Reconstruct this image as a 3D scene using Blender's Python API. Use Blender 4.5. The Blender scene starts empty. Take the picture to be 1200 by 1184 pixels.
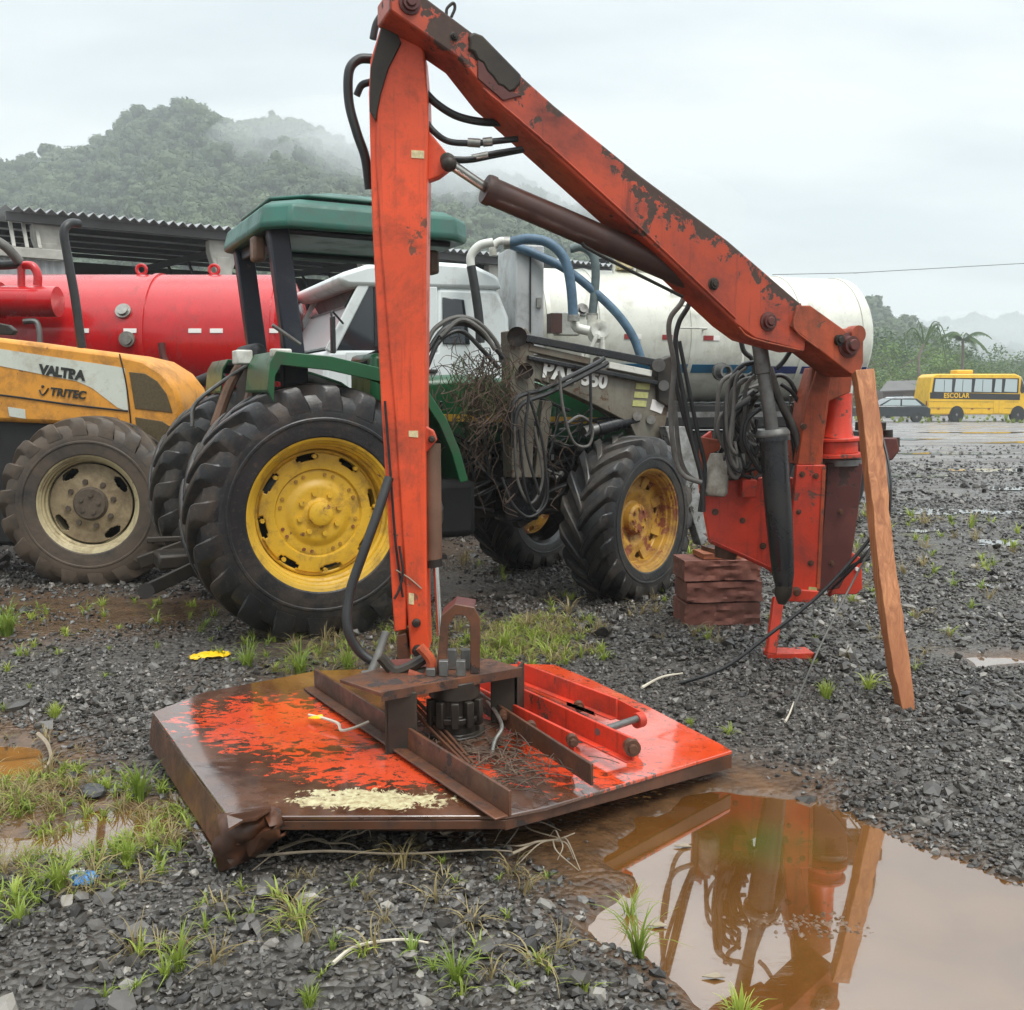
import bpy, math, random
import numpy as np
from mathutils import Vector, Matrix, noise
random.seed(7); RNG = np.random.default_rng(7)
R = math.radians
SC = bpy.context.scene; COL = SC.collection

# ------------------------------------------------------------------ camera
FPX, HC = 1150.0, 1.5                      # focal length in photo pixels, eye height
TILT = math.atan(127 / FPX); CA, SA = math.cos(TILT), math.sin(TILT)
cam_d = bpy.data.cameras.new('camera'); cam = bpy.data.objects.new('camera', cam_d)
COL.objects.link(cam); SC.camera = cam
cam.location = (0, 0, HC); cam.rotation_euler = (R(90) - TILT, 0, 0)
cam_d.sensor_fit = 'HORIZONTAL'; cam_d.sensor_width = 36; cam_d.lens = 36 * FPX / 1200
cam_d.clip_start = .05; cam_d.clip_end = 5000

# ------------------------------------------------------------------ world: overcast sky
W = bpy.data.worlds.new('World'); SC.world = W; W.use_nodes = True
wt = W.node_tree; wt.nodes.clear()
def wn(t, **k):
    n = wt.nodes.new(t)
    for a, b in k.items(): setattr(n, a, b)
    return n
wl = wt.links.new
wo = wn('ShaderNodeOutputWorld'); sky = wn('ShaderNodeTexSky', sky_type='NISHITA')
sky.sun_disc = False; sky.sun_elevation = R(58); sky.sun_rotation = R(-40)
bg1 = wn('ShaderNodeBackground'); bg1.inputs[1].default_value = .08; wl(sky.outputs[0], bg1.inputs[0])
bg2 = wn('ShaderNodeBackground'); tc = wn('ShaderNodeTexCoord'); sx = wn('ShaderNodeSeparateXYZ')
wl(tc.outputs['Generated'], sx.inputs[0])
def wm(op, a, b=None):
    n = wn('ShaderNodeMath', operation=op)
    for i, v in enumerate((a, b)):
        if v is None: continue
        if isinstance(v, (int, float)): n.inputs[i].default_value = v
        else: wl(v, n.inputs[i])
    return n.outputs[0]
zc = wm('MAXIMUM', sx.outputs[2], 0.0)
den = wm('ADD', zc, .22)
cx = wm('DIVIDE', sx.outputs[0], den); cy = wm('DIVIDE', sx.outputs[1], den)
cb = wn('ShaderNodeCombineXYZ'); wl(cx, cb.inputs[0]); wl(cy, cb.inputs[1])
mp = wn('ShaderNodeMapping'); mp.inputs['Rotation'].default_value = (0, 0, R(-25)); mp.inputs['Scale'].default_value = (.8, 1.7, 1); mp.inputs['Location'].default_value = (3.1, 1.4, 0)
wl(cb.outputs[0], mp.inputs[0])
nz = wn('ShaderNodeTexNoise'); nz.inputs['Scale'].default_value = 1.15; nz.inputs['Detail'].default_value = 5; nz.inputs['Roughness'].default_value = .5
wl(mp.outputs[0], nz.inputs['Vector'])
rp = wn('ShaderNodeValToRGB'); wl(nz.outputs[0], rp.inputs[0])
rp.color_ramp.elements[0].position = .38; rp.color_ramp.elements[0].color = (.60, .67, .70, 1)
rp.color_ramp.elements[1].position = .60; rp.color_ramp.elements[1].color = (.95, .99, 1, 1)
wl(rp.outputs[0], bg2.inputs[0])
br = wm('ADD', wm('MULTIPLY', wm('POWER', zc, 2.6), 2.0), .565); wl(br, bg2.inputs[1])
mx = wn('ShaderNodeMixShader'); mx.inputs[0].default_value = .93
wl(bg1.outputs[0], mx.inputs[1]); wl(bg2.outputs[0], mx.inputs[2]); wl(mx.outputs[0], wo.inputs[0])

sun_d = bpy.data.lights.new('sun', 'SUN'); sun = bpy.data.objects.new('sun', sun_d); COL.objects.link(sun)
sun_d.energy = 1.5; sun_d.angle = R(22); sun_d.color = (1, .97, .92)
sun.rotation_euler = (R(32), 0, R(40))      # from behind the left shoulder, high
SC.view_settings.view_transform = 'Standard'; SC.view_settings.look = 'None'
SC.view_settings.exposure = .72; SC.view_settings.gamma = 1
SC.render.engine = 'CYCLES'; SC.cycles.max_bounces = 6; SC.cycles.volume_bounces = 1

# ------------------------------------------------------------------ rays of the photo -> real points
def ray(u, v):
    x = (u - 600) / FPX; y = (592 - v) / FPX
    return Vector((x, CA + y * SA, -SA + y * CA))
EYE = Vector((0, 0, HC))
def PZ(u, v, z=0.0): r = ray(u, v); return EYE + r * ((z - HC) / r.z)
def PY(u, v, y): r = ray(u, v); return EYE + r * (y / r.y)
def PP(u, v, p0, n):                        # on the vertical plane through p0 with normal n
    r = ray(u, v); return EYE + r * ((Vector(p0) - EYE).dot(n) / r.dot(n))

# ------------------------------------------------------------------ materials
def nmat(name):
    m = bpy.data.materials.new(name); m.use_nodes = True; nt = m.node_tree
    return m, nt, nt.nodes['Principled BSDF']
def N(nt, t, **k):
    n = nt.nodes.new(t)
    for a, b in k.items(): setattr(n, a, b)
    return n
def objco(nt, scale=(1, 1, 1)):
    tc = N(nt, 'ShaderNodeTexCoord')
    if tuple(scale) == (1, 1, 1): return tc.outputs['Object']
    mp = N(nt, 'ShaderNodeMapping'); mp.inputs['Scale'].default_value = scale
    nt.links.new(tc.outputs['Object'], mp.inputs[0]); return mp.outputs[0]
def nzn(nt, scale, detail=4, rough=.6, co=None, dist=0):
    n = N(nt, 'ShaderNodeTexNoise'); n.inputs['Scale'].default_value = scale; n.inputs['Detail'].default_value = detail
    n.inputs['Roughness'].default_value = rough; n.inputs['Distortion'].default_value = dist
    if co is not None: nt.links.new(co, n.inputs['Vector'])
    return n.outputs[0]
def ramp01(nt, sock, a, b):
    m = N(nt, 'ShaderNodeMapRange'); m.inputs[1].default_value = a; m.inputs[2].default_value = b
    nt.links.new(sock, m.inputs[0]); return m.outputs[0]
def mathn(nt, op, a, b=None, c=None, clamp=False):
    n = N(nt, 'ShaderNodeMath', operation=op); n.use_clamp = clamp
    for i, v in enumerate((a, b, c)):
        if v is None: continue
        if isinstance(v, (int, float)): n.inputs[i].default_value = v
        else: nt.links.new(v, n.inputs[i])
    return n.outputs[0]
def mixc(nt, f, a, b):
    n = N(nt, 'ShaderNodeMix', data_type='RGBA')
    for s, v in ((0, f), (6, a), (7, b)):
        if isinstance(v, (int, float)): n.inputs[s].default_value = v
        elif isinstance(v, tuple): n.inputs[s].default_value = (*v, 1) if len(v) == 3 else v
        else: nt.links.new(v, n.inputs[s])
    return n.outputs[2]
def bump(nt, b, h, strength=.3, dist=.01):
    n = N(nt, 'ShaderNodeBump'); n.inputs['Strength'].default_value = strength; n.inputs['Distance'].default_value = dist
    nt.links.new(h, n.inputs['Height']); nt.links.new(n.outputs[0], b.inputs['Normal'])
def paint(name, base, rough=.4, edge=None, dirt=(.05, .035, .025), dirt_amt=.45, dirt_scale=3.5, chips=0, chip_col=(.06, .03, .02),
          chip_scale=14, streaks=0, var=.12, metallic=0, bmp=.15, coat=0, grime_scale=None):
    """weathered paint: tone drift, chips down to rusty metal, dirt film, run-down streaks"""
    m, nt, b = nmat(name); co = objco(nt); L = nt.links.new
    v = nzn(nt, 2.2, 3, .6, co); dark = tuple(c * (1 - var * 2) for c in base); lite = tuple(min(1, c * (1 + var)) for c in base)
    col = mixc(nt, ramp01(nt, v, .3, .7), dark, lite)
    d1 = nzn(nt, dirt_scale, 8, .72, co, .3); f = ramp01(nt, d1, .63 - dirt_amt * .32, .76 - dirt_amt * .16)
    fd = mathn(nt, 'MULTIPLY', f, .75, clamp=True); col = mixc(nt, fd, col, dirt)
    mic = nzn(nt, 55, 6, .75, co); col = mixc(nt, mathn(nt, 'MULTIPLY', ramp01(nt, mic, .55, .75), .35), col, dirt)
    if streaks:
        s = nzn(nt, 1, 5, .7, objco(nt, (26, 26, 1.1))); s2 = mathn(nt, 'MULTIPLY', ramp01(nt, s, .56, .72), streaks, clamp=True)
        col = mixc(nt, s2, col, tuple(c * .6 for c in dirt))
    fr = mathn(nt, 'MULTIPLY', f, .35)
    if chips:
        c1 = nzn(nt, chip_scale, 9, .68, co, .4); c2 = nzn(nt, chip_scale * .17, 3, .5, co)
        t = mathn(nt, 'ADD', mathn(nt, 'MULTIPLY', c1, .6), mathn(nt, 'MULTIPLY', c2, .5))
        if edge is not None:                 # more wear along the upper edge of the sloping boom
            gp_ = N(nt, 'ShaderNodeNewGeometry'); dt = N(nt, 'ShaderNodeVectorMath', operation='DOT_PRODUCT'); L(gp_.outputs['Position'], dt.inputs[0]); dt.inputs[1].default_value = edge[0]
            t = mathn(nt, 'ADD', t, mathn(nt, 'MULTIPLY', ramp01(nt, mathn(nt, 'SUBTRACT', dt.outputs['Value'], edge[1]), .02, .17), .155))
        fc = ramp01(nt, t, .68 - chips * .2, .70 - chips * .2)
        rust = mixc(nt, nzn(nt, 40, 4, .6, co), chip_col, tuple(min(1, c * 2.6) for c in chip_col))
        col = mixc(nt, fc, col, rust); fr = mathn(nt, 'MAXIMUM', fr, mathn(nt, 'MULTIPLY', fc, .35))
        bump(nt, b, mathn(nt, 'SUBTRACT', 1, fc), .5, .002)
    elif bmp:
        bump(nt, b, nzn(nt, 30, 5, .6, co), bmp, .003)
    L(col, b.inputs['Base Color']); L(mathn(nt, 'ADD', fr, rough, clamp=True), b.inputs['Roughness'])
    b.inputs['Metallic'].default_value = metallic; b.inputs['Coat Weight'].default_value = coat
    return m
def plain(name, col, rough=.6, metallic=0, var=.2, scale=8, bmp=.2):
    m, nt, b = nmat(name); co = objco(nt); n = nzn(nt, scale, 6, .65, co)
    nt.links.new(mixc(nt, ramp01(nt, n, .3, .7), tuple(c * (1 - var) for c in col), tuple(min(1, c * (1 + var)) for c in col)), b.inputs['Base Color'])
    b.inputs['Roughness'].default_value = rough; b.inputs['Metallic'].default_value = metallic
    if bmp: bump(nt, b, nzn(nt, scale * 5, 5, .6, co), bmp, .004)
    return m
def glass_dark(name, col=(.02, .025, .03), rough=.06, spec=.9):
    m, nt, b = nmat(name); b.inputs['Base Color'].default_value = (*col, 1); b.inputs['Roughness'].default_value = rough
    b.inputs['Specular IOR Level'].default_value = spec; return m

M = {}
M['arm_red'] = paint('faded_red_paint', (.74, .082, .022), .42, dirt=(.14, .035, .018), dirt_amt=.4, chips=.02, chip_col=(.10, .035, .02), streaks=.5, var=.12)
_a, _b = PP(600, 100, (-.45, 4.16, 0), Vector((.385, -.923, 0))), PP(900, 345, (-.45, 4.16, 0), Vector((.385, -.923, 0))); _up = Vector((0, 0, 1)); _d = (_b - _a).normalized(); _n = (_up - _d * _up.dot(_d)).normalized()
M['boom_red'] = paint('chipped_dull_red_paint', (.46, .060, .020), .42, edge=(tuple(_n), _a.dot(_n) - .10), dirt=(.10, .03, .025), dirt_amt=.5, chips=.22, chip_col=(.035, .02, .015), chip_scale=14, streaks=.8, var=.15)
M['mast_red'] = paint('worn_orange_red_paint', (.46, .075, .022), .45, dirt=(.09, .035, .02), dirt_amt=.75, chips=.3, chip_col=(.07, .03, .018), streaks=.6, var=.18)
M['frame_red'] = paint('bright_red_paint', (.62, .048, .02), .36, dirt=(.13, .03, .018), dirt_amt=.5, streaks=.6, chips=.25, chip_col=(.08, .03, .02), var=.12)
M['maroon'] = paint('dark_maroon_steel', (.085, .02, .016), .45, dirt=(.16, .04, .025), dirt_amt=.45, chips=.35, chip_col=(.03, .015, .012), streaks=.5)
M['dirtywhite'] = paint('greasy_white_plastic', (.42, .40, .34), .45, dirt=(.12, .09, .06), dirt_amt=.8, var=.1, dirt_scale=8)
M['rust_steel'] = paint('rusty_brown_steel', (.15, .058, .028), .30, dirt=(.035, .02, .014), dirt_amt=.75, dirt_scale=9, chips=.3, chip_col=(.018, .012, .01), var=.35, streaks=.6)
M['dark_steel'] = paint('greasy_dark_steel', (.026, .021, .017), .38, dirt=(.06, .045, .03), dirt_amt=.7, var=.3, metallic=.3)
M['grey_steel'] = paint('bare_grey_steel', (.22, .22, .21), .35, dirt=(.06, .05, .04), dirt_amt=.6, var=.2, metallic=.7)
M['barrel_brown'] = paint('brown_oily_barrel', (.075, .032, .024), .32, dirt=(.04, .02, .015), dirt_amt=.6, var=.25, streaks=.3)
M['barrel_black'] = paint('black_paint', (.012, .013, .015), .25, dirt=(.03, .025, .02), dirt_amt=.4)
M['barrel_tan'] = paint('tan_brown_barrel', (.16, .085, .05), .5, dirt=(.06, .035, .02), dirt_amt=.6, var=.25)
M['rod'] = plain('steel_rod', (.55, .54, .5), .25, 1, .15, 6, .05)
M['hose'] = plain('black_rubber_hose', (.018, .018, .018), .42, 0, .35, 9, .15)
M['hose_grey'] = plain('dusty_grey_hose', (.10, .095, .085), .6, 0, .4, 7, .2)
M['fitting'] = plain('steel_fitting', (.3, .29, .26), .4, .8, .3, 30, .2)
M['bluehose'] = plain('blue_grey_suction_hose', (.06, .115, .17), .5, 0, .3, 12, .2)
M['greenhose'] = plain('grey_green_suction_hose', (.09, .12, .12), .5, 0, .3, 12, .2)
M['armgrey'] = paint('chipped_light_grey_paint', (.34, .35, .34), .5, dirt=(.08, .07, .055), dirt_amt=.9, chips=.4, chip_col=(.03, .025, .02), var=.15, dirt_scale=8)
M['whitepart'] = paint('dirty_white_paint', (.62, .62, .56), .4, dirt=(.22, .19, .14), dirt_amt=.5, var=.06)
M['green'] = paint('green_tractor_paint', (.010, .095, .032), .32, dirt=(.04, .045, .03), dirt_amt=.4, var=.15)
M['canopy'] = paint('teal_green_canopy_paint', (.022, .125, .09), .42, dirt=(.07, .09, .08), dirt_amt=.45, var=.12, dirt_scale=2.5)
M['rops'] = paint('blue_black_post_paint', (.012, .016, .026), .38, dirt=(.05, .05, .05), dirt_amt=.3, chips=.05)
M['loader'] = paint('grey_tan_loader_paint', (.17, .16, .125), .5, dirt=(.10, .065, .04), dirt_amt=.7, chips=.2, chip_col=(.06, .035, .02), var=.15, streaks=.3)
M['yellowrim'] = paint('yellow_rim_paint', (.68, .40, .025), .42, dirt=(.14, .075, .03), dirt_amt=.42, chips=.06, chip_col=(.12, .05, .02), var=.12, dirt_scale=6)
M['rustrim'] = paint('rusty_yellow_rim_paint', (.50, .27, .03), .42, dirt=(.14, .05, .02), dirt_amt=.75, chips=.45, chip_col=(.12, .035, .015), var=.15, dirt_scale=7)
M['creamrim'] = paint('muddy_cream_rim_paint', (.50, .42, .24), .5, dirt=(.13, .085, .045), dirt_amt=.55, chips=.1, var=.12, dirt_scale=5)
M['beigehub'] = paint('muddy_beige_hub', (.33, .25, .14), .6, dirt=(.09, .06, .035), dirt_amt=.8, var=.2, dirt_scale=6)
M['mudhub'] = paint('dark_muddy_hub', (.10, .075, .05), .6, dirt=(.05, .035, .025), dirt_amt=.8, var=.25, dirt_scale=9)
M['orange'] = paint('orange_yellow_tractor_paint', (.70, .30, .035), .38, dirt=(.22, .10, .03), dirt_amt=.5, chips=.04, chip_col=(.12, .05, .02), var=.08, dirt_scale=5)
M['offwhite'] = paint('off_white_decal', (.58, .60, .52), .45, dirt=(.3, .26, .18), dirt_amt=.4, var=.05)
M['mesh_brown'] = plain('brown_grille_mesh', (.085, .06, .025), .6, 0, .3, 60, .6)
M['redtank'] = paint('glossy_red_tank_paint', (.50, .009, .012), .22, dirt=(.26, .014, .012), dirt_amt=.35, var=.06, coat=.3, bmp=.03, streaks=.45)
M['whitetank'] = paint('white_tank_paint', (.66, .66, .58), .33, dirt=(.42, .40, .34), dirt_amt=.45, var=.05, bmp=.04, streaks=.35)
M['creamtank'] = paint('cream_tank_end_paint', (.66, .63, .50), .4, dirt=(.36, .33, .24), dirt_amt=.5, var=.06, bmp=.04)
M['cabwhite'] = paint('white_cab_paint', (.66, .70, .69), .42, dirt=(.38, .38, .34), dirt_amt=.3, var=.04, bmp=.02)
M['boxgrey'] = paint('light_grey_cabinet_paint', (.42, .43, .43), .4, dirt=(.22, .2, .17), dirt_amt=.4, var=.06, bmp=.04)
M['glass'] = glass_dark('dark_window_glass')
M['screen'] = glass_dark('painted_sky_glass', (.42, .49, .49), .25, .4)  # pale base colour stands in for sky mirrored in the glass
M['black'] = plain('matt_black', (.012, .012, .012), .6)
M['void'] = plain('painted_shade_black', (.006, .006, .006), .85)  # near-black colour stands in for the deep shade around the fuel tank
M['chassis'] = plain('dark_chassis', (.012, .011, .010), .6, 0, .4, 5)
M['reflect_w'] = plain('white_reflector', (.75, .72, .68), .4, 0, .05)
M['reflect_r'] = plain('dark_red_reflector', (.25, .02, .02), .4, 0, .1)
M['stripe_blue'] = plain('blue_stripe', (.01, .10, .19), .4, 0, .15, 3, 0)
M['navy'] = plain('navy_stripe', (.015, .025, .12), .4, 0, .15, 3, 0)
M['letter_dark'] = plain('dark_lettering', (.02, .022, .018), .5, 0, .3, 20, 0)
M['letter_white'] = plain('white_lettering', (.72, .72, .68), .5, 0, .12, 20, 0)
M['label_yellow'] = plain('pale_yellow_label', (.42, .42, .16), .5, 0, .2, 40, 0)
M['label_cream'] = plain('worn_cream_label', (.60, .50, .28), .5, 0, .3, 60, 0)
M['vine'] = plain('dry_vine_stem', (.075, .048, .032), .85, 0, .5, 3)
M['vine_green'] = plain('mossy_vine_stem', (.06, .07, .022), .85, 0, .5, 3)
M['twig'] = plain('grey_brown_twig', (.26, .21, .15), .8, 0, .3, 8)
M['palestick'] = plain('pale_bleached_stick', (.5, .45, .36), .7, 0, .2, 12)
M['yellowcloth'] = plain('yellow_plastic_cloth', (.78, .50, .01), .4, 0, .2, 14)
M['blueplastic'] = plain('blue_plastic', (.06, .24, .55), .3, 0, .3, 14)
M['whiteplastic'] = plain('white_plastic', (.7, .74, .74), .35, 0, .1, 14)
M['rock'] = plain('dark_wet_rock', (.06, .06, .065), .4, 0, .4, 12, .6)
M['concrete'] = plain('weathered_concrete', (.38, .37, .33), .85, 0, .25, 3, .5)
M['sheet'] = plain('galvanised_sheet', (.34, .35, .35), .5, .1, .15, 2, .1)
M['sheet_dark'] = plain('dark_roof_sheet', (.10, .10, .10), .7, 0, .3, 1, .1)  # even dark grey, used on the eave beam
M['shed_dark'] = plain('painted_shed_shade', (.010, .0105, .011), .9, 0, .4, 1, .1)  # shade of the shed interior put into a near-black colour
M['busyellow'] = paint('yellow_bus_paint', (.78, .46, .015), .35, dirt=(.4, .22, .03), dirt_amt=.3, var=.05, bmp=0)
M['carblack'] = paint('dark_car_paint', (.012, .02, .022), .18, dirt_amt=.1, bmp=0, coat=.5)
M['cargrey'] = paint('pale_grey_car_paint', (.45, .48, .5), .25, dirt_amt=.1, bmp=0, coat=.4)
M['greyroof'] = plain('grey_fibre_cement_roof', (.12, .115, .11), .8, 0, .15, 1)
M['housewall'] = plain('brown_house_wall', (.14, .11, .09), .8, 0, .2, 1)
M['wire'] = plain('grey_wire', (.12, .12, .12), .6)

def tyre_mat(name, mud, mudcol=(.085, .055, .035)):
    m, nt, b = nmat(name); co = objco(nt); L = nt.links.new
    base = mixc(nt, ramp01(nt, nzn(nt, 5, 4, .6, co), .3, .7), (.008, .009, .010), (.022, .022, .023))
    d = nzn(nt, 3, 8, .7, co, .4); f = ramp01(nt, d, .7 - mud * .5, .85 - mud * .35)
    col = mixc(nt, mathn(nt, 'MULTIPLY', f, .85, clamp=True), base, mudcol)
    col = mixc(nt, mathn(nt, 'MULTIPLY', ramp01(nt, nzn(nt, 38, 6, .75, co), .55, .72), .6), col, (.10, .08, .06))
    L(col, b.inputs['Base Color']); L(mathn(nt, 'ADD', mathn(nt, 'MULTIPLY', f, .35), .30), b.inputs['Roughness'])
    bump(nt, b, nzn(nt, 45, 6, .65, co), .35, .006); return m
M['tyre_wet'] = tyre_mat('wet_black_tyre_rubber', .45, (.075, .05, .032))
M['tyre_mud'] = tyre_mat('muddy_tyre_rubber', .85, (.115, .082, .055))
M['tyre_mid'] = tyre_mat('dusty_tyre_rubber', .5, (.075, .06, .045))

# wood post, red-brown stone
m, nt, b = nmat('sawn_orange_wood'); co = objco(nt, (9, 9, .8)); g = nzn(nt, 3, 8, .7, co, 1.2)
big = nzn(nt, 1.6, 3, .5, objco(nt)); c = mixc(nt, ramp01(nt, g, .35, .65), (.26, .085, .03), (.56, .24, .10))
c = mixc(nt, ramp01(nt, big, .45, .65), c, (.30, .10, .035)); nt.links.new(c, b.inputs['Base Color']); b.inputs['Roughness'].default_value = .6
bump(nt, b, g, .5, .006); M['wood'] = m
M['block'] = paint('red_brown_sandstone', (.19, .07, .048), .75, dirt=(.09, .04, .03), dirt_amt=.6, var=.25, dirt_scale=8, bmp=.9)
M['brickwood'] = paint('orange_brown_plank', (.30, .09, .035), .6, dirt=(.10, .04, .02), dirt_amt=.5, var=.2, bmp=.4)

# mower deck: rust-brown wet steel, orange paint left in the middle, cream smear near the front edge
def deck_mat():
    m, nt, b = nmat('rusty_wet_deck_steel'); L = nt.links.new
    geo = N(nt, 'ShaderNodeNewGeometry'); sp = N(nt, 'ShaderNodeSeparateXYZ'); L(geo.outputs['Position'], sp.inputs[0])
    co = geo.outputs['Position']; X, Y_ = sp.outputs[0], sp.outputs[1]
    base = mixc(nt, ramp01(nt, nzn(nt, 7, 8, .7, co), .3, .7), (.035, .014, .008), (.13, .048, .02))
    def blob(cx, cy, rx, ry, ang):           # 1 inside the ellipse, falling off outside
        ca, sa = math.cos(ang), math.sin(ang)
        dx = mathn(nt, 'SUBTRACT', X, cx); dy = mathn(nt, 'SUBTRACT', Y_, cy)
        a = mathn(nt, 'ADD', mathn(nt, 'MULTIPLY', dx, ca / rx), mathn(nt, 'MULTIPLY', dy, sa / rx))
        c = mathn(nt, 'ADD', mathn(nt, 'MULTIPLY', dx, -sa / ry), mathn(nt, 'MULTIPLY', dy, ca / ry))
        r = mathn(nt, 'ADD', mathn(nt, 'MULTIPLY', a, a), mathn(nt, 'MULTIPLY', c, c))
        return mathn(nt, 'SUBTRACT', 1, r)
    st = N(nt, 'ShaderNodeMapping'); st.inputs['Scale'].default_value = (16, 25, 10); st.inputs['Rotation'].default_value = (0, 0, R(8)); L(co, st.inputs[0])
    ns = nzn(nt, 1, 9, .72, st.outputs[0], .5)
    p1 = PZ(330, 850, .22); p2 = PZ(480, 905, .22); p3 = PZ(420, 890, .22)
    o = mathn(nt, 'MAXIMUM', blob(p1.x + .02, p1.y + .03, .55, .36, -.35), blob(p3.x + .12, p3.y - .02, .5, .22, -.05))
    fo = ramp01(nt, mathn(nt, 'ADD', mathn(nt, 'MULTIPLY', o, .20), ns), .585, .605)
    p4 = PZ(780, 860, .18); p5 = PZ(640, 800, .2)
    o2 = mathn(nt, 'MAXIMUM', blob(p4.x, p4.y, .7, .5, .6), blob(p5.x, p5.y, .7, .55, .6))
    fo2 = ramp01(nt, mathn(nt, 'ADD', mathn(nt, 'MULTIPLY', o2, .20), ns), .535, .56)
    oc = mixc(nt, nzn(nt, 5, 3, .5, co), (.74, .085, .018), (.50, .045, .018))
    col = mixc(nt, mathn(nt, 'MAXIMUM', fo, fo2), base, oc)
    p = PZ(432, 930, .22); cr = blob(p.x, p.y, .30, .10, .03)
    fc = ramp01(nt, mathn(nt, 'ADD', mathn(nt, 'MULTIPLY', cr, .24), nzn(nt, 20, 8, .75, co, 1.0)), .595, .615)
    col = mixc(nt, mathn(nt, 'MULTIPLY', ramp01(nt, nzn(nt, 28, 8, .75, co, .6), .54, .66), .8), col, (.05, .022, .012))
    col = mixc(nt, fc, col, mixc(nt, ramp01(nt, nzn(nt, 45, 5, .7, co), .4, .62), (.62, .57, .34), (.36, .27, .14)))
    pw = PZ(270, 860, .22)
    L(col, b.inputs['Base Color'])
    wet = nzn(nt, 3.5, 4, .6, co)
    rr = mathn(nt, 'ADD', mathn(nt, 'MULTIPLY', ramp01(nt, wet, .42, .62), .30), .09)
    L(mathn(nt, 'MAXIMUM', rr, mathn(nt, 'MULTIPLY', fc, .5)), b.inputs['Roughness'])
    b.inputs['Coat Weight'].default_value = 1; b.inputs['Coat Roughness'].default_value = .07; b.inputs['Coat IOR'].default_value = 1.9
    bump(nt, b, mathn(nt, 'ADD', mathn(nt, 'MULTIPLY', nzn(nt, 6, 3, .5, co), 1.0), mathn(nt, 'MULTIPLY', fc, .15)), .25, .02)
    return m
M['deck'] = deck_mat()

def ground_mat():
    m, nt, b = nmat('wet_gravel_ground'); L = nt.links.new
    geo = N(nt, 'ShaderNodeNewGeometry'); co = geo.outputs['Position']
    sp = N(nt, 'ShaderNodeSeparateXYZ'); L(co, sp.inputs[0])
    at = N(nt, 'ShaderNodeAttribute', attribute_name='mud'); mud = at.outputs['Fac']
    v = N(nt, 'ShaderNodeTexVoronoi'); v.inputs['Scale'].default_value = 34; L(co, v.inputs['Vector'])
    v2 = N(nt, 'ShaderNodeTexVoronoi'); v2.inputs['Scale'].default_value = 12; L(co, v2.inputs['Vector'])
    hs = N(nt, 'ShaderNodeSeparateColor'); L(v.outputs['Color'], hs.inputs[0])
    g = mixc(nt, hs.outputs[0], (.020, .017, .014), (.095, .085, .073))
    big = nzn(nt, .35, 5, .6, co); g = mixc(nt, mathn(nt, 'MULTIPLY', ramp01(nt, big, .42, .62), .55), g, (.075, .062, .05))
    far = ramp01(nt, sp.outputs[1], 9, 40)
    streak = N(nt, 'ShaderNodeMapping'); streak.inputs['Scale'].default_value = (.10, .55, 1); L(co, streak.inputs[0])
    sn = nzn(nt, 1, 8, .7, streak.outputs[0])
    gf = mixc(nt, ramp01(nt, sn, .35, .65), (.12, .11, .105), (.34, .32, .31)); g = mixc(nt, far, g, gf)  # far yard: pale wet sheen painted as streaks in the base colour
    mc = mixc(nt, ramp01(nt, nzn(nt, 9, 6, .7, co), .35, .65), (.05, .028, .015), (.13, .068, .030))
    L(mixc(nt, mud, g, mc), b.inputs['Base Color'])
    wetf = ramp01(nt, mathn(nt, 'ADD', mathn(nt, 'MULTIPLY', nzn(nt, .8, 5, .65, co), .6), sn), .74, .88)
    rgh = mathn(nt, 'SUBTRACT', .60, mathn(nt, 'MULTIPLY', wetf, .46)); rgh = mathn(nt, 'SUBTRACT', rgh, mathn(nt, 'MULTIPLY', mud, .12))
    L(rgh, b.inputs['Roughness'])
    h = mathn(nt, 'ADD', mathn(nt, 'MULTIPLY', v.outputs['Distance'], -1), mathn(nt, 'MULTIPLY', v2.outputs['Distance'], -.6))
    h = mathn(nt, 'MULTIPLY', h, mathn(nt, 'SUBTRACT', 1.05, mathn(nt, 'MULTIPLY', mud, .9)))
    h = mathn(nt, 'MULTIPLY', h, mathn(nt, 'SUBTRACT', 1, mathn(nt, 'MULTIPLY', ramp01(nt, sp.outputs[1], 10, 30), mathn(nt, 'ADD', .55, mathn(nt, 'MULTIPLY', wetf, .42)))))
    bump(nt, b, h, .75, .03); return m
M['ground'] = ground_mat()

def water_mat():
    m, nt, b = nmat('murky_puddle_water'); L = nt.links.new
    geo = N(nt, 'ShaderNodeNewGeometry'); co = geo.outputs['Position']
    c = mixc(nt, ramp01(nt, nzn(nt, 2.2, 5, .6, co, .5), .35, .7), (.105, .043, .009), (.17, .078, .020))
    sp = N(nt, 'ShaderNodeVectorMath', operation='DISTANCE'); L(co, sp.inputs[0]); q = PZ(890, 985, 0); sp.inputs[1].default_value = q
    gsp = mathn(nt, 'ADD', ramp01(nt, sp.outputs['Value'], .32, .0), mathn(nt, 'MULTIPLY', nzn(nt, 9, 4, .6, co), .35))
    c = mixc(nt, mathn(nt, 'MULTIPLY', ramp01(nt, gsp, .45, 1.1), .7, clamp=True), c, (.07, .085, .012))
    L(c, b.inputs['Base Color']); b.inputs['Roughness'].default_value = .035; b.inputs['IOR'].default_value = 1.33
    b.inputs['Specular IOR Level'].default_value = .9; b.inputs['Coat Weight'].default_value = 1; b.inputs['Coat Roughness'].default_value = .01; b.inputs['Coat IOR'].default_value = 2.7
    mp2 = N(nt, 'ShaderNodeMapping'); mp2.inputs['Scale'].default_value = (5, 22, 1); mp2.inputs['Rotation'].default_value = (0, 0, R(12)); L(co, mp2.inputs[0])
    bump(nt, b, mathn(nt, 'ADD', nzn(nt, 1, 4, .6, mp2.outputs[0]), nzn(nt, 9, 3, .5, co)), .07, .008)
    return m
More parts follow.
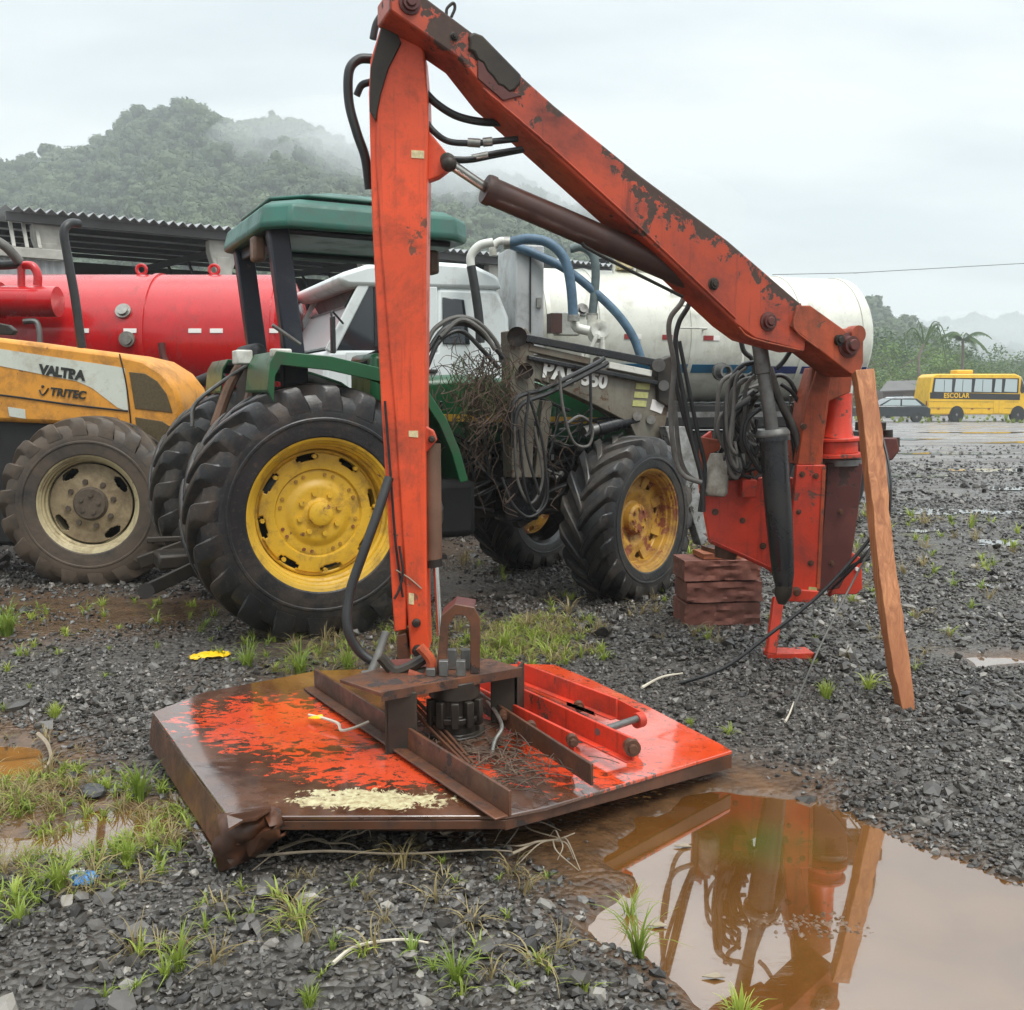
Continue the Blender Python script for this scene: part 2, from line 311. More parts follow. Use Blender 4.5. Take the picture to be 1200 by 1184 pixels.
M['water'] = water_mat()
m, nt, b = nmat('thin_rain_water'); b.inputs['Base Color'].default_value = (.10, .09, .08, 1); b.inputs['Roughness'].default_value = .08; b.inputs['Coat Weight'].default_value = .6; b.inputs['Coat Roughness'].default_value = .05; M['rainwater'] = m

def leafmat(name, a, bcol, trans=.35):
    m, nt, b = nmat(name); L = nt.links.new
    oi = N(nt, 'ShaderNodeObjectInfo'); geo = N(nt, 'ShaderNodeNewGeometry')
    n = nzn(nt, .12, 3, .6, geo.outputs['Position']); n2 = nzn(nt, 1.3, 3, .6, geo.outputs['Position'])
    f = mathn(nt, 'ADD', mathn(nt, 'MULTIPLY', oi.outputs['Random'], .45), mathn(nt, 'ADD', mathn(nt, 'MULTIPLY', n, .5), mathn(nt, 'MULTIPLY', n2, .3)))
    L(mixc(nt, ramp01(nt, f, .3, .95), a, bcol), b.inputs['Base Color']); b.inputs['Roughness'].default_value = .6
    b.inputs['Subsurface Weight'].default_value = 0
    tr = N(nt, 'ShaderNodeBsdfTranslucent'); L(mixc(nt, .5, a, bcol), tr.inputs[0])
    ms = N(nt, 'ShaderNodeMixShader'); ms.inputs[0].default_value = trans
    L(b.outputs[0], ms.inputs[1]); L(tr.outputs[0], ms.inputs[2]); L(ms.outputs[0], nt.nodes['Material Output'].inputs[0]); return m
M['grass'] = leafmat('fresh_yellow_green_grass', (.13, .21, .025), (.44, .50, .09))
M['straw'] = leafmat('dry_straw', (.20, .15, .06), (.42, .34, .16))
M['forest'] = leafmat('forest_leaf', (.018, .045, .016), (.08, .12, .035), .2)
M['bush'] = leafmat('bright_bush_leaf', (.05, .11, .018), (.20, .30, .055), .3)
M['darkbush'] = leafmat('dark_tree_leaf', (.025, .065, .02), (.10, .17, .04), .3)
M['trunk'] = plain('grey_bark', (.16, .13, .10), .9, 0, .3, 4)
m, nt, b = nmat('basalt_gravel'); oi = N(nt, 'ShaderNodeObjectInfo')
r_ = N(nt, 'ShaderNodeValToRGB'); nt.links.new(oi.outputs['Random'], r_.inputs[0])
for e, (p, c) in zip((r_.color_ramp.elements[0], r_.color_ramp.elements[1]), ((0, (.018, .016, .014)), (1, (.24, .22, .19)))): e.position = p; e.color = (*c, 1)
e = r_.color_ramp.elements.new(.65); e.color = (.070, .062, .054, 1)
e = r_.color_ramp.elements.new(.93); e.color = (.12, .11, .098, 1)
nt.links.new(r_.outputs[0], b.inputs['Base Color']); b.inputs['Roughness'].default_value = .33; M['gravel'] = m

# ------------------------------------------------------------------ mesh building
ROOTM = {}
class MB:
    def __init__(s): s.v = []; s.f = []
    def add(s, vs, fs):
        o = len(s.v); s.v += [Vector(p) for p in vs]; s.f += [tuple(i + o for i in f) for f in fs]; return s
    def hexa(s, a):                        # 8 corners: 0-3 bottom ring, 4-7 top ring
        return s.add(a, [(3, 2, 1, 0), (4, 5, 6, 7), (0, 1, 5, 4), (1, 2, 6, 5), (2, 3, 7, 6), (3, 0, 4, 7)])
    def box(s, c, d, rz=0, mat=None):
        x, y, z = (q / 2 for q in d)
        P = [Vector(p) for p in ((-x, -y, -z), (x, -y, -z), (x, y, -z), (-x, y, -z), (-x, -y, z), (x, -y, z), (x, y, z), (-x, y, z))]
        mt = mat if mat is not None else Matrix.Rotation(rz, 3, 'Z')
        return s.hexa([Vector(c) + mt @ p for p in P])
    def prism(s, pts, ext):                # planar polygon pushed along ext
        pts = [Vector(p) for p in pts]; n = len(pts); ext = Vector(ext)
        nr = Vector((0, 0, 0))
        for i in range(n): nr += pts[i].cross(pts[(i + 1) % n])
        if nr.dot(ext) > 0: pts = pts[::-1]
        v = pts + [p + ext for p in pts]
        return s.add(v, [tuple(range(n)), tuple(range(2 * n - 1, n - 1, -1))] + [(i, i + n, (i + 1) % n + n, (i + 1) % n) for i in range(n)])
    def bar(s, p0, p1, w, h, up=(0, 0, 1)):   # rectangular bar, w across, h along up
        p0, p1 = Vector(p0), Vector(p1); d = (p1 - p0).normalized(); up = Vector(up); a = d.cross(up).normalized() * w / 2; u = a.cross(d).normalized() * h / 2
        return s.hexa([p0 - a - u, p0 + a - u, p1 + a - u, p1 - a - u, p0 - a + u, p0 + a + u, p1 + a + u, p1 - a + u])
    def cyl(s, p0, p1, r0, r1=None, n=20, cap=True):
        return s.lathe(p0, p1, [(0, r0), (1, r0 if r1 is None else r1)], n, cap)
    def lathe(s, p0, p1, prof, n=24, cap=True, absolute=False):   # prof: (t along axis, radius)
        p0, p1 = Vector(p0), Vector(p1); ax = p1 - p0; d = ax.normalized()
        if absolute: ax = d
        a = d.orthogonal().normalized(); b = d.cross(a); vs = []
        for t, r in prof:
            for i in range(n):
                an = 2 * math.pi * i / n; vs.append(p0 + ax * t + (a * math.cos(an) + b * math.sin(an)) * r)
        fs = []
        for k in range(len(prof) - 1):
            for i in range(n):
                j = (i + 1) % n; fs.append((k * n + i, k * n + j, (k + 1) * n + j, (k + 1) * n + i))
        if cap: fs.append(tuple(range(n - 1, -1, -1))); fs.append(tuple((len(prof) - 1) * n + i for i in range(n)))
        return s.add(vs, fs)
    def tube(s, pts, r, n=8, sub=6, cap=True, smooth=True):
        pts = [Vector(p) for p in pts]
        if smooth and len(pts) > 2:
            q = [pts[0] * 2 - pts[1]] + pts + [pts[-1] * 2 - pts[-2]]; out = []
            for i in range(1, len(q) - 2):
                for k in range(sub):
                    t = k / sub; a, b, c, d = q[i - 1], q[i], q[i + 1], q[i + 2]
                    out.append(.5 * ((2 * b) + (c - a) * t + (2 * a - 5 * b + 4 * c - d) * t * t + (3 * b - a - 3 * c + d) * t ** 3))
            out.append(pts[-1]); pts = out
        m = len(pts); rr = r if callable(r) else (lambda t: r); vs = []; nrm = None
        for i, p in enumerate(pts):
            d = (pts[min(i + 1, m - 1)] - pts[max(i - 1, 0)]).normalized()
            if nrm is None: nrm = d.orthogonal().normalized()
            nrm = (nrm - d * nrm.dot(d)).normalized(); b = d.cross(nrm); R_ = rr(i / max(1, m - 1))
            for k in range(n):
                an = 2 * math.pi * k / n; vs.append(p + (nrm * math.cos(an) + b * math.sin(an)) * R_)
        fs = [(i * n + k, i * n + (k + 1) % n, (i + 1) * n + (k + 1) % n, (i + 1) * n + k) for i in range(m - 1) for k in range(n)]
        if cap: fs += [tuple(range(n - 1, -1, -1)), tuple((m - 1) * n + k for k in range(n))]
        return s.add(vs, fs)
    def ball(s, c, r, n=10, m=7, sc=(1, 1, 1)):
        c = Vector(c); vs = [c + Vector((0, 0, r * sc[2]))]
        for j in range(1, m):
            ph = math.pi * j / m
            for i in range(n):
                th = 2 * math.pi * i / n; vs.append(c + Vector((r * sc[0] * math.sin(ph) * math.cos(th), r * sc[1] * math.sin(ph) * math.sin(th), r * sc[2] * math.cos(ph))))
        vs.append(c - Vector((0, 0, r * sc[2]))); fs = [(0, 1 + i, 1 + (i + 1) % n) for i in range(n)]
        for j in range(m - 2):
            for i in range(n):
                a = 1 + j * n + i; b = 1 + j * n + (i + 1) % n; fs.append((a, a + n, b + n, b))
        L = len(vs) - 1; fs += [(L, 1 + (m - 2) * n + (i + 1) % n, 1 + (m - 2) * n + i) for i in range(n)]
        return s.add(vs, fs)
    def build(s, name, mat, parent=None, world=False, bevel=0, smooth=40, kind=None):
        vs = s.v
        if world and parent is not None:
            mi = ROOTM[parent.name].inverted(); vs = [mi @ v for v in vs]
        me = bpy.data.meshes.new(name); me.from_pydata([tuple(v) for v in vs], [], s.f); me.update()
        me.materials.append(mat)
        if smooth:
            me.shade_smooth(); me.set_sharp_from_angle(angle=R(smooth))
        o = bpy.data.objects.new(name, me); COL.objects.link(o)
        if parent is not None:
            o.parent = parent; ROOTM[o.name] = ROOTM[parent.name]
        else: ROOTM[o.name] = Matrix.Identity(4)
        if bevel:
            bm = o.modifiers.new('bevel', 'BEVEL'); bm.width = bevel; bm.segments = 2; bm.limit_method = 'ANGLE'; bm.angle_limit = R(40)
        if kind: o['kind'] = kind
        return o
def fix_normals(o):
    import bmesh
    b = bmesh.new(); b.from_mesh(o.data); bmesh.ops.recalc_face_normals(b, faces=b.faces); b.to_mesh(o.data); b.free(); return o
def tag(o, label, cat=None, group=None, kind=None):
    if label: o['label'] = label
    if cat: o['category'] = cat
    if group: o['group'] = group
    if kind: o['kind'] = kind
    return o
def thing(name, label, cat, loc=(0, 0, 0), rz=0, group=None):
    o = bpy.data.objects.new(name, None); COL.objects.link(o); o.empty_display_size = .2
    o.location = loc; o.rotation_euler = (0, 0, rz); tag(o, label, cat, group)
    ROOTM[o.name] = Matrix.Translation(Vector(loc)) @ Matrix.Rotation(rz, 4, 'Z'); return o
def node(name, parent, loc=(0, 0, 0), rz=0):     # an empty part that gathers sub-parts (a wheel)
    o = bpy.data.objects.new(name, None); COL.objects.link(o); o.empty_display_size = .1; o.parent = parent
    o.location = loc; o.rotation_euler = (0, 0, rz)
    ROOTM[o.name] = ROOTM[parent.name] @ Matrix.Translation(Vector(loc)) @ Matrix.Rotation(rz, 4, 'Z'); return o
def child(o, mesh_o):                            # copy of an object (shared mesh)
    c = mesh_o.copy(); COL.objects.link(c); c.parent = o; return c
def lettering(name, text, mat, parent, origin, xdir, updir, size, ext=.002, bold=.0, shear=0, space=1.0):
    cu = bpy.data.curves.new('font', 'FONT'); cu.body = text; cu.size = size; cu.extrude = ext; cu.offset = bold; cu.shear = shear; cu.space_character = space
    t = bpy.data.objects.new('font', cu); COL.objects.link(t); dg = bpy.context.evaluated_depsgraph_get()
    me = bpy.data.meshes.new_from_object(t.evaluated_get(dg)); bpy.data.objects.remove(t)
    x = Vector(xdir).normalized(); z = x.cross(Vector(updir)).normalized(); y = z.cross(x)
    mt = Matrix((x, y, z)).transposed().to_4x4(); mt.translation = Vector(origin)
    if parent is not None: mt = ROOTM[parent.name].inverted() @ mt
    me.transform(mt); me.materials.clear(); me.materials.append(mat)
    o = bpy.data.objects.new(name, me); COL.objects.link(o)
    if parent is not None: o.parent = parent; ROOTM[o.name] = ROOTM[parent.name]
    return o

# ================================================================== GROUND
def npnoise(x, y, scale, octv=4, seed=0):     # cheap value noise on arrays
    out = np.zeros_like(x, dtype=float); amp = 1; tot = 0
    for o in range(octv):
        fx, fy = x * scale * 2 ** o + seed * 17.3 + o * 5.1, y * scale * 2 ** o + seed * 9.7 + o * 3.3
        ix, iy = np.floor(fx).astype(np.int64), np.floor(fy).astype(np.int64); tx, ty = fx - ix, fy - iy
        tx = tx * tx * (3 - 2 * tx); ty = ty * ty * (3 - 2 * ty)
        def h(a, b):
            n = (a * 374761393 + b * 668265263 + (seed + o) * 974711) & 0x7fffffff
            n = ((n ^ (n >> 13)) * 1274126177) & 0x7fffffff; return ((n ^ (n >> 16)) & 0xffff) / 65535.0
        v = (h(ix, iy) * (1 - tx) + h(ix + 1, iy) * tx) * (1 - ty) + (h(ix, iy + 1) * (1 - tx) + h(ix + 1, iy + 1) * tx) * ty
        out += (v - .5) * amp; tot += amp; amp *= .5
    return out / tot * 2
def polysd(x, y, poly):                       # signed distance, + inside
    P = np.array(poly); d = np.full(x.shape, 1e9); ins = np.zeros(x.shape, bool); n = len(P)
    for i in range(n):
        a, b = P[i], P[(i + 1) % n]; e = b - a
        t = np.clip(((x - a[0]) * e[0] + (y - a[1]) * e[1]) / (e @ e), 0, 1)
        d = np.minimum(d, np.hypot(x - a[0] - t * e[0], y - a[1] - t * e[1]))
        c = ((a[1] > y) != (b[1] > y)) & (x < (b[0] - a[0]) * (y - a[1]) / (b[1] - a[1] + 1e-12) + a[0]); ins ^= c
    return np.where(ins, d, -d)
def gp(lst): return [tuple(PZ(u, v)[:2]) for u, v in lst]
PUD = gp([(745, 958), (850, 926), (940, 932), (1060, 972), (1200, 1033), (1420, 1120), (1500, 1300), (1000, 1330), (830, 1210), (770, 1150), (700, 1105), (690, 1066), (715, 1030), (690, 1005)])
PUD2 = gp([(-60, 985), (40, 978), (110, 948), (195, 948), (196, 975), (100, 1004), (-60, 1018)])
PUD3 = gp([(-80, 872), (45, 872), (62, 895), (40, 914), (-80, 920)])
PUD4 = gp([(1115, 768), (1180, 768), (1230, 776), (1150, 784)])
MUDP = gp([(560, 985), (700, 925), (860, 905), (960, 925), (760, 1000), (720, 1075), (660, 1060), (600, 1010)])
MUD2 = gp([(-200, 845), (60, 850), (130, 880), (110, 930), (200, 950), (190, 1000), (60, 1020), (-200, 1080)])
MUD3 = gp([(-100, 690), (120, 690), (330, 700), (200, 745), (60, 760), (-100, 780)])
MUD4 = gp([(320, 790), (230, 800), (240, 835), (520, 800), (640, 760), (560, 690), (700, 640), (600, 600), (430, 640), (250, 720)])
BACK = 9.0
def level(x, y):
    n = npnoise(x, y, .9, 4, 3); n2 = npnoise(x, y, 5, 3, 5); near = np.exp(-((y - 4) / 14.) ** 2)
    h = .022 + (.018 * n + .006 * n2) * near
    for P, dp, nn in ((PUD, .055, .09), (PUD2, .12, .035), (PUD3, .12, .03), (PUD4, .05, .06)):
        s = polysd(x, y, P) + n2 * nn + npnoise(x, y, 2.2, 2, 9) * nn * .8
        w = 1 / (1 + np.exp(-(s) / .022)); h = h * (1 - w) + (-.02 - dp * np.clip(s, 0, .35)) * w
    s = polysd(x, y, MUDP); w = 1 / (1 + np.exp(-(s + n2 * .06) / .06)); h = h - .010 * w
    return h
def mudf(x, y):
    n = npnoise(x, y, 2.5, 4, 11) * .28; m = np.zeros_like(x, dtype=float)
    for P, a, sh in ((PUD, .02, .035), (MUDP, .05, .07), (MUD2, .0, .08), (PUD2, .05, .04), (PUD3, .05, .04), (PUD4, .05, .05)):
        m = np.maximum(m, 1 / (1 + np.exp(-(polysd(x, y, P) + a + n * .5) / sh)))
    m = np.maximum(m, .75 / (1 + np.exp(-(polysd(x, y, MUD3) + n) / .12)))
    m = np.maximum(m, .45 / (1 + np.exp(-(polysd(x, y, MUD4) + n) / .12)))
    return m
def graded(a, b, st, lo, hi):
    c = list(np.arange(a, b, st)); d = st; v = c[-1]
    while v < hi: d *= 1.13; v += d; c.append(v)
    d = st; v = c[0]; pre = []
    while v > lo: d *= 1.13; v -= d; pre.append(v)
    return np.array(pre[::-1] + c)
gx = graded(-2.6, 2.8, .026, -900, 900); gy = graded(1.8, 6.0, .026, -60, 1500)
X, Yg = np.meshgrid(gx, gy); Zg = level(X, Yg); nx, ny = len(gx), len(gy)
co = np.stack([X.ravel(), Yg.ravel(), Zg.ravel()], 1)
ii = (np.arange(ny - 1)[:, None] * nx + np.arange(nx - 1)[None, :]).ravel()
qd = np.stack([ii, ii + 1, ii + nx + 1, ii + nx], 1)
me = bpy.data.meshes.new('ground'); me.vertices.add(len(co)); me.vertices.foreach_set('co', co.ravel())
me.loops.add(qd.size); me.loops.foreach_set('vertex_index', qd.ravel()); me.polygons.add(len(qd)); me.polygons.foreach_set('loop_start', np.arange(len(qd)) * 4)
me.update(calc_edges=True); me.shade_smooth()
a = me.attributes.new('mud', 'FLOAT', 'POINT'); a.data.foreach_set('value', mudf(X, Yg).ravel().astype(np.float32))
me.materials.append(M['ground']); ground = bpy.data.objects.new('ground', me); COL.objects.link(ground); ground['kind'] = 'structure'
def gz(x, y): return float(level(np.array([float(x)]), np.array([float(y)]))[0])
def G(u, v):                                   # pixel -> ground point with its relief
    p = PZ(u, v, .02); p.z = gz(p.x, p.y); return p

def water(name, P):
    a = np.array(P); c = a.mean(0); e = [(Vector((*(c + (p - c) * 1.25), -.004))) for p in a]
    o = MB().add(e, [tuple(range(len(e)))]).build(name, M['water'], smooth=0, kind='structure')
    if o.data.polygons[0].normal.z < 0: o.data.flip_normals()
    return o
water('puddle', PUD); water('puddle', PUD2); water('puddle', PUD3); water('puddle', PUD4)

def pool(u, v, w, h, seed):                    # thin sheet of rain water with a ragged edge, farther out in the yard
    rr = random.Random(seed); P = []
    for i in range(56):
        a = 2 * math.pi * i / 56; k = 1 + .28 * math.sin(a * 3 + seed) + .2 * math.sin(a * 7 + seed * 2) + rr.uniform(-.16, .16); p = PZ(u + math.cos(a) * w * k, v + math.sin(a) * h * k, .0); P.append(Vector((p.x, p.y, .034)))
    c = sum(P, Vector()) / len(P); o = MB().add([c] + P, [(0, 1 + i, 1 + (i + 1) % 56) for i in range(56)]).build('puddle', M['rainwater'], smooth=0, kind='structure')
    if o.data.polygons[0].normal.z < 0: o.data.flip_normals()
for i, q in enumerate(((1120, 603, 70, 3.2), (1180, 640, 40, 3), (1075, 560, 42, 1.6), (1165, 553, 55, 2.0), (1110, 533, 60, 1.3), (1195, 520, 50, 1.0), (1090, 625, 26, 2.2), (1190, 575, 40, 1.6), (1060, 516, 40, .9), (1150, 508, 60, .8), (1160, 690, 34, 3))): pool(*q, i + 1)

# ------------------------------------------------------------------ gravel: stones instanced on computed points
def instancer(name, pts, rot, scl, protos, mat=None, kind='stuff'):
    me = bpy.data.meshes.new(name); me.vertices.add(len(pts)); me.vertices.foreach_set('co', np.asarray(pts, np.float32).ravel())
    a = me.attributes.new('rot', 'FLOAT_VECTOR', 'POINT'); a.data.foreach_set('vector', np.asarray(rot, np.float32).ravel())
    a = me.attributes.new('scl', 'FLOAT_VECTOR', 'POINT'); a.data.foreach_set('vector', np.asarray(scl, np.float32).ravel())
    o = bpy.data.objects.new(name, me); COL.objects.link(o); o['kind'] = kind
    pc = bpy.data.collections.new(name + '_kinds')
    for p in protos: pc.objects.link(p)
    g = bpy.data.node_groups.new(name, 'GeometryNodeTree')
    g.interface.new_socket('Geometry', in_out='INPUT', socket_type='NodeSocketGeometry'); g.interface.new_socket('Geometry', in_out='OUTPUT', socket_type='NodeSocketGeometry')
    n = g.nodes.new; gi = n('NodeGroupInput'); go = n('NodeGroupOutput'); ip = n('GeometryNodeInstanceOnPoints'); ci = n('GeometryNodeCollectionInfo')
    ci.inputs['Collection'].default_value = pc; ci.inputs['Separate Children'].default_value = True; ci.inputs['Reset Children'].default_value = True
    ra = n('GeometryNodeInputNamedAttribute'); ra.data_type = 'FLOAT_VECTOR'; ra.inputs['Name'].default_value = 'rot'
    sa = n('GeometryNodeInputNamedAttribute'); sa.data_type = 'FLOAT_VECTOR'; sa.inputs['Name'].default_value = 'scl'
    rv = n('FunctionNodeRandomValue'); rv.data_type = 'INT'; rv.inputs[4].default_value = 0; rv.inputs[5].default_value = len(protos) - 1
    l = g.links.new; l(gi.outputs[0], ip.inputs['Points']); l(ci.outputs[0], ip.inputs['Instance']); ip.inputs['Pick Instance'].default_value = True
    l(rv.outputs[2], ip.inputs['Instance Index']); l(ra.outputs['Attribute'], ip.inputs['Rotation']); l(sa.outputs['Attribute'], ip.inputs['Scale']); l(ip.outputs[0], go.inputs[0])
    md = o.modifiers.new('scatter', 'NODES'); md.node_group = g; return o
def rockproto(i, mat, jag=.28, n=1):
    import bmesh
    rr = random.Random(i * 13 + 5); b = bmesh.new(); bmesh.ops.create_icosphere(b, subdivisions=n, radius=.5)
    for k in range(7):                          # chop planes give broken faces
        d = Vector((rr.gauss(0, 1), rr.gauss(0, 1), rr.gauss(0, 1))).normalized(); c = rr.uniform(.26, .40)
        for v in b.verts:
            q = v.co.dot(d)
            if q > c: v.co -= d * (q - c)
    for v in b.verts: v.co *= 1 + rr.uniform(-jag, jag) * .3
    me = bpy.data.meshes.new('stone'); b.to_mesh(me); b.free(); me.materials.append(mat)
    return bpy.data.objects.new('stone', me)
def stones():
    P = []
    bands = [(1.9, 3.4, 4300, .0150), (3.4, 5.2, 3200, .0165), (5.2, 8.5, 1500, .021), (8.5, 14, 450, .028), (14, 22, 80, .04), (22, 30, 12, .045)]
    pts, sc = [], []
    for y0, y1, dens, size in bands:
        w = y1 * .72 + 1.3; n = int((y1 - y0) * 2 * w * dens); y = RNG.uniform(y0, y1, n); x = RNG.uniform(-w, w, n)
        k = np.abs(x) < y * .66 + 1.2; x, y = x[k], y[k]
        md = mudf(x, y); cl = npnoise(x, y, 1.1, 3, 21)
        keep = RNG.random(len(x)) < np.clip(1.0 - md * 1.05 + np.minimum(cl * 1.3 + .15, .1) + npnoise(x, y, 4.5, 3, 27) * .5, .012, 1)
        x, y = x[keep], y[keep]; h = level(x, y); s = size * np.exp(RNG.normal(0, .48, len(x))) * (1 + .5 * npnoise(x, y, 1.6, 3, 31))
        q_ = RNG.random(len(x)); ok = ~(((h < -.028) & (q_ < .97)) | ((h < -.010) & (q_ < .55))); x, y, h, s = x[ok], y[ok], h[ok], s[ok]
        pts.append(np.stack([x, y, h + s * RNG.uniform(-.05, .28, len(x))], 1)); sc.append(s)
    pts = np.concatenate(pts); s = np.concatenate(sc); n = len(s)
    rot = np.stack([RNG.normal(0, .45, n), RNG.normal(0, .45, n), RNG.uniform(0, 6.28, n)], 1)
    scl = np.stack([s * RNG.uniform(.9, 1.5, n), s * RNG.uniform(.75, 1.1, n), s * RNG.uniform(.45, .85, n)], 1)
    print('stones', n)
    return instancer('gravel', pts, rot, scl, [rockproto(i, M['gravel']) for i in range(9)])
def rubble():
    m = plain('muddy_brown_rubble', (.13, .07, .035), .35, 0, .4, 30); n = 230; c = PZ(955, 1082, 0); x = RNG.normal(c.x, .10, n); y = RNG.normal(c.y, .035, n); s = RNG.uniform(.008, .026, n)
    k = polysd(x, y, PUD) > .02; x, y, s = x[k], y[k], s[k]; n = len(x)
    return instancer('rubble', np.stack([x, y, -.006 - s * RNG.uniform(-.05, .3, n)], 1), np.stack([RNG.normal(0, .4, n), RNG.normal(0, .4, n), RNG.uniform(0, 6.3, n)], 1), np.stack([s * 1.3, s, s * .6], 1), [rockproto(80 + i, m) for i in range(4)])
tag(rubble(), 'brown rubble just breaking the water in the middle of the puddle', None)
tag(stones(), 'loose dark crushed basalt gravel covering the yard', None)

# ================================================================== HILLS, FOREST, HAZE
RIDGE = [(-500, 260), (-200, 230), (0, 200), (60, 192), (110, 182), (150, 166), (175, 150), (195, 137), (235, 134), (262, 140), (280, 153), (300, 153), (330, 146), (360, 152),
         (400, 168), (440, 186), (500, 200), (560, 207), (600, 218), (640, 232), (700, 262), (760, 300), (840, 335), (900, 372), (960, 390), (1000, 400), (1100, 425), (1300, 450), (1700, 462)]
RIDGE2 = [(700, 440), (850, 400), (920, 372), (980, 360), (1010, 362), (1050, 370), (1075, 384), (1100, 398), (1140, 425), (1180, 440), (1300, 452), (1700, 460)]
RIDGE3 = [(500, 460), (800, 430), (1000, 392), (1080, 374), (1140, 372), (1200, 374), (1300, 380), (1500, 400), (1900, 430)]
def hill(name, ridge, d_foot, d_ridge, d_end, u0, u1, tree, seed, cell, conv=1.0):
    us = np.array([p[0] for p in ridge]); vs = np.array([p[1] for p in ridge]); az = (np.linspace(u0, u1, 150)); rr = np.linspace(0, 1, 46)
    U, T = np.meshgrid(az, rr); D = d_foot + (d_end - d_foot) * T; vr = np.interp(U, us, vs)
    hr = np.maximum((465 - vr) / FPX * d_ridge - tree * .55, 0.2); tr = (d_ridge - d_foot) / (d_end - d_foot)
    up = np.clip(T / tr, 0, 1); prof = np.where(T < tr, up ** 1.3, 1 - .35 * ((T - tr) / (1 - tr)) ** 1.3)
    x = (U - 600) / FPX * D; n = npnoise(x, D, 1 / (d_ridge * .12), 4, seed)
    z = hr * prof * (1 + .16 * n * np.sin(np.pi * np.clip(T / tr, 0, 1)) ** 1.5) - .3 * (T < .01)
    def at(u, t):
        h = np.maximum((465 - np.interp(u, us, vs)) / FPX * d_ridge - tree * .55, .2); uu = np.clip(t / tr, 0, 1)
        pf = np.where(t < tr, uu ** 1.3, 1 - .35 * (np.clip(t - tr, 0, 1) / (1 - tr)) ** 1.3); d = d_foot + (d_end - d_foot) * t; xx = (u - 600) / FPX * d
        nn = npnoise(xx, d, 1 / (d_ridge * .12), 4, seed); return xx, d, h * pf * (1 + .16 * nn * np.sin(np.pi * np.clip(uu, 0, 1)) ** 1.5)
    c = np.stack([x.ravel(), D.ravel(), z.ravel()], 1); nx_, ny_ = len(az), len(rr)
    ii = (np.arange(ny_ - 1)[:, None] * nx_ + np.arange(nx_ - 1)[None, :]).ravel()
    me = bpy.data.meshes.new(name); me.from_pydata(c.tolist(), [], np.stack([ii, ii + 1, ii + nx_ + 1, ii + nx_], 1).tolist()); me.materials.append(M['forest']); me.shade_smooth()
    o = bpy.data.objects.new(name, me); COL.objects.link(o); o['kind'] = 'structure'
    # trees
    n = int((u1 - u0) / FPX * d_ridge * (d_ridge - d_foot) / cell ** 2 * 1.15)
    u = RNG.uniform(u0, u1, n); t = RNG.uniform(.0, tr * 1.03, n); xx, d, zz = at(u, t)
    ok = zz > .6; xx, d, zz = xx[ok], d[ok], zz[ok]; s = tree * np.exp(RNG.normal(0, .22, len(xx)))
    big = RNG.random(len(xx)) < .06; s[big] *= 1.35
    return o, np.stack([xx, d, zz - s * .1], 1), s
def crownproto(i, mat, nleaf=900, leaf=.045, oblate=.85, core=True):
    rr = random.Random(i * 7 + 1); mb = MB(); lobes = []
    for k in range(9):
        a = rr.uniform(0, 6.28); q = rr.uniform(.0, .30); z = rr.uniform(.22, .78); lobes.append((Vector((q * math.cos(a), q * math.sin(a), z * oblate)), rr.uniform(.13, .24)))
    lobes.append((Vector((0, 0, .5 * oblate)), .26))
    for k in range(nleaf):
        c, r = rr.choice(lobes); d = Vector((rr.gauss(0, 1), rr.gauss(0, 1), rr.gauss(.25, 1))).normalized(); p = c + d * r * rr.uniform(.75, 1.1)
        a = (d + Vector((rr.gauss(0, .5), rr.gauss(0, .5), rr.gauss(0, .5)))).normalized().orthogonal().normalized(); b = d.cross(a).normalized(); s = leaf * rr.uniform(.6, 1.3)
        a = a * s; b = b * s * rr.uniform(.5, .9); mb.add([p - a, p - b * .9 + a * .1, p + a, p + b], [(0, 1, 2, 3)])
    if core:
        for c, r in lobes: mb.ball(c, r * .85, 7, 5)
        mb.tube([(0, 0, 0), (0, 0, .45 * oblate)], lambda t: .022, 5)
    o = mb.build('crown', mat, smooth=0); COL.objects.unlink(o); return o
FT = [crownproto(i, M['forest']) for i in range(6)]
def forest(name, args):
    o, p, s = args; n = len(s); rot = np.stack([np.zeros(n), np.zeros(n), RNG.uniform(0, 6.28, n)], 1)
    scl = np.stack([s * RNG.uniform(.9, 1.3, n), s * RNG.uniform(.9, 1.3, n), s * RNG.uniform(.8, 1.15, n)], 1); print(name, n)
    f = instancer(name, p, rot, scl, [c.copy() for c in FT]); return f
tag(forest('forest', hill('hill', RIDGE, 95, 330, 420, -260, 1000, 6.2, 2, 3.9)), 'misty wooded hillside behind the shed on the left')
tag(forest('forest', hill('hill', RIDGE2, 150, 290, 360, 820, 1500, 6.5, 4, 4.4)), 'wooded slope in the middle distance on the right')
tag(forest('forest', hill('hill', RIDGE3, 420, 800, 1000, 850, 1560, 12, 6, 12)), 'farthest hill fading into the mist on the right')

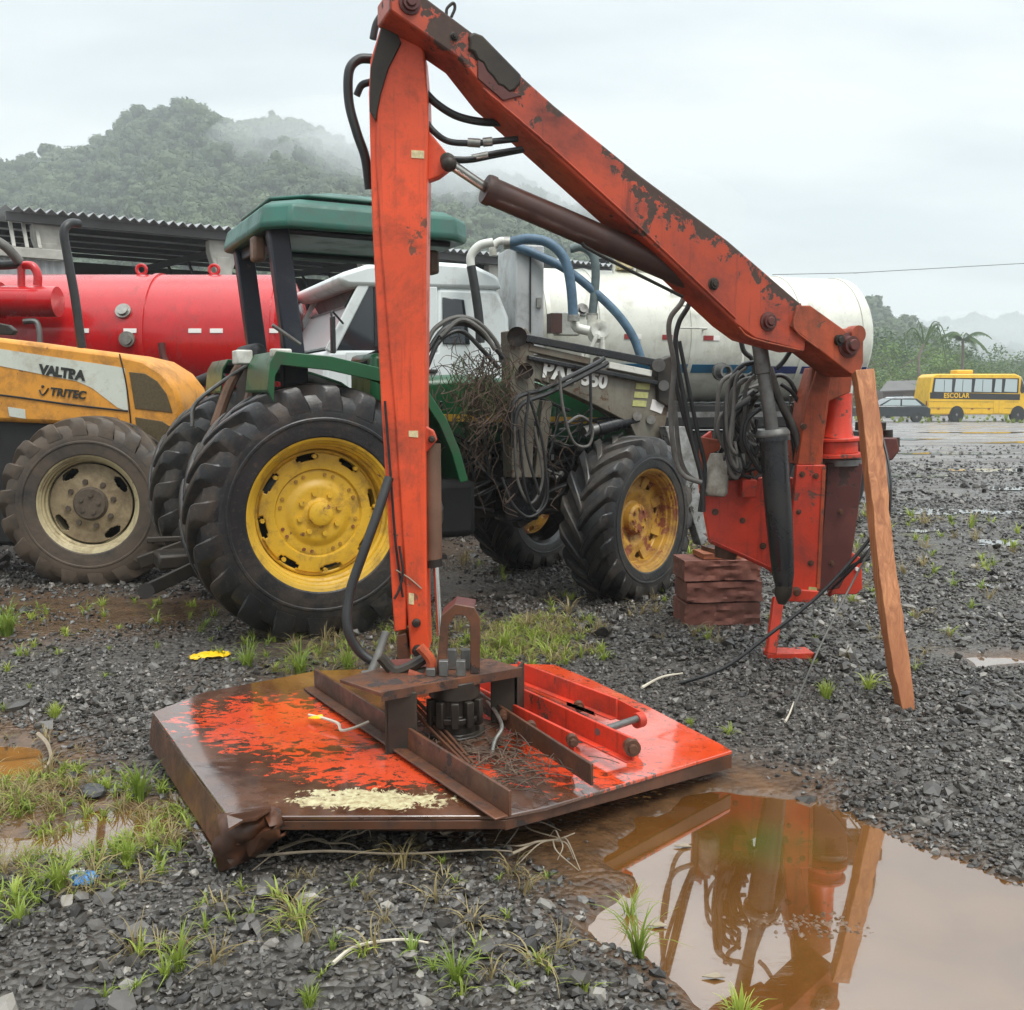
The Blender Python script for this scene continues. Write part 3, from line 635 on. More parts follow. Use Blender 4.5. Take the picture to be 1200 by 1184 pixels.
for k, (u, v, d, a_, b_, c_, dn) in enumerate(((420, 185, 290, 44, 40, 13, .013), (520, 210, 285, 52, 40, 14, .014), (640, 250, 300, 60, 40, 14, .013), (1150, 405, 600, 150, 80, 20, .007))):
    c = PY(u, v, d); mb = MB().ball(c, 1, 28, 16, (a_, b_, c_)); mb_ = mb.build('mist_bank', M['black'], smooth=0, kind='stuff'); mb_['label'] = 'low cloud drifting over the wooded ridge'; mb_.data.materials.clear()
    mm = bpy.data.materials.new('cloud_air'); mm.use_nodes = True; mm.node_tree.nodes.clear(); mo = mm.node_tree.nodes.new('ShaderNodeOutputMaterial'); mv = mm.node_tree.nodes.new('ShaderNodeVolumePrincipled')
    mv.inputs['Color'].default_value = (.97, .99, 1, 1); mv.inputs['Density'].default_value = dn; mm.node_tree.links.new(mv.outputs[0], mo.inputs['Volume']); mb_.data.materials.append(mm)
hz = MB().box((120, 480, 89.5), (1500, 1100, 181)).build('haze', None, smooth=0); hz.data.materials.clear()
hm = bpy.data.materials.new('haze_air'); hm.use_nodes = True; hm.node_tree.nodes.clear()
ho = hm.node_tree.nodes.new('ShaderNodeOutputMaterial'); hv = hm.node_tree.nodes.new('ShaderNodeVolumePrincipled')
hv.inputs['Color'].default_value = (.93, .98, 1, 1); hv.inputs['Density'].default_value = .0011; hv.inputs['Anisotropy'].default_value = .2
hm.node_tree.links.new(hv.outputs[0], ho.inputs['Volume']); hz.data.materials.append(hm); hz['kind'] = 'stuff'; hz['label'] = 'thin rain mist in the air over the yard and hills'

# ================================================================== BACKGROUND: trees, bus, cars, house, wire
def bigtree(name, label, loc, h, mat, seed, w=1.0, group=None, cat='tree', leaves=1500, leaf=.07):
    t = thing(name, label, cat, loc, 0, group); rr = random.Random(seed); tb = MB(); limbs = []
    top = Vector((rr.uniform(-.3, .3), rr.uniform(-.3, .3), h * .62))
    tb.tube([(0, 0, -.2), (rr.uniform(-.1, .1), 0, h * .3), top], lambda q: h * .028 * (1 - .6 * q), 7)
    for k in range(8):
        a = rr.uniform(0, 6.28); z0 = rr.uniform(.25, .55) * h; e = Vector((math.cos(a) * h * .33 * w, math.sin(a) * h * .33 * w, z0 + h * rr.uniform(.1, .35)))
        tb.tube([(0, 0, z0), (e.x * .5, e.y * .5, z0 + (e.z - z0) * .6), e], lambda q: h * .012 * (1 - .7 * q), 5); limbs.append(e)
    tb.build('trunk', M['trunk'], t)
    cm = MB(); lobes = [(e, h * rr.uniform(.13, .2)) for e in limbs] + [(Vector((0, 0, h * .72)), h * .2), (Vector((rr.uniform(-.2, .2) * h, 0, h * .85)), h * .13)]
    lobes += [(Vector((rr.uniform(-.36, .36) * h * w, rr.uniform(-.3, .3) * h * w, rr.uniform(.14, .8) * h)), h * rr.uniform(.09, .16)) for _ in range(9)]
    for k in range(leaves):
        c, r = rr.choice(lobes); d = Vector((rr.gauss(0, 1), rr.gauss(0, 1), rr.gauss(.2, 1))).normalized(); p = c + d * r * (rr.random() ** .4) * 1.15
        if p.z < .1: continue
        a = Vector((rr.gauss(0, 1), rr.gauss(0, 1), rr.gauss(0, .6))).normalized(); b = a.cross(d + Vector((.01, .02, .3))).normalized(); s = leaf * h * rr.uniform(.35, .8) * .6
        cm.add([p - a * s, p - b * s * .5, p + a * s, p + b * s * .5], [(0, 1, 2, 3)])
    cm.build('crown', mat, t, smooth=0); return t
BT = [  # u, Y, height, material, kind label
    (1015, 100, 7.2, 'darkbush', 'dark round tree right beside the far end of the orange post'),
    (1042, 92, 5.6, 'bush', 'bright yellow-green bushy tree between the post and the palms'),
    (1062, 110, 7.6, 'darkbush', 'tall grey-green tree just behind the bare curved palm'),
    (1088, 96, 5.2, 'bush', 'light green shrub tree at the foot of the bare curved palm'),
    (1108, 104, 6.2, 'darkbush', 'olive tree between the two palms over the bus roof'),
    (1128, 90, 4.8, 'bush', 'low bright tree directly under the leafy palm'),
    (1150, 120, 6.6, 'darkbush', 'hazy tree just right of the leafy palm'),
    (1172, 105, 4.6, 'darkbush', 'low dark tree above the middle of the bus'),
    (1195, 112, 5.6, 'bush', 'pale green tree above the front of the bus'),
    (1028, 84, 3.4, 'bush', 'low bush behind the dark parked car'),
    (1225, 100, 5.4, 'darkbush', 'tree at the right picture edge behind the bus'),
]
for i, (u, y, h, mt, lb) in enumerate(BT):
    p = PZ(u, 480); X0 = (u - 600) / FPX * y
    bigtree('broadleaf_tree', lb, (X0, y, 0), h * 1.22, M[mt], i + 3, 1.15, 'trees behind the bus')
ORD = 'first second third fourth fifth sixth seventh eighth ninth tenth eleventh twelfth thirteenth fourteenth fifteenth sixteenth'.split()
for i in range(16):
    y = random.uniform(78, 88); u = 1004 + i * 15
    bigtree('hedge_bush', '%s of the sixteen low scrubby bushes behind the car and bus, counted from the left' % ORD[i], ((u - 600) / FPX * y, y, 0), random.uniform(2.2, 3.4), M['bush' if i % 3 else 'darkbush'], 60 + i, 1.5, 'hedge bushes behind the bus', 'bush', 600, .09)

def palm(name, label, loc, h, fr, dead, seed):
    t = thing(name, label, 'palm tree', loc); rr = random.Random(seed); tb = MB()
    tb.tube([(0, 0, -.2), (.08, 0, h * .5), (0, 0, h)], lambda q: .17 - .05 * q, 8); tb.build('trunk', M['trunk'], t)
    for k in range(fr):
        a = 6.283 * k / fr + rr.uniform(-.2, .2); L = rr.uniform(2.0, 2.6); up = rr.uniform(.5, 1.3); fm = MB(); pts = []
        for q in range(8):
            s = q / 7; pts.append(Vector((math.cos(a) * L * s * .85, math.sin(a) * L * s * .85, h + up * s * 2.2 - 2.6 * s * s)))
        fm.tube(pts, lambda q: .035 * (1 - .7 * q), 4, 2)
        side = Vector((-math.sin(a), math.cos(a), 0))
        for q in range(2, 26):
            s = q / 26 * 7; i0 = min(6, int(s)); p = pts[i0].lerp(pts[i0 + 1], s - i0)
            if dead and rr.random() < .6: continue
            for sg in (-1, 1):
                l = .75 * (1 - abs(q / 26 - .45)) * rr.uniform(.7, 1); e = p + side * sg * l * .7 + Vector((math.cos(a) * .2, math.sin(a) * .2, -l * .6)); w = Vector((math.cos(a), math.sin(a), 0)) * .08
                fm.add([p - w, p + w, e], [(0, 1, 2)])
        fm.build('frond', M['darkbush'] if not dead else M['trunk'], t, smooth=0)
    return t
palm('palm_tree', 'leafy drooping palm above the rear half of the bus', ((1122 - 600) / FPX * 86, 86, 0), 6.3, 13, False, 4)
# bare curved palm
t = thing('dead_palm', 'nearly bare palm with a curved trunk and few hanging fronds', 'palm tree', ((1072 - 600) / FPX * 80, 80, 0))
mb = MB(); mb.tube([(0, 0, -.2), (.1, 0, 2.6), (.0, 0, 4.6), (.35, 0, 5.8)], lambda q: .16 - .07 * q, 8); mb.build('trunk', M['trunk'], t)
for k, (dx, dz, bz) in enumerate(((1.2, 1.6, .6), (-.5, 1.9, .1), (-1.6, .6, .5), (2.3, -1.2, 1.5), (-2.0, -.6, 1.2), (1.5, .2, .9), (2.0, -2.2, 1.4))):
    mb = MB(); e = Vector((.35 + dx, .3 * math.sin(k * 2), 5.8 + dz)); mid = Vector((.35 + dx * .5, 0, 5.8 + max(dz, 0) * .6 + bz)); mb.tube([(.35, 0, 5.7), mid, e], lambda q: .07 * (1 - .6 * q), 5)
    for q in range(12):
        s = q / 12; p = Vector((.35, 0, 5.7)).lerp(mid, min(1, s * 2)) if s < .5 else mid.lerp(e, s * 2 - 1)
        mb.add([p, p + Vector((.06, 0, 0)), p + Vector((random.uniform(-.15, .15), .2, -.55))], [(0, 1, 2)])
    mb.build('frond', M['darkbush'], t, smooth=0)

def school_bus():
    y0 = 58.0; xr = (1069 - 600) / FPX * y0 + .8; t = thing('school_bus', 'yellow school minibus with a black ESCOLAR band along its side', 'bus', (xr, y0, 0)); Lb = 7.2; Wd = 2.1; H0, H1 = .42, 2.62
    t.scale = (.90, 1, 1.08); side = [(0, H0), (0, 1.4), (.18, 2.45), (.45, H1), (5.6, H1), (5.95, 2.5), (6.55, 1.5), (7.15, 1.28), (7.3, .9), (7.3, H0)]
    MB().prism([(x, 0, z) for x, z in side], (0, Wd, 0)).build('body', M['busyellow'], t, bevel=.06)
    MB().prism([(x, -.012, z) for x, z in ((.12, 1.28), (5.98, 1.20), (5.98, 1.52), (.1, 1.62))], (0, .01, 0)).build('black_band', M['black'], t)
    for a, b in ((.3, 1.5), (1.62, 2.78), (2.9, 4.1), (4.22, 4.75), (4.87, 5.75)):
        w = MB().prism([(a + .05, -.03, 1.66), (b, -.03, 1.63), (b, -.03, 2.32), (a + .12, -.03, 2.34)], (0, .02, 0)).build('window', M['screen'], t)
    MB().prism([(.22, -.018, 1.62), (5.85, -.018, 1.58), (5.85, -.018, 2.38), (.32, -.018, 2.40)], (0, .012, 0)).build('window_surround', M['black'], t)
    MB().prism([(5.98, -.02, 1.66), (6.40, -.02, 1.62), (6.02, -.02, 2.35)], (0, .02, 0)).build('quarter_window', M['glass'], t)
    MB().prism([(6.02, .1, 2.47), (6.56, .1, 1.56), (6.56, Wd - .1, 1.56), (6.02, Wd - .1, 2.47)], (.03, 0, .02)).build('windscreen', M['screen'], t)
    for a, b in ((4.3, 4.62), (4.66, 4.98)): MB().prism([(a, -.02, .5), (b, -.02, .5), (b, -.02, 1.2), (a, -.02, 1.2)], (0, .015, 0)).build('door_leaf', M['busyellow'], t, bevel=.01)
    for x in (1.9, 5.9):
        wl_ = node('wheel', t, (x, .1, .4)); MB().lathe((0, -.14, 0), (0, .14, 0), [(0, .25), (0, .37), (.15, .4), (.85, .4), (1, .37), (1, .25)], 24).build('tyre', M['black'], wl_)
        MB().lathe((0, -.15, 0), (0, .1, 0), [(0, .06), (.1, .1), (.4, .13), (.1, .23), (1, .24)], 20).build('rim', M['grey_steel'], wl_)
        MB().lathe((x, -.02, .42), (x, .2, .42), [(0, .47), (1, .47)], 24).build('wheel_arch', M['black'], t)
    MB().box((6.0, -.22, 1.75), (.12, .1, .38)).build('mirror', M['black'], t, bevel=.02)
    MB().box((7.3, .3, .78), (.06, .3, .16)).build('headlight', M['reflect_w'], t, bevel=.02)
    MB().box((-.03, 1.05, .62), (.08, 2.0, .2)).build('rear_bumper', M['black'], t, bevel=.02); MB().box((7.33, 1.05, .55), (.10, 2.0, .24)).build('front_bumper', M['black'], t, bevel=.03)
    MB().box((-.015, .2, 1.0), (.03, .12, .3)).build('tail_lamp', M['reflect_r'], t)
    for x in (.7, 2.9, 4.0, 6.5): MB().box((x, -.015, .72), (.14, .02, .05)).build('side_marker', M['reflect_r'], t)
    for z in (1.12, .78): MB().bar((.05, -.008, z), (5.9, -.008, z - .02), .012, .014).build('side_trim', M['black'], t)
    for x in (1.0, 2.2, 3.5): MB().box((x, -.035, 1.98), (.02, .02, .62)).build('window_divider', M['black'], t)
    MB().box((2.6, 1, H1 + .12), (1.1, .9, .22)).build('roof_vent', M['busyellow'], t, bevel=.06)
    lettering('side_lettering', 'ESCOLAR', M['busyellow'], t, (xr + 1.0, y0 - .02, 1.33), (1, 0, 0), (0, 0, 1), .36, .004, .012, space=1.12)
school_bus()
def car(label, u, y, paintm, Lc, flip, h=1.42):
    x0 = (u - 600) / FPX * y; t = thing('parked_car', label, 'car', (x0, y, 0), 0, 'cars parked behind the bus'); s = -1 if flip else 1; k = h / 1.42
    body = [(0, .35), (0, .75), (.1, .92), (1.05, .98), (Lc - .25, .95), (Lc, .8), (Lc, .35)]
    MB().prism([(x * s, 0, z * k) for x, z in body], (0, 1.65, 0)).build('body', paintm, t, bevel=.05)
    top = [(.95, .95), (1.65, 1.36), (1.9, 1.42), (3.2, 1.40), (3.75, 1.0), (3.8, .95)]
    MB().prism([(x * s, .1, z * k) for x, z in top], (0, 1.45, 0)).build('cabin', paintm, t, bevel=.06)
    for pl in ([(1.2, .99), (1.72, 1.32), (2.25, 1.33), (2.25, .99)], [(2.35, .99), (2.35, 1.33), (3.1, 1.32), (3.5, .99)]):
        MB().prism([(x * s, .08, z * k) for x, z in pl], (0, .015, 0)).build('window', M['screen'], t)
    for x in (.85, Lc - .8):
        w = node('wheel', t, (x * s, .1, .31)); MB().lathe((0, -.11, 0), (0, .11, 0), [(0, .2), (0, .29), (.15, .31), (.85, .31), (1, .2)], 20).build('tyre', M['black'], w)
        MB().lathe((0, -.12, 0), (0, .05, 0), [(0, .05), (.2, .12), (.1, .19), (1, .2)], 16).build('rim', M['grey_steel'], w)
    MB().box((Lc * s - .02 * s, .3, .72 * k), (.06, .3, .14)).build('headlight', M['reflect_w'], t, bevel=.02)
car('dark hatchback parked left of the yellow bus', 1008, 57, M['carblack'], 4.0, False)
car('pale grey car half hidden between the dark car and the bus', 1100, 68, M['cargrey'], 4.3, True, 1.5)
t = thing('low_house', 'low house with a grey sheet roof behind the parked cars', 'house', ((1030 - 600) / FPX * 76, 76, 0))
MB().box((2.7, 2, 1), (5.2, 4, 2)).build('wall', M['housewall'], t); MB().prism([(-.3, -.4, 1.85), (5.9, -.4, 2.1), (5.4, 2, 2.75), (1.2, 2, 2.65)], (0, 0, .08)).build('roof', M['greyroof'], t)
for s_ in (1.2, 3.4): MB().box((s_, -.01, 1.2), (.9, .05, .8)).build('window', M['glass'], t)
o = MB().tube([PY(905, 322, 40), PY(1000, 320, 40), PY(1020, 319, 40), PY(1250, 306, 40)], .014, 5, 8).build('power_line', M['wire']); tag(o, 'thin overhead line crossing the sky on the right', 'wire')
o = MB().tube([PY(560, 262, 60), PY(905, 322, 40)], .014, 5).build('power_line', M['wire']); bpy.data.objects.remove(o)

# ------------------------------------------------------------------ SHED
def shed():
    A0 = PY(5, 250, 18.7); B0 = PY(550, 299, 24.4); A0.z = B0.z = 5.0; d = (B0 - A0); d.z = 0; d.normalize(); nrm = Vector((-d.y, d.x, 0)); Ls = 14.5
    rz = math.atan2(d.y, d.x); t = thing('open_shed', 'long open-fronted shed with sheet roof and concrete posts behind the tankers', 'shed', (A0.x, A0.y, 0), rz)
    # corrugated sheets of the roof, each 1.1 m wide, rising away from the eave
    dep = 9.0; n = 13; sw = Ls / n; sheet = None
    for k in range(n):
        vs = []; fs = []; m_ = 12
        for j in range(m_ + 1):
            x = j / m_ * (sw + .02); z = .045 * math.cos(j * math.pi); 
            for (y, zz) in ((-.35, -.05), (dep, .55)): vs += [(x, y, 5.0 + zz + z), (x, y, 4.985 + zz + z)]
        for j in range(m_):
            a = j * 4; b_ = a + 4; fs += [(a, b_, b_ + 2, a + 2), (a + 1, a + 3, b_ + 3, b_ + 1), (a, a + 1, b_ + 1, b_), (a + 2, b_ + 2, b_ + 3, a + 3)]
        if sheet is None: sheet = MB().add(vs, fs).build('roof_sheet', M['sheet'], t, smooth=30); o = sheet
        else: o = child(t, sheet)
        o.location = (k * sw, 0, .006 * (k % 2))
    MB().bar((0, -.1, 4.82), (Ls, -.1, 4.82), .12, .16).build('eave_beam', M['sheet_dark'], t)
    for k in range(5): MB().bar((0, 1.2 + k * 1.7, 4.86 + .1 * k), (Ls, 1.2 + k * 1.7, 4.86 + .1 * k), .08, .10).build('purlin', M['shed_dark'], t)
    post = None
    for k, x in enumerate((.75, 4.09, 7.55, 11.0)):
        mb = MB(); mb.box((0, .1, 2.2), (.30, .3, 4.4)); mb.prism([(-.15, -.02, 4.0), (.15, -.02, 4.0), (.30, -.02, 4.5), (.30, -.02, 4.74), (-.30, -.02, 4.74), (-.30, -.02, 4.5)], (0, .26, 0))
        if post is None: post = mb.build('post', M['concrete'], t, bevel=.02); o = post
        else: o = child(t, post)
        o.location = (x, 0, 0)
        mb = MB(); mb.bar((x, .2, 4.55), (x, dep - .2, 4.95), .1, .14); mb.bar((x, .2, 3.9), (x, dep - .2, 4.3), .06, .08)
        for q in range(5): mb.bar((x, .3 + q * 1.6, 3.95 + q * .07), (x, 1.1 + q * 1.6, 4.7 + q * .04), .05, .05)
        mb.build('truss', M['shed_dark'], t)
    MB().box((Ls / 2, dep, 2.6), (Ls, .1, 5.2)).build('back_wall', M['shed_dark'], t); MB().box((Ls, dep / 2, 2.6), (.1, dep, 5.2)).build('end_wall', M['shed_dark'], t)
    # lean-to wall of upright ribbed sheets at the left end
    pn = None
    for k in range(12):
        mb = MB(); vs = []; 
        for j in range(5):
            x = j * .07; y = -.02 if j % 2 else .02; vs += [(x, y, 0), (x, y, 4.05)]
        mb.add(vs + [(x_, y_ + .01, z_) for x_, y_, z_ in vs], [(2 * j, 2 * j + 2, 2 * j + 3, 2 * j + 1) for j in range(4)])
        if pn is None: pn = mb.build('wall_sheet', M['sheet'], t, smooth=0); o = pn
        else: o = child(t, pn)
        o.location = (-2.4 + k * .28, -.25, 0)
    MB().bar((-2.6, -.3, 4.15), (1.0, -.3, 4.15), .16, .18).build('head_beam', M['concrete'], t, bevel=.01)
    for k in range(3): MB().bar((.1 + k * .22, -.25, 4.25), (.1 + k * .22, .2, 4.9), .06, .06).build('strut', M['concrete'], t)
shed()

# ================================================================== TANKERS
def arcband(mb, p0, p1, r, a0, a1, t=.006, n=8):        # strip on a horizontal tank side; angle from -y towards +z
    p0, p1 = Vector(p0), Vector(p1); d = (p1 - p0).normalized(); up = Vector((0, 0, 1)); out = d.cross(up).normalized()
    if out.y > 0: out = -out
    vs = []
    for i in range(n + 1):
        a = R(a0 + (a1 - a0) * i / n); q = out * math.cos(a) + up * math.sin(a)
        vs += [p0 + q * r, p1 + q * r, p0 + q * (r + t), p1 + q * (r + t)]
    fs = []
    for i in range(n):
        a = i * 4; b = a + 4; fs += [(a + 2, b + 2, b + 3, a + 3), (a, a + 1, b + 1, b), (a, b, b + 2, a + 2), (a + 1, a + 3, b + 3, b + 1)]
    fs += [(0, 2, 3, 1), (n * 4, n * 4 + 1, n * 4 + 3, n * 4 + 2)]; return mb.add(vs, fs)
def tank_profile(L, r, dish=.28):
    return [(-dish, .001), (-dish * .97, r * .25), (-dish * .85, r * .5), (-dish * .62, r * .74), (-dish * .3, r * .93), (0, r), (L, r), (L + dish * .2, r * .93), (L + dish * .42, r * .74), (L + dish * .6, r * .5), (L + dish * .68, r * .25), (L + dish * .7, .001)]
def white_truck():
    ph = R(16); t = thing('vacuum_truck', 'white vacuum tank truck with a raked cab and blue suction hoses', 'truck', (-1.73, 9.6, 0), ph)
    z0, r, x0, Lt, yc = 2.19, .75, 2.27, 4.03, 1.1
    ex = Vector((-.3, 2.05, 0))
    def slab(name, pts, mat, e=ex, y=0, bev=.03, par=t): return MB().prism([(x, y, z) for x, z in pts], e).build(name, mat, par, bevel=bev)
    cabo = slab('cab_body', [(-.12, .7), (-.13, 1.5), (-.06, 1.95), (1.0, 1.97), (1.02, 2.58), (1.66, 2.58), (1.78, 2.3), (1.82, .7)], M['cabwhite'], bev=.05)
    slab('cab_roof', [(.16, 2.56), (.06, 2.60), (.08, 2.68), (.34, 2.77), (.8, 2.83), (1.4, 2.81), (1.66, 2.70), (1.7, 2.57)], M['cabwhite'], bev=.05, e=ex * 1.01, y=-.02)
    slab('cab_glass', [(.02, 1.95), (.36, 2.57), (1.01, 2.57), (1.01, 1.95)], M['glass'], e=ex * .96, y=.03, bev=.0)
    MB().prism([(-.015, .16, 1.97), (.30, .16, 2.52), (.05, 1.88, 2.52), (-.265, 1.88, 1.97)], (-.03, 0, .018)).build('windscreen', M['screen'], t)
    MB().prism([(.19, .26, 2.36), (.30, .26, 2.545), (.075, 1.8, 2.545), (-.035, 1.8, 2.36)], (-.05, 0, .03)).build('tinted_screen_band', M['glass'], t)
    for q in (0, .955):
        o_ = ex * q; MB().bar(Vector((-.03, .045, 1.93)) + o_, Vector((.32, .045, 2.60)) + o_, .09, .10).build('windscreen_pillar', M['cabwhite'], t, bevel=.012)
    MB().bar((.98, .02, 1.95), (.98, .02, 2.58), .06, .10, up=(1, 0, 0)).build('door_pillar', M['cabwhite'], t, bevel=.01)
    MB().bar((.42, .012, 1.99), (.42, .012, 2.56), .02, .03, up=(1, 0, 0)).build('window_bar', M['black'], t)
    MB().prism([(1.08, -.018, 2.02), (1.08, -.018, 2.48), (1.30, -.018, 2.46), (1.36, -.018, 2.02)], (0, .02, 0)).build('rear_window', M['glass'], t, bevel=.008)
    MB().prism([(.15, -.008, .95), (.12, -.008, 1.93), (1.0, -.008, 1.95), (1.02, -.008, .95)], (0, .012, 0)).build('door', M['cabwhite'], t, bevel=.006)
    MB().box((.95, -.03, 1.75), (.14, .04, .04)).build('door_handle', M['black'], t, bevel=.01)
    mb = MB().tube([(.1, -.02, 2.2), (-.02, -.16, 2.3), (-.02, -.18, 2.2)], .012, 6); mb.box((-.02, -.2, 2.08), (.04, .14, .34)); mb.build('wing_mirror', M['black'], t, bevel=.01)
    MB().tube([(.48, -.02, 2.62), (.60, -.05, 2.70), (.74, -.02, 2.66)], .012, 6).build('grab_rail', M['black'], t)
    # tank
    bt = MB().lathe((x0, yc, z0), (x0 + 1, yc, z0), tank_profile(Lt, r), 56, False, True).build('tank', M['whitetank'], t)
    for q in (.02, .62, 1.7, 3.1, Lt - .12): MB().lathe((x0, yc, z0), (x0 + 1, yc, z0), [(q, r), (q, r + .012), (q + .05, r + .012), (q + .05, r)], 56, False, True).build('weld_band', M['whitetank'], bt)
    arcband(MB(), (x0 + .02, yc, z0), (x0 + 2.6, yc, z0), r + .002, -34, -26).build('blue_stripe', M['stripe_blue'], bt)
    arcband(MB(), (x0 + 2.62, yc, z0), (x0 + Lt, yc, z0), r + .002, -34, -27).build('navy_stripe', M['navy'], bt)
    for q in (.9, 1.35, 1.85):
        arcband(MB(), (x0 + q, yc, z0), (x0 + q + .12, yc, z0), r + .003, -5, -1).build('red_reflector', M['reflect_r'], bt)
        arcband(MB(), (x0 + q + .12, yc, z0), (x0 + q + .2, yc, z0), r + .003, -5, -1).build('white_reflector', M['reflect_w'], bt)
    for q in range(4):
        a = R(55 - q * 17); c = Vector((x0 + 1.52, yc - (r + .0) * math.cos(a), z0 + r * math.sin(a))); o = Vector((0, -math.cos(a), math.sin(a))) * .1
        MB().tube([c, c + o, c + o + Vector((.32, 0, 0)), c + Vector((.32, 0, 0))], .012, 6, smooth=False).build('ladder_rung', M['whitepart'], bt)
    for q, a in ((2.35, 2), (.42, 18)):
        a = R(a); c = Vector((x0 + q, yc - r * math.cos(a), z0 + r * math.sin(a))); o = Vector((0, -math.cos(a), math.sin(a)))
        MB().lathe(c, c + o, [(0, .07), (.03, .07), (.03, .045), (.06, .045), (.06, .001)], 16, False, True).build('sight_port', M['grey_steel'], bt)
    mb = MB().tube([(x0 + 2.4, yc - r - .05, z0 + .02), (x0 + 2.7, yc - r - .05, z0 + .02)], .02, 8, smooth=False).build('port_lever', M['grey_steel'], bt)
    c = Vector((x0 + 2.05, yc - r - .02, 1.78)); MB().lathe(c, c + Vector((0, -.16, 0)), [(0, .1), (.3, .1), (.3, .075), (1, .075), (1, .05), (.6, .04)], 18, False).build('outlet_valve', M['grey_steel'], bt)
    MB().tube([c + Vector((.14, -.1, 0)), c + Vector((.2, -.14, .1)), c + Vector((.18, -.14, .3))], .014, 6).build('valve_handle', M['whitepart'], bt)
    # manhole and top fittings
    c = Vector((x0 + 1.55, yc, z0 + r)); mb = MB().lathe(c - Vector((0, 0, .1)), c + Vector((0, 0, .16)), [(0, .3), (.8, .3), (.8, .34), (1, .34), (1, .001)], 24, False); mb.box(c + Vector((0, -.25, .24)), (.5, .05, .05)); mb.build('manhole', M['whitepart'], bt)
    MB().box(c + Vector((-.42, -.2, .07)), (.22, .2, .16)).build('filler_box', M['label_cream'], bt, bevel=.02)
    for q in range(2): MB().tube([c + Vector((-.6 + q * .25, -.3, -.05)), c + Vector((-.6 + q * .25, -.3, .28)), c + Vector((-.3 + q * .25, -.3, .28))], .018, 6, smooth=False).build('rail', M['whitepart'], bt)
    # grey cabinet between cab and tank
    cb = MB().box((1.99, .35, 2.15), (.30, .7, 1.75)).build('cabinet', M['boxgrey'], t, bevel=.015)
    MB().box((1.99, -.012, 2.2), (.012, .02, 1.6)).build('door_seam', M['black'], cb)
    for zz in (1.6, 2.45): MB().box((2.08, -.015, zz), (.05, .03, .1)).build('hinge', M['fitting'], cb)
    MB().box((2.42, .1, 2.25), (.26, .12, .24)).build('junction_box', M['whitepart'], t, bevel=.015); MB().box((2.27, .05, 2.25), (.12, .14, .2)).build('junction_plate', M['barrel_brown'], t)
    # chassis, mudguard, wheels (mostly hidden)
    MB().bar((.2, .7, .95), (6.4, .7, .95), .12, .26).build('frame_rail', M['chassis'], t); MB().bar((.2, 1.5, .95), (6.4, 1.5, .95), .12, .26).build('frame_rail', M['chassis'], t)
    MB().box((4.3, 1.1, 1.27), (4.0, .9, .3)).build('tank_cradle', M['chassis'], t, bevel=.03)
    MB().bar((3.2, .35, 1.30), (6.2, .35, 1.30), .05, .06).build('side_rail', M['grey_steel'], t)
    for x in (.75, 4.4, 5.6):
        for y in (.2, 1.95):
            w = node('wheel', t, (x, y, .5)); MB().lathe((0, -.14, 0), (0, .14, 0), [(0, .3), (0, .46), (.15, .5), (.85, .5), (1, .46), (1, .3)], 28).build('tyre', M['black'], w)
            MB().lathe((0, -.14, 0), (0, .1, 0), [(0, .05), (0, .12), (.4, .16), (.3, .28), (0, .31)], 24, False).build('rim', M['grey_steel'], w)
    # hoses
    def W(u, v, y): return PY(u, v, y)
    def hose(pts, r, mat, y, nm='hose'): return MB().tube([W(a, b, y + (c[0] if c else 0)) for a, b, *c in pts], r, 10).build(nm, mat, t, world=True)
    hose([(563, 402), (561, 370), (556, 335), (552, 312)], .045, M['hose'], 9.75, 'standpipe')
    hose([(552, 314), (552, 300), (562, 288), (578, 284)], .042, M['whitepart'], 9.75, 'elbow_pipe')
    hose([(578, 300), (578, 290), (586, 283), (598, 284)], .04, M['whitepart'], 9.9, 'elbow_pipe')
    hose([(594, 285), (620, 280), (645, 286), (662, 305), (669, 335), (672, 374)], .05, M['bluehose'], 9.8, 'suction_hose')
    hose([(598, 287), (625, 297), (665, 317), (700, 345), (725, 370), (742, 395), (752, 422)], .045, M['bluehose'], 10.1, 'suction_hose')
    hose([(668, 292), (682, 290), (695, 300), (698, 325), (694, 372)], .045, M['greenhose'], 10.1, 'suction_hose')
    hose([(672, 374), (676, 384), (690, 388)], .05, M['whitepart'], 9.9, 'elbow_pipe')
    hose([(694, 370), (694, 392), (700, 400)], .05, M['whitepart'], 10.0, 'elbow_pipe')
    for (a, b, y) in ((672, 373, 9.8), (694, 371, 10.1), (594, 285, 9.8)):
        c = W(a, b, y); MB().lathe(c - Vector((0, 0, .03)) if a > 600 else c - Vector((.03, 0, 0)), c + (Vector((0, 0, .03)) if a > 600 else Vector((.03, 0, 0))), [(0, .06), (1, .06)], 14).build('hose_clamp', M['fitting'], t, world=True)
    c = W(702, 388, 10.0); MB().lathe(c + Vector((0, .14, 0)), c + Vector((0, -.1, 0)), [(0, .11), (.6, .11), (.6, .085), (1, .085), (1, .03), (.9, .001)], 20, False).build('diverter_valve', M['whitepart'], t, world=True)
    for pts in ([(700, 392), (688, 418), (680, 432)], [(706, 395), (706, 420), (700, 445)], [(682, 410), (682, 430)]): MB().tube([W(a, b, 9.9) for a, b in pts], .022, 8).build('valve_lever', M['whitepart'], t, world=True)
    MB().box(W(700, 283, 11.2), (.5, .3, .22)).build('walkway_box', M['whitepart'], t, world=True, bevel=.02)
white_truck()

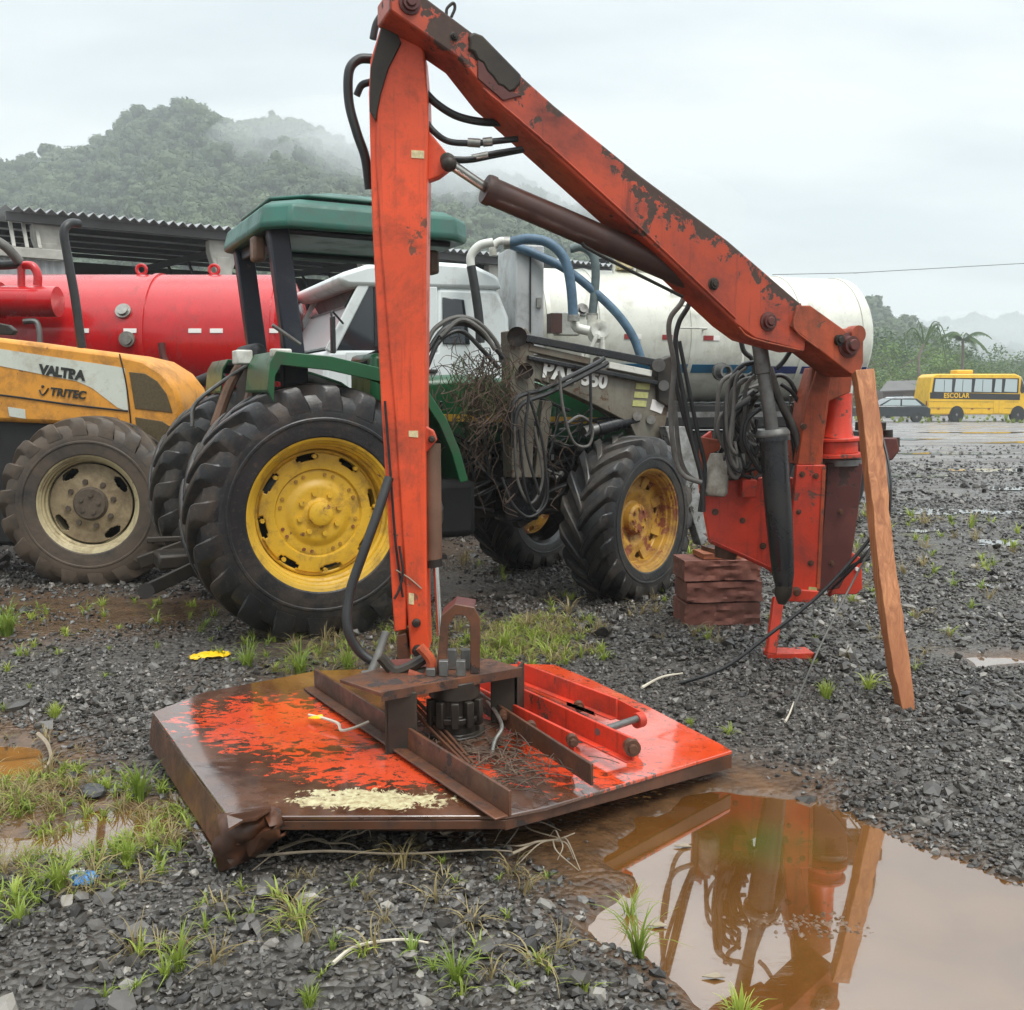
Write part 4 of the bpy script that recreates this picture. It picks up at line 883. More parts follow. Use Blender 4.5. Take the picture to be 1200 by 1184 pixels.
def red_tanker():
    t = thing('slurry_tanker', 'glossy red slurry tanker with a small red pump cylinder on its side', 'tanker', (-8.6, 11.55, 0), R(.5)); r, z0 = .78, 2.12; Lt = 6.0
    b = MB().lathe((0, 0, z0), (1, 0, z0), tank_profile(Lt, r, .3), 64, False, True).build('tank', M['redtank'], t)
    X = lambda u: (u - 600) / FPX * (11.55 - r) + 8.6
    for u in (165, 312): MB().lathe((X(u), 0, z0), (X(u) + 1, 0, z0), [(0, r), (0, r + .016), (.05, r + .016), (.05, r)], 64, False, True).build('weld_band', M['redtank'], b)
    for u in (175, 258):
        c = Vector(((u - 600) / FPX * 11.6 + 8.6, 0, z0 + r + .06)); mb = MB(); pts = [c + Vector((math.cos(a) * .055, 0, math.sin(a) * .055)) for a in np.linspace(0, 2 * math.pi, 15)]
        mb.tube(pts, .02, 8, smooth=False, cap=False); mb.box(c - Vector((0, 0, .08)), (.09, .05, .06)); mb.build('lifting_eye', M['redtank'], b)
    for u, a in ((147, 25), (153, 0)):
        a = R(a); c = Vector((X(u), -r * math.cos(a), z0 + r * math.sin(a) * .9)); o = Vector((0, -math.cos(a), math.sin(a)))
        MB().lathe(c, c + o, [(-.05, .085), (.04, .085), (.04, .06), (.07, .06), (.07, .001)], 18, False, True).build('sight_glass', M['fitting'], b)
    for u in (101, 156, 231, 256, 320): arcband(MB(), (X(u) - .07, 0, z0), (X(u) + .07, 0, z0), r + .003, 5, 8.5).build('reflective_strip', M['reflect_w'], b)
    a0 = PY(-60, 352, 10.6); a1 = PY(68, 354, 10.6)
    MB().lathe(a0, a1, [(0, .14), (.0, .16), (1, .16), (1, .001)], 28, False).build('pump_cylinder', M['redtank'], t, world=True)
    MB().lathe(a0 + Vector((.5, 0, 0)), a0 + Vector((.56, 0, 0)), [(0, .16), (0, .19), (1, .19), (1, .16)], 28).build('pump_flange', M['redtank'], t, world=True)
    MB().tube([PY(44, 335, 10.6), PY(44, 322, 10.6), PY(38, 312, 10.6), PY(28, 311, 10.6)], .045, 10).build('red_elbow_pipe', M['redtank'], t, world=True)
    MB().tube([PY(25, 335, 10.6), PY(25, 310, 10.6)], .04, 10).build('red_riser_pipe', M['redtank'], t, world=True)
    MB().tube([PY(-60, 310, 10.6), PY(0, 311, 10.6), PY(25, 309, 10.6)], .05, 10).build('black_hose', M['hose'], t, world=True)
    MB().tube([PY(-60, 268, 10.4), PY(-20, 276, 10.4), (PY(5, 288, 10.4)), PY(23, 307, 10.5)], .05, 10).build('grey_hose', M['hose_grey'], t, world=True)
    MB().tube([PY(28, 377, 10.5), PY(42, 377, 10.5), PY(46, 388, 10.5), PY(47, 402, 10.5)], .03, 8).build('drain_pipe', M['grey_steel'], t, world=True)
    MB().tube([PY(189, 402, 10.7), PY(192, 420, 10.7), PY(200, 436, 10.7), PY(206, 446, 10.7)], .04, 8).build('valve_assembly', M['maroon'], t, world=True)
    MB().tube([PY(228, 450, 9.9), PY(262, 436, 9.9)], .06, 12).build('tail_pipe', M['chassis'], t, world=True)
    MB().box((3.2, 0, 1.15), (5.2, 1.0, .3)).build('chassis', M['chassis'], t, bevel=.02)
    for x in (2.2, 3.5):
        for y in (-.9, .9):
            w = node('wheel', t, (x, y, .55)); MB().lathe((0, -.18, 0), (0, .18, 0), [(0, .3), (0, .5), (.15, .55), (.85, .55), (1, .5), (1, .3)], 28).build('tyre', M['black'], w)
            MB().lathe((0, -.18, 0), (0, .1, 0), [(0, .05), (.1, .15), (.4, .2), (.1, .3)], 24, False).build('rim', M['redtank'], w)
red_tanker()

# ================================================================== TRACTOR WHEELS
def tractor_wheel(parent, loc, rz, Rt, wd, rimR, tmat, rmat, hmat, nl, kind, side=-1):
    w = node('wheel', parent, loc, rz); h = wd / 2; ys = side
    mb = MB(); Rb = Rt - .045 * Rt / .8              # carcass radius under the lugs
    prof = [(-h * .78, rimR * .97), (-h * .98, rimR * 1.04), (-h * 1.04, (rimR + Rb) * .5), (-h * .99, Rb - .09 * Rt), (-h * .86, Rb - .035 * Rt), (-h * .5, Rb - .006), (0, Rb), (h * .5, Rb - .006), (h * .86, Rb - .035 * Rt), (h * .99, Rb - .09 * Rt), (h * 1.04, (rimR + Rb) * .5), (h * .98, rimR * 1.04), (h * .78, rimR * .97)]
    mb.lathe((0, 0, 0), (0, 1, 0), prof, 72, False, True)
    mb.lathe((0, 0, 0), (0, 1, 0), [(-h * 1.045, (rimR + Rb) * .47), (-h * 1.075, (rimR + Rb) * .48), (-h * 1.045, (rimR + Rb) * .49)], 72, False, True)
    px = np.array([p[0] for p in prof]); 
    def carc(y):
        pts = prof[3:10]; return float(np.interp(y, [p[0] for p in pts], [p[1] for p in pts]))
    for sg in (-1, 1):
        for k in range(nl):
            a0 = 2 * math.pi * (k + (.5 if sg > 0 else 0)) / nl; vs = []; T = [0, .25, .5, .75, .92, 1.0, 1.06]
            for q in T:
                y = sg * h * min(1.0, -.06 + q * 1.03); an = a0 - (q ** .85) * .60 * wd / Rt * 1.15
                rb = carc(max(-h * .985, min(h * .985, y))) - .02; rt = Rt - .010 * q * q - (max(0, q - .92) * .25)
                if q > 1: rb = Rb - .16 * Rt; rt = Rb - .07 * Rt; y = sg * h * 1.035
                tw = (.052 + .016 * q) / Rt * (Rt / .8) ** .5; st = .75
                for (rr_, ww) in ((rb, tw * 1.25), (rt, tw * st)):
                    for s_ in (-1, 1): vs.append((math.cos(an + s_ * ww) * rr_, y, math.sin(an + s_ * ww) * rr_))
            fs = []
            for j in range(len(T) - 1):
                a = j * 4; b = a + 4; fs += [(a + 2, a + 3, b + 3, b + 2), (a, b, b + 1, a + 1), (a, a + 2, b + 2, b), (a + 1, b + 1, b + 3, a + 3)]
            fs += [(0, 1, 3, 2), (len(vs) - 4, len(vs) - 2, len(vs) - 1, len(vs) - 3)]; mb.add(vs, fs)
    ty = fix_normals(mb.build('tyre', tmat, w, smooth=38)); 
    bv = ty.modifiers.new('bevel', 'BEVEL'); bv.width = .007; bv.segments = 1; bv.limit_method = 'ANGLE'; bv.angle_limit = R(42)
    # rim barrel with stepped rings
    e = ys * h; r = rimR
    mb = MB(); pr = [(.80, r * .965), (.93, r * 1.0), (.96, r * 1.035), (.90, r * 1.05), (.90, r * 1.0), (.86, r * .965), (.80, r * .955), (.76, r * .925), (.62, r * .915), (.58, r * .885), (.30, r * .87), (.24, r * .84), (-.1, r * .83)]
    mb.lathe((0, 0, 0), (0, e, 0), pr[1:], 64, False)
    rim = fix_normals(mb.build('rim', rmat, w, smooth=30))
    # disc with oval windows
    mb = MB(); na, nr_ = 192, 30
    if kind == 'rear': r0, r1, off, nh, hw, hr_, hc = r * .20, r * .86, .30, 8, .21, .045, .775
    elif kind == 'front': r0, r1, off, nh, hw, hr_, hc = r * .25, r * .86, .20, 8, .15, .07, .76
    else: r0, r1, off, nh, hw, hr_, hc = r * .25, r * .84, .52, 4, .26, .09, .74
    def dz(q):                                  # offset of disc along the axle
        if kind == 'rear': return off + (.10 if q < .36 else .10 - (q - .36) * 1.1 if q < .45 else 0) + (.07 if .60 < q < .80 else 0)
        if kind == 'front': return off - .25 * (q < .55) * (.55 - q) * 3
        return off + .12 * max(0, .6 - q) * 3
    vs = []
    for j in range(nr_ + 1):
        q = (r0 + (r1 - r0) * j / nr_) / r
        for i in range(na): a = 2 * math.pi * i / na; vs.append((math.cos(a) * q * r, e * dz(q), math.sin(a) * q * r))
    fs = []
    for j in range(nr_):
        for i in range(na):
            q = (r0 + (r1 - r0) * (j + .5) / nr_) / r; a = 2 * math.pi * (i + .5) / na; da = (a + .2) % (2 * math.pi / nh) - math.pi / nh
            if (da / hw) ** 2 + ((q - hc) / hr_) ** 2 < 1: continue
            fs.append((j * na + i, j * na + (i + 1) % na, (j + 1) * na + (i + 1) % na, (j + 1) * na + i))
    mb.add(vs, fs); d = mb.build('rim_disc', hmat if kind == 'valtra' else rmat, w, smooth=35)
    sd = d.modifiers.new('solid', 'SOLIDIFY'); sd.thickness = .012
    if kind == 'rear':                      # rusty joint ring and clamp lugs round the disc
        for q_, mr in ((.60, M['rust_steel']), (.40, M['yellowrim'])):
            pts = [(math.cos(a) * r * q_, e * (dz(q_) + .012), math.sin(a) * r * q_) for a in np.linspace(0, 2 * math.pi, 65)]
            MB().tube(pts, .006, 6, smooth=False, cap=False).build('joint_ring', mr, w)
        mb = MB()
        for k in range(8):
            a = 2 * math.pi * (k + .62) / 8
            for da in (-.11, .11): mb.cyl((math.cos(a + da) * r * .53, e * dz(.53), math.sin(a + da) * r * .53), (math.cos(a + da) * r * .53, e * dz(.53) + ys * .02, math.sin(a + da) * r * .53), .012, n=6)
            mb.bar((math.cos(a - .16) * r * .545, e * (dz(.53) + .02), math.sin(a - .16) * r * .545), (math.cos(a + .16) * r * .545, e * (dz(.53) + .02), math.sin(a + .16) * r * .545), .03, .012, up=(0, 1, 0))
        fix_normals(mb.build('disc_clamps', M['rustrim'], w))
    # hub and nuts
    mb = MB(); hb = e * dz(.22)
    if kind == 'rear':
        mb.lathe((0, hb - ys * .02, 0), (0, hb + ys * .06, 0), [(0, r * .26), (.3, r * .26), (.5, r * .17), (.9, r * .16), (1, r * .12), (1, .001)], 32, False)
        for k in range(8):
            a = 2 * math.pi * (k + .3) / 8; mb.cyl((math.cos(a) * r * .28, hb - ys * .01, math.sin(a) * r * .28), (math.cos(a) * r * .28, hb + ys * .028, math.sin(a) * r * .28), .018, n=6)
        for k in range(8):
            a = 2 * math.pi * (k + .1) / 8; mb.cyl((math.cos(a) * r * .78, e * .44, math.sin(a) * r * .78), (math.cos(a) * r * .78, e * .56, math.sin(a) * r * .78), .014, n=6)
    elif kind == 'front':
        mb.lathe((0, e * -.3, 0), (0, e * .45, 0), [(0, r * .40), (.55, r * .40), (.62, r * .33), (.9, r * .31), (1, r * .26), (1, .001)], 32, False)
        for k in range(8):
            a = 2 * math.pi * k / 8; mb.cyl((math.cos(a) * r * .22, e * .42, math.sin(a) * r * .22), (math.cos(a) * r * .22, e * .52, math.sin(a) * r * .22), .014, n=6)
        for k in range(8):
            a = 2 * math.pi * (k + .5) / 8; mb.bar((math.cos(a) * r * .66, e * .22, math.sin(a) * r * .66), (math.cos(a) * r * .88, e * .34, math.sin(a) * r * .88), .07, .025, up=(0, 1, 0))
    else:
        mb.lathe((0, 0, 0), (0, e * .78, 0), [(0, r * .38), (.86, r * .36), (.9, r * .33), (1, r * .31), (1, .001)], 32, False)
        for k in range(8):
            a = 2 * math.pi * (k + .25) / 8; mb.cyl((math.cos(a) * r * .47, e * dz(.45), math.sin(a) * r * .47), (math.cos(a) * r * .47, e * (dz(.45) + .12), math.sin(a) * r * .47), .022, n=6)
        for k in range(5):
            a = 2 * math.pi * (k + .1) / 5; mb.cyl((math.cos(a) * r * .19, e * .77, math.sin(a) * r * .19), (math.cos(a) * r * .19, e * .83, math.sin(a) * r * .19), .016, n=6)
    fix_normals(mb.build('hub', {'rear': M['yellowrim'], 'front': M['rustrim'], 'valtra': M['mudhub']}[kind], w, smooth=35))
    return w

# ================================================================== YELLOW TRACTOR
def yellow_tractor():
    yp = 7.95; c0 = PY(98, 600, 7.6); t = thing('yellow_tractor', 'orange-yellow tractor with a white stripe, muddy front wheel nearest the left edge', 'tractor', (c0.x, yp, 0), R(2))
    L = lambda u, v, y=yp: PY(u, v, y)
    hood = [(-160, 378), (0, 396), (60, 404), (138, 414), (168, 421), (192, 436), (207, 455), (214, 478), (208, 500), (200, 518), (148, 505), (60, 497), (-160, 488)]
    MB().prism([L(*p) for p in hood], (0, .75, 0)).build('hood', M['orange'], t, world=True, bevel=.035)
    q = yp - .004
    MB().prism([L(u, v, q) for u, v in ((-120, 396), (0, 409), (138, 430), (146, 432), (150, 482), (138, 478), (125, 468), (108, 455), (90, 447), (60, 441), (0, 429), (-120, 414))], (0, .006, 0)).build('white_stripe', M['offwhite'], t, world=True)
    MB().tube([L(-120, 450, q), L(0, 463, q), L(80, 474, q), L(150, 482, q)], .008, 6).build('hood_seam', M['black'], t, world=True)
    MB().tube([L(140, 415, q), L(147, 445, q), L(152, 482, q), L(155, 520, q)], .006, 6).build('nose_seam', M['black'], t, world=True)
    MB().prism([L(u, v, q - .004) for u, v in ((151, 436), (170, 438), (184, 447), (195, 462), (202, 484), (158, 479))], (0, .012, 0)).build('upper_grille', M['mesh_brown'], t, world=True, bevel=.004)
    MB().prism([L(u, v, q - .004) for u, v in ((158, 489), (190, 494), (199, 500), (186, 520), (163, 518))], (0, .012, 0)).build('lower_grille', M['mesh_brown'], t, world=True, bevel=.004)
    MB().prism([L(u, v, q - .003) for u, v in ((9, 477), (29, 480), (30, 491), (11, 488))], (0, .006, 0)).build('white_plate', M['offwhite'], t, world=True)
    a, b = L(46, 438, q - .004), L(100, 446, q - .004); lettering('maker_lettering', 'VALTRA', M['letter_dark'], t, a, b - a, (0, 0, 1), .105, .002, .006, space=.92)
    a, b = L(58, 463, q - .004), L(102, 468, q - .004); lettering('model_lettering', 'TRITEC', M['letter_dark'], t, a, b - a, (0, 0, 1), .088, .002, .003, .15, space=1.0)
    MB().tube([L(46, 457, q - .004), L(50, 463, q - .004), L(57, 455, q - .004)], .006, 6).build('swoosh_mark', M['letter_dark'], t, world=True)
    MB().ball(L(50, 453, q - .004), .012, 8, 6).build('dot_mark', M['letter_dark'], t, world=True)
    MB().prism([L(u, v, 7.9 + .12) for u, v in ((-160, 480), (40, 490), (190, 515), (205, 540), (190, 600), (130, 640), (-160, 640))], (0, .5, 0)).build('engine_block', M['chassis'], t, world=True, bevel=.04)
    MB().tube([L(96, 408, 8.25), L(88, 350, 8.25), L(79, 300, 8.25), L(75, 272, 8.25), L(82, 262, 8.3), L(92, 262, 8.4)], .036, 12).build('exhaust_pipe', M['hose'], t, world=True)
    w = tractor_wheel(t, ROOTM[t.name].inverted() @ Vector((c0.x, c0.y + .25, .66)), R(4), .69, .46, .375, M['tyre_mud'], M['creamrim'], M['beigehub'], 18, 'valtra')
    w2 = tractor_wheel(t, ROOTM[t.name].inverted() @ Vector((c0.x, c0.y + 1.9, .63)), 0, .64, .42, .335, M['tyre_mud'], M['creamrim'], M['beigehub'], 18, 'valtra', 1)
    MB().bar((0, .1, .6), (0, 1.7, .6), .18, .18).build('front_axle', M['chassis'], t)
    # rear fender, ladder and rest just past the left edge
    MB().prism([L(u, v, 7.6) for u, v in ((-20, 375), (10, 381), (18, 388), (14, 393), (-20, 391))], (0, .06, 0)).build('mirror_arm', M['dark_steel'], t, world=True, bevel=.01)
    w3 = tractor_wheel(t, ROOTM[t.name].inverted() @ Vector((c0.x - 2.45, c0.y + .25, .85)), 0, .86, .5, .42, M['tyre_mud'], M['creamrim'], M['beigehub'], 20, 'valtra')
    MB().box((-2.3, .6, 1.2), (1.6, .8, .7)).build('transmission', M['chassis'], t, bevel=.05)
    MB().box((-2.5, .55, 2.2), (1.5, 1.2, 1.3)).build('cab', M['glass'], t, bevel=.08)
yellow_tractor()

# ================================================================== GREEN TRACTOR
HD = R(27)
def green_tractor():
    ax = Vector((-1.59, 6.80, 0)); t = thing('green_tractor', 'green tractor with canopy, yellow rims and a grey front loader frame tangled in dry vines', 'tractor', ax, HD)
    nrm = Vector((math.sin(HD), -math.cos(HD), 0)); inv = ROOTM[t.name].inverted()
    def T(u, v, k): return inv @ PP(u, v, ax + nrm * k, nrm)      # k = metres to the near side of the centre line -> local point (y = -k)
    def plate(name, pts, k, th, mat, par=None, bev=.006): return MB().prism([T(u, v, k) for u, v in pts], (0, th, 0)).build(name, mat, par or t, bevel=bev)
    def tube(name, pts, r, mat, k=None, par=None, n=8): return MB().tube([T(p[0], p[1], p[2] if len(p) > 2 else k) for p in pts], r, n).build(name, mat, par or t)
    tractor_wheel(t, (0, -.78, .785), 0, .80, .46, .455, M['tyre_wet'], M['yellowrim'], M['yellowrim'], 20, 'rear')
    tractor_wheel(t, (0, .72, .785), 0, .80, .46, .475, M['tyre_mid'], M['yellowrim'], M['yellowrim'], 20, 'rear', 1)
    f = PP(750, 602, ax + nrm * .86, nrm); fl = inv @ f
    tractor_wheel(t, (fl.x - .03, -.76, .605), R(22), .615, .40, .365, M['tyre_mid'], M['rustrim'], M['rustrim'], 18, 'front')
    tractor_wheel(t, (fl.x - .03, .80, .605), R(22), .615, .40, .365, M['tyre_mid'], M['rustrim'], M['rustrim'], 18, 'front', 1)
    fx = fl.x - .03
    # body
    MB().box((.35, 0, .75), (1.3, .5, .62)).build('transmission', M['chassis'], t, bevel=.05)
    MB().lathe((0, -.6, .785), (0, .6, .785), [(0, .13), (.2, .16), (.35, .26), (.65, .26), (.8, .16), (1, .13)], 24).build('rear_axle', M['chassis'], t)
    mb = MB(); mb.box((1.75, 0, .85), (1.5, .42, .5))
    for k in range(6): mb.box((1.2 + k * .2, -.24, .95), (.11, .1, .2)); mb.cyl((1.2 + k * .2, -.28, 1.0), (1.2 + k * .2, -.34, 1.0), .03, n=8)
    mb.build('engine', M['dark_steel'], t, bevel=.02)
    MB().box((2.55, 0, .8), (.5, .4, .35)).build('front_support', M['chassis'], t, bevel=.03)
    MB().lathe((fx, -.55, .6), (fx, .55, .6), [(0, .1), (.2, .09), (.4, .16), (.6, .16), (.8, .09), (1, .1)], 20).build('front_axle', M['chassis'], t)
    hb = MB().prism([(.75, -.33, 1.12), (.75, -.33, 1.62), (1.2, -.33, 1.66), (2.5, -.33, 1.56), (2.85, -.33, 1.45), (2.9, -.33, 1.12)], (0, .66, 0)).build('hood', M['green'], t, bevel=.06)
    MB().bar((.8, -.335, 1.36), (2.85, -.335, 1.30), .02, .05).build('yellow_stripe', M['yellowrim'], hb)
    MB().box((.3, 0, 1.15), (.9, .9, .12)).build('platform', M['chassis'], t, bevel=.02)
    mb = MB(); mb.box((.05, 0, 1.32), (.5, .5, .14)); mb.box((-.2, 0, 1.6), (.12, .5, .5)); mb.build('seat', M['black'], t, bevel=.05)
    mb = MB(); mb.tube([(.95, 0, 1.2), (.72, 0, 1.75)], .03, 10); c = Vector((.70, 0, 1.80)); d = Vector((-.4, 0, .9)).normalized(); a = d.orthogonal().normalized(); b = d.cross(a)
    mb.tube([c + (a * math.cos(q) + b * math.sin(q)) * .2 for q in np.linspace(0, 6.283, 22)], .014, 6, smooth=False); mb.build('steering_wheel', M['black'], t)
    MB().box((.72, 0, 1.5), (.3, .5, .6)).build('dash', M['green'], t, bevel=.04)
    MB().box((.95, -.42, .72), (.55, .28, .4)).build('fuel_tank', M['void'], t, bevel=.05)
    mb = MB(); mb.box((.72, -.62, .42), (.4, .22, .03)); mb.bar((.55, -.6, .42), (.55, -.55, .95), .03, .02); mb.bar((.9, -.6, .42), (.9, -.55, .95), .03, .02); mb.build('step', M['chassis'], t)
    # fenders: arched sheets over the rear wheels
    for sg, nm in ((-1, 'near'), (1, 'far')):
        prof = []; top = T(325, 409, 1.02)
        arc = [(-.33, 1.54), (-.31, 1.70), (-.27, 1.765), (.05, 1.74), (.34, 1.68), (.56, 1.61), (.68, 1.53), (.80, 1.36), (.89, 1.16), (.95, .96)]
        y0, y1 = (-1.02, -.42) if sg < 0 else (.42, 1.02); vs = []; fs = []
        for (x, z) in arc:
            cx, cz = 0, .785; l = math.hypot(x - cx, z - cz); ix, iz = cx + (x - cx) * (1 - .02 / l), cz + (z - cz) * (1 - .02 / l)
            lx, lz = cx + (x - cx) * (1 - (.085 if x < .5 else .06) / l), cz + (z - cz) * (1 - (.085 if x < .5 else .06) / l)
            ye = y0 if sg < 0 else y1; yi = y0 + .02 if sg < 0 else y1 - .02; yo = y1 if sg < 0 else y0
            vs += [(x, ye, z), (x, yo, z), (ix, yo, iz), (ix, yi, iz), (lx, yi, lz), (lx, ye, lz)]
        n6 = 6
        for j in range(len(arc) - 1):
            for q in range(6): fs.append((j * 6 + q, j * 6 + (q + 1) % 6, (j + 1) * 6 + (q + 1) % 6, (j + 1) * 6 + q))
        fs += [(0, 1, 2, 3, 4, 5), tuple((len(arc) - 1) * 6 + q for q in (5, 4, 3, 2, 1, 0))]
        fix_normals(MB().add(vs, fs).build('fender', M['green'], t, bevel=.006, smooth=30))
    # canopy and posts
    def P3(x, y, z): return Vector((x, y, z))
    cx0, cx1, w0, zt = -.25, 1.15, .72, 2.55
    def ring(x0, x1, w, z, c): return [(x0 + c, -w, z), (x1 - c, -w, z), (x1, -w + c, z), (x1, w - c, z), (x1 - c, w, z), (x0 + c, w, z), (x0, w - c, z), (x0, -w + c, z)]
    def loft(rs, cap0=True):
        mb = MB(); vs = [p for r_ in rs for p in r_]; n = 8; fs = [(j * n + i, j * n + (i + 1) % n, (j + 1) * n + (i + 1) % n, (j + 1) * n + i) for j in range(len(rs) - 1) for i in range(n)]
        fs.append(tuple((len(rs) - 1) * n + i for i in range(n)))
        if cap0: fs.append(tuple(range(n - 1, -1, -1)))
        return mb.add(vs, fs)
    cn = fix_normals(loft([ring(cx0 + .12, cx1 - .12, w0 - .12, zt + .0, .1), ring(cx0 + .02, cx1 - .02, w0 - .02, zt - .03, .14), ring(cx0, cx1, w0, zt + .0, .14), ring(cx0 + .03, cx1 - .0, w0 - .02, zt + .12, .14), ring(cx0 + .10, cx1 - .06, w0 - .08, zt + .16, .14)]).build('canopy_roof', M['canopy'], t, bevel=.02))
    fix_normals(loft([ring(cx0 + .14, cx1 - .16, w0 - .13, zt + .155, .2), ring(cx0 + .14, cx1 - .16, w0 - .13, zt + .18, .2)]).build('roof_gap', M['black'], cn))
    fix_normals(loft([ring(cx0 + .10, cx1 - .14, w0 - .10, zt + .182, .2), ring(cx0 + .10, cx1 - .14, w0 - .10, zt + .20, .2), ring(cx0 + .30, cx1 - .4, w0 - .3, zt + .26, .2)]).build('roof_cap', M['canopy'], cn, bevel=.008))
    for y in (-.5, .5):
        MB().bar((-.035, y, 1.74), (-.125, y, 2.56), .10, .13, up=(1, 0, 0)).build('roll_bar_post', M['rops'], t, bevel=.012)
        MB().bar((-.035, y, 1.0), (-.035, y, 1.76), .10, .16, up=(1, 0, 0)).build('roll_bar_foot', M['rops'], t, bevel=.012)
    MB().bar((-.10, -.46, 2.50), (-.10, .46, 2.50), .1, .08).build('roll_bar_crossbar', M['rops'], t, bevel=.01)
    for y in (-.5, .5): MB().tube([(-.1, y, 2.54), (1.05, y, 2.53)], .022, 8).build('roof_rail', M['rops'], t)
    for (x, y, z) in ((-.20, -.30, 2.44), (.98, -.35, 2.42)): MB().box((x, y, z), (.08, .12, .16)).build('work_lamp', M['barrel_tan'], t, bevel=.02)
    # three-point linkage and lower arms behind the wheels
    tube('lift_arm', [(252, 500, .1), (268, 455, .1), (282, 428, .1)], .035, M['barrel_tan']); tube('lift_arm', [(282, 500, .35), (298, 450, .35), (306, 424, .35)], .035, M['barrel_tan'])
    tube('top_link', [(225, 500, .0), (232, 470, .0), (296, 425, .2), (322, 419, .4)], .014, M['grey_steel'])
    MB().box(T(284, 419, .35), (.1, .16, .09)).build('link_bracket', M['whitepart'], t, bevel=.01)
    for a, b in (((168, 694, .35), (240, 660, .35)), ((162, 660, -.3), (215, 640, -.3)), ((172, 633, -.35), (222, 631, -.3))):
        MB().bar(T(*a), T(*b), .035, .085 if a[1] > 640 else .04).build('lower_link', M['dark_steel'], t, bevel=.008)
    MB().cyl(T(171, 693, .40), T(171, 693, .30), .05, n=16).build('ball_end', M['dark_steel'], t)
    MB().box(T(205, 655, -.1), (.25, .3, .1)).build('drawbar_frame', M['dark_steel'], t, bevel=.02)
    tube('fender_rail', [(319, 381, .95), (335, 392, .95), (352, 404, .95)], .012, M['grey_steel'])
    MB().box(T(329, 414, .98), (.12, .06, .05)).build('tail_lamp', M['whitepart'], t, bevel=.01)
    # loader frame
    plate('loader_tower', [(597, 388), (616, 384), (626, 396), (627, 470), (624, 560), (600, 560), (598, 470)], .62, .14, M['loader'])
    for u, v, r_ in ((606, 395, .07), (616, 435, .055)): MB().lathe(T(u, v, .68), T(u, v, .5), [(0, r_), (.2, r_), (.2, r_ * .6), (.25, .001)], 18, False).build('pivot_boss', M['dark_steel'], t)
    beam = plate('loader_beam', [(610, 417), (640, 415), (700, 430), (770, 442), (786, 462), (776, 520), (745, 512), (738, 496), (700, 476), (640, 448), (612, 440)], .60, .12, M['loader'])
    for a, b, th in (((614, 396), (775, 427), .035), ((618, 419), (770, 449), .02)):
        MB().bar(T(*a, .63), T(*b, .63), .04, th * 1.6).build('loader_link', M['barrel_black'], t, bevel=.006)
    MB().bar(T(618, 408, .60), T(690, 424, .60), .05, .05).build('loader_brace', M['loader'], t, bevel=.006)
    MB().bar(T(712, 428, .61), T(762, 438, .61), .05, .05).build('loader_sleeve', M['whitepart'], t, bevel=.006)
    MB().cyl(T(700, 424, .66), T(700, 424, .50), .035, n=12).build('link_pin', M['dark_steel'], t)
    pl = plate('loader_head', [(770, 424), (790, 416), (800, 440), (790, 480), (772, 470)], .64, .1, M['dark_steel'])
    MB().cyl(T(772, 428, .68), T(772, 428, .5), .05, n=18).build('loader_pin', M['grey_steel'], t); MB().cyl(T(778, 452, .68), T(778, 452, .5), .04, n=18).build('loader_pin', M['grey_steel'], t)
    a, b = T(634, 441, .605), T(675, 448.5, .605); lettering('loader_lettering', 'PAE', M['letter_white'], t, ROOTM[t.name] @ (a + Vector((0, -.012, 0))), ROOTM[t.name].to_3x3() @ (b - a), (0, 0, 1), .165, .002, .007, space=1.0)
    a, b = T(681, 450, .605), T(722, 457, .605); lettering('loader_lettering', '550', M['letter_white'], t, ROOTM[t.name] @ a, ROOTM[t.name].to_3x3() @ (b - a), (0, 0, 1), .145, .002, .007, space=1.0)
    for k, (u, v) in enumerate(((754, 453), (752, 463), (750, 473))): MB().prism([T(u - 8, v - 4, .605), T(u + 8, v - 3, .605), T(u + 7, v + 4, .605), T(u - 9, v + 3, .605)], (0, .006, 0)).build('warning_label', M['label_yellow'], beam)
    MB().prism([T(765, 468, .607), T(780, 472, .607), T(775, 485, .607), T(762, 480, .607)], (0, .006, 0)).build('white_sticker', M['reflect_w'], beam)
    for u, v in ((747, 488), (763, 492)): MB().cyl(T(u, v, .63), T(u, v, .58), .035, n=12).build('bolt', M['fitting'], beam)
    lc = MB().cyl(T(684, 507, .55), T(742, 492, .55), .045, n=16).build('loader_cylinder', M['grey_steel'], t); MB().cyl(T(700, 503, .55), T(745, 491, .55), .055, n=16).build('cylinder_sleeve', M['barrel_black'], lc)
    plate('loader_lower_arm', [(780, 500), (806, 500), (826, 560), (838, 630), (822, 640), (806, 590)], .72, .1, M['armgrey'])
    plate('loader_side_plate', [(598, 540), (640, 540), (640, 600), (610, 620), (598, 600)], .45, .1, M['chassis'])
    for a, b in (((630, 450), (606, 540)), ((640, 470), (630, 560))): MB().bar(T(*a, .5), T(*b, .5), .05, .08).build('support_strut', M['loader'], t, bevel=.006)
    plate('toolbox', [(588, 520), (632, 512), (640, 560), (632, 610), (592, 612)], .48, .2, M['barrel_black'], bev=.02)
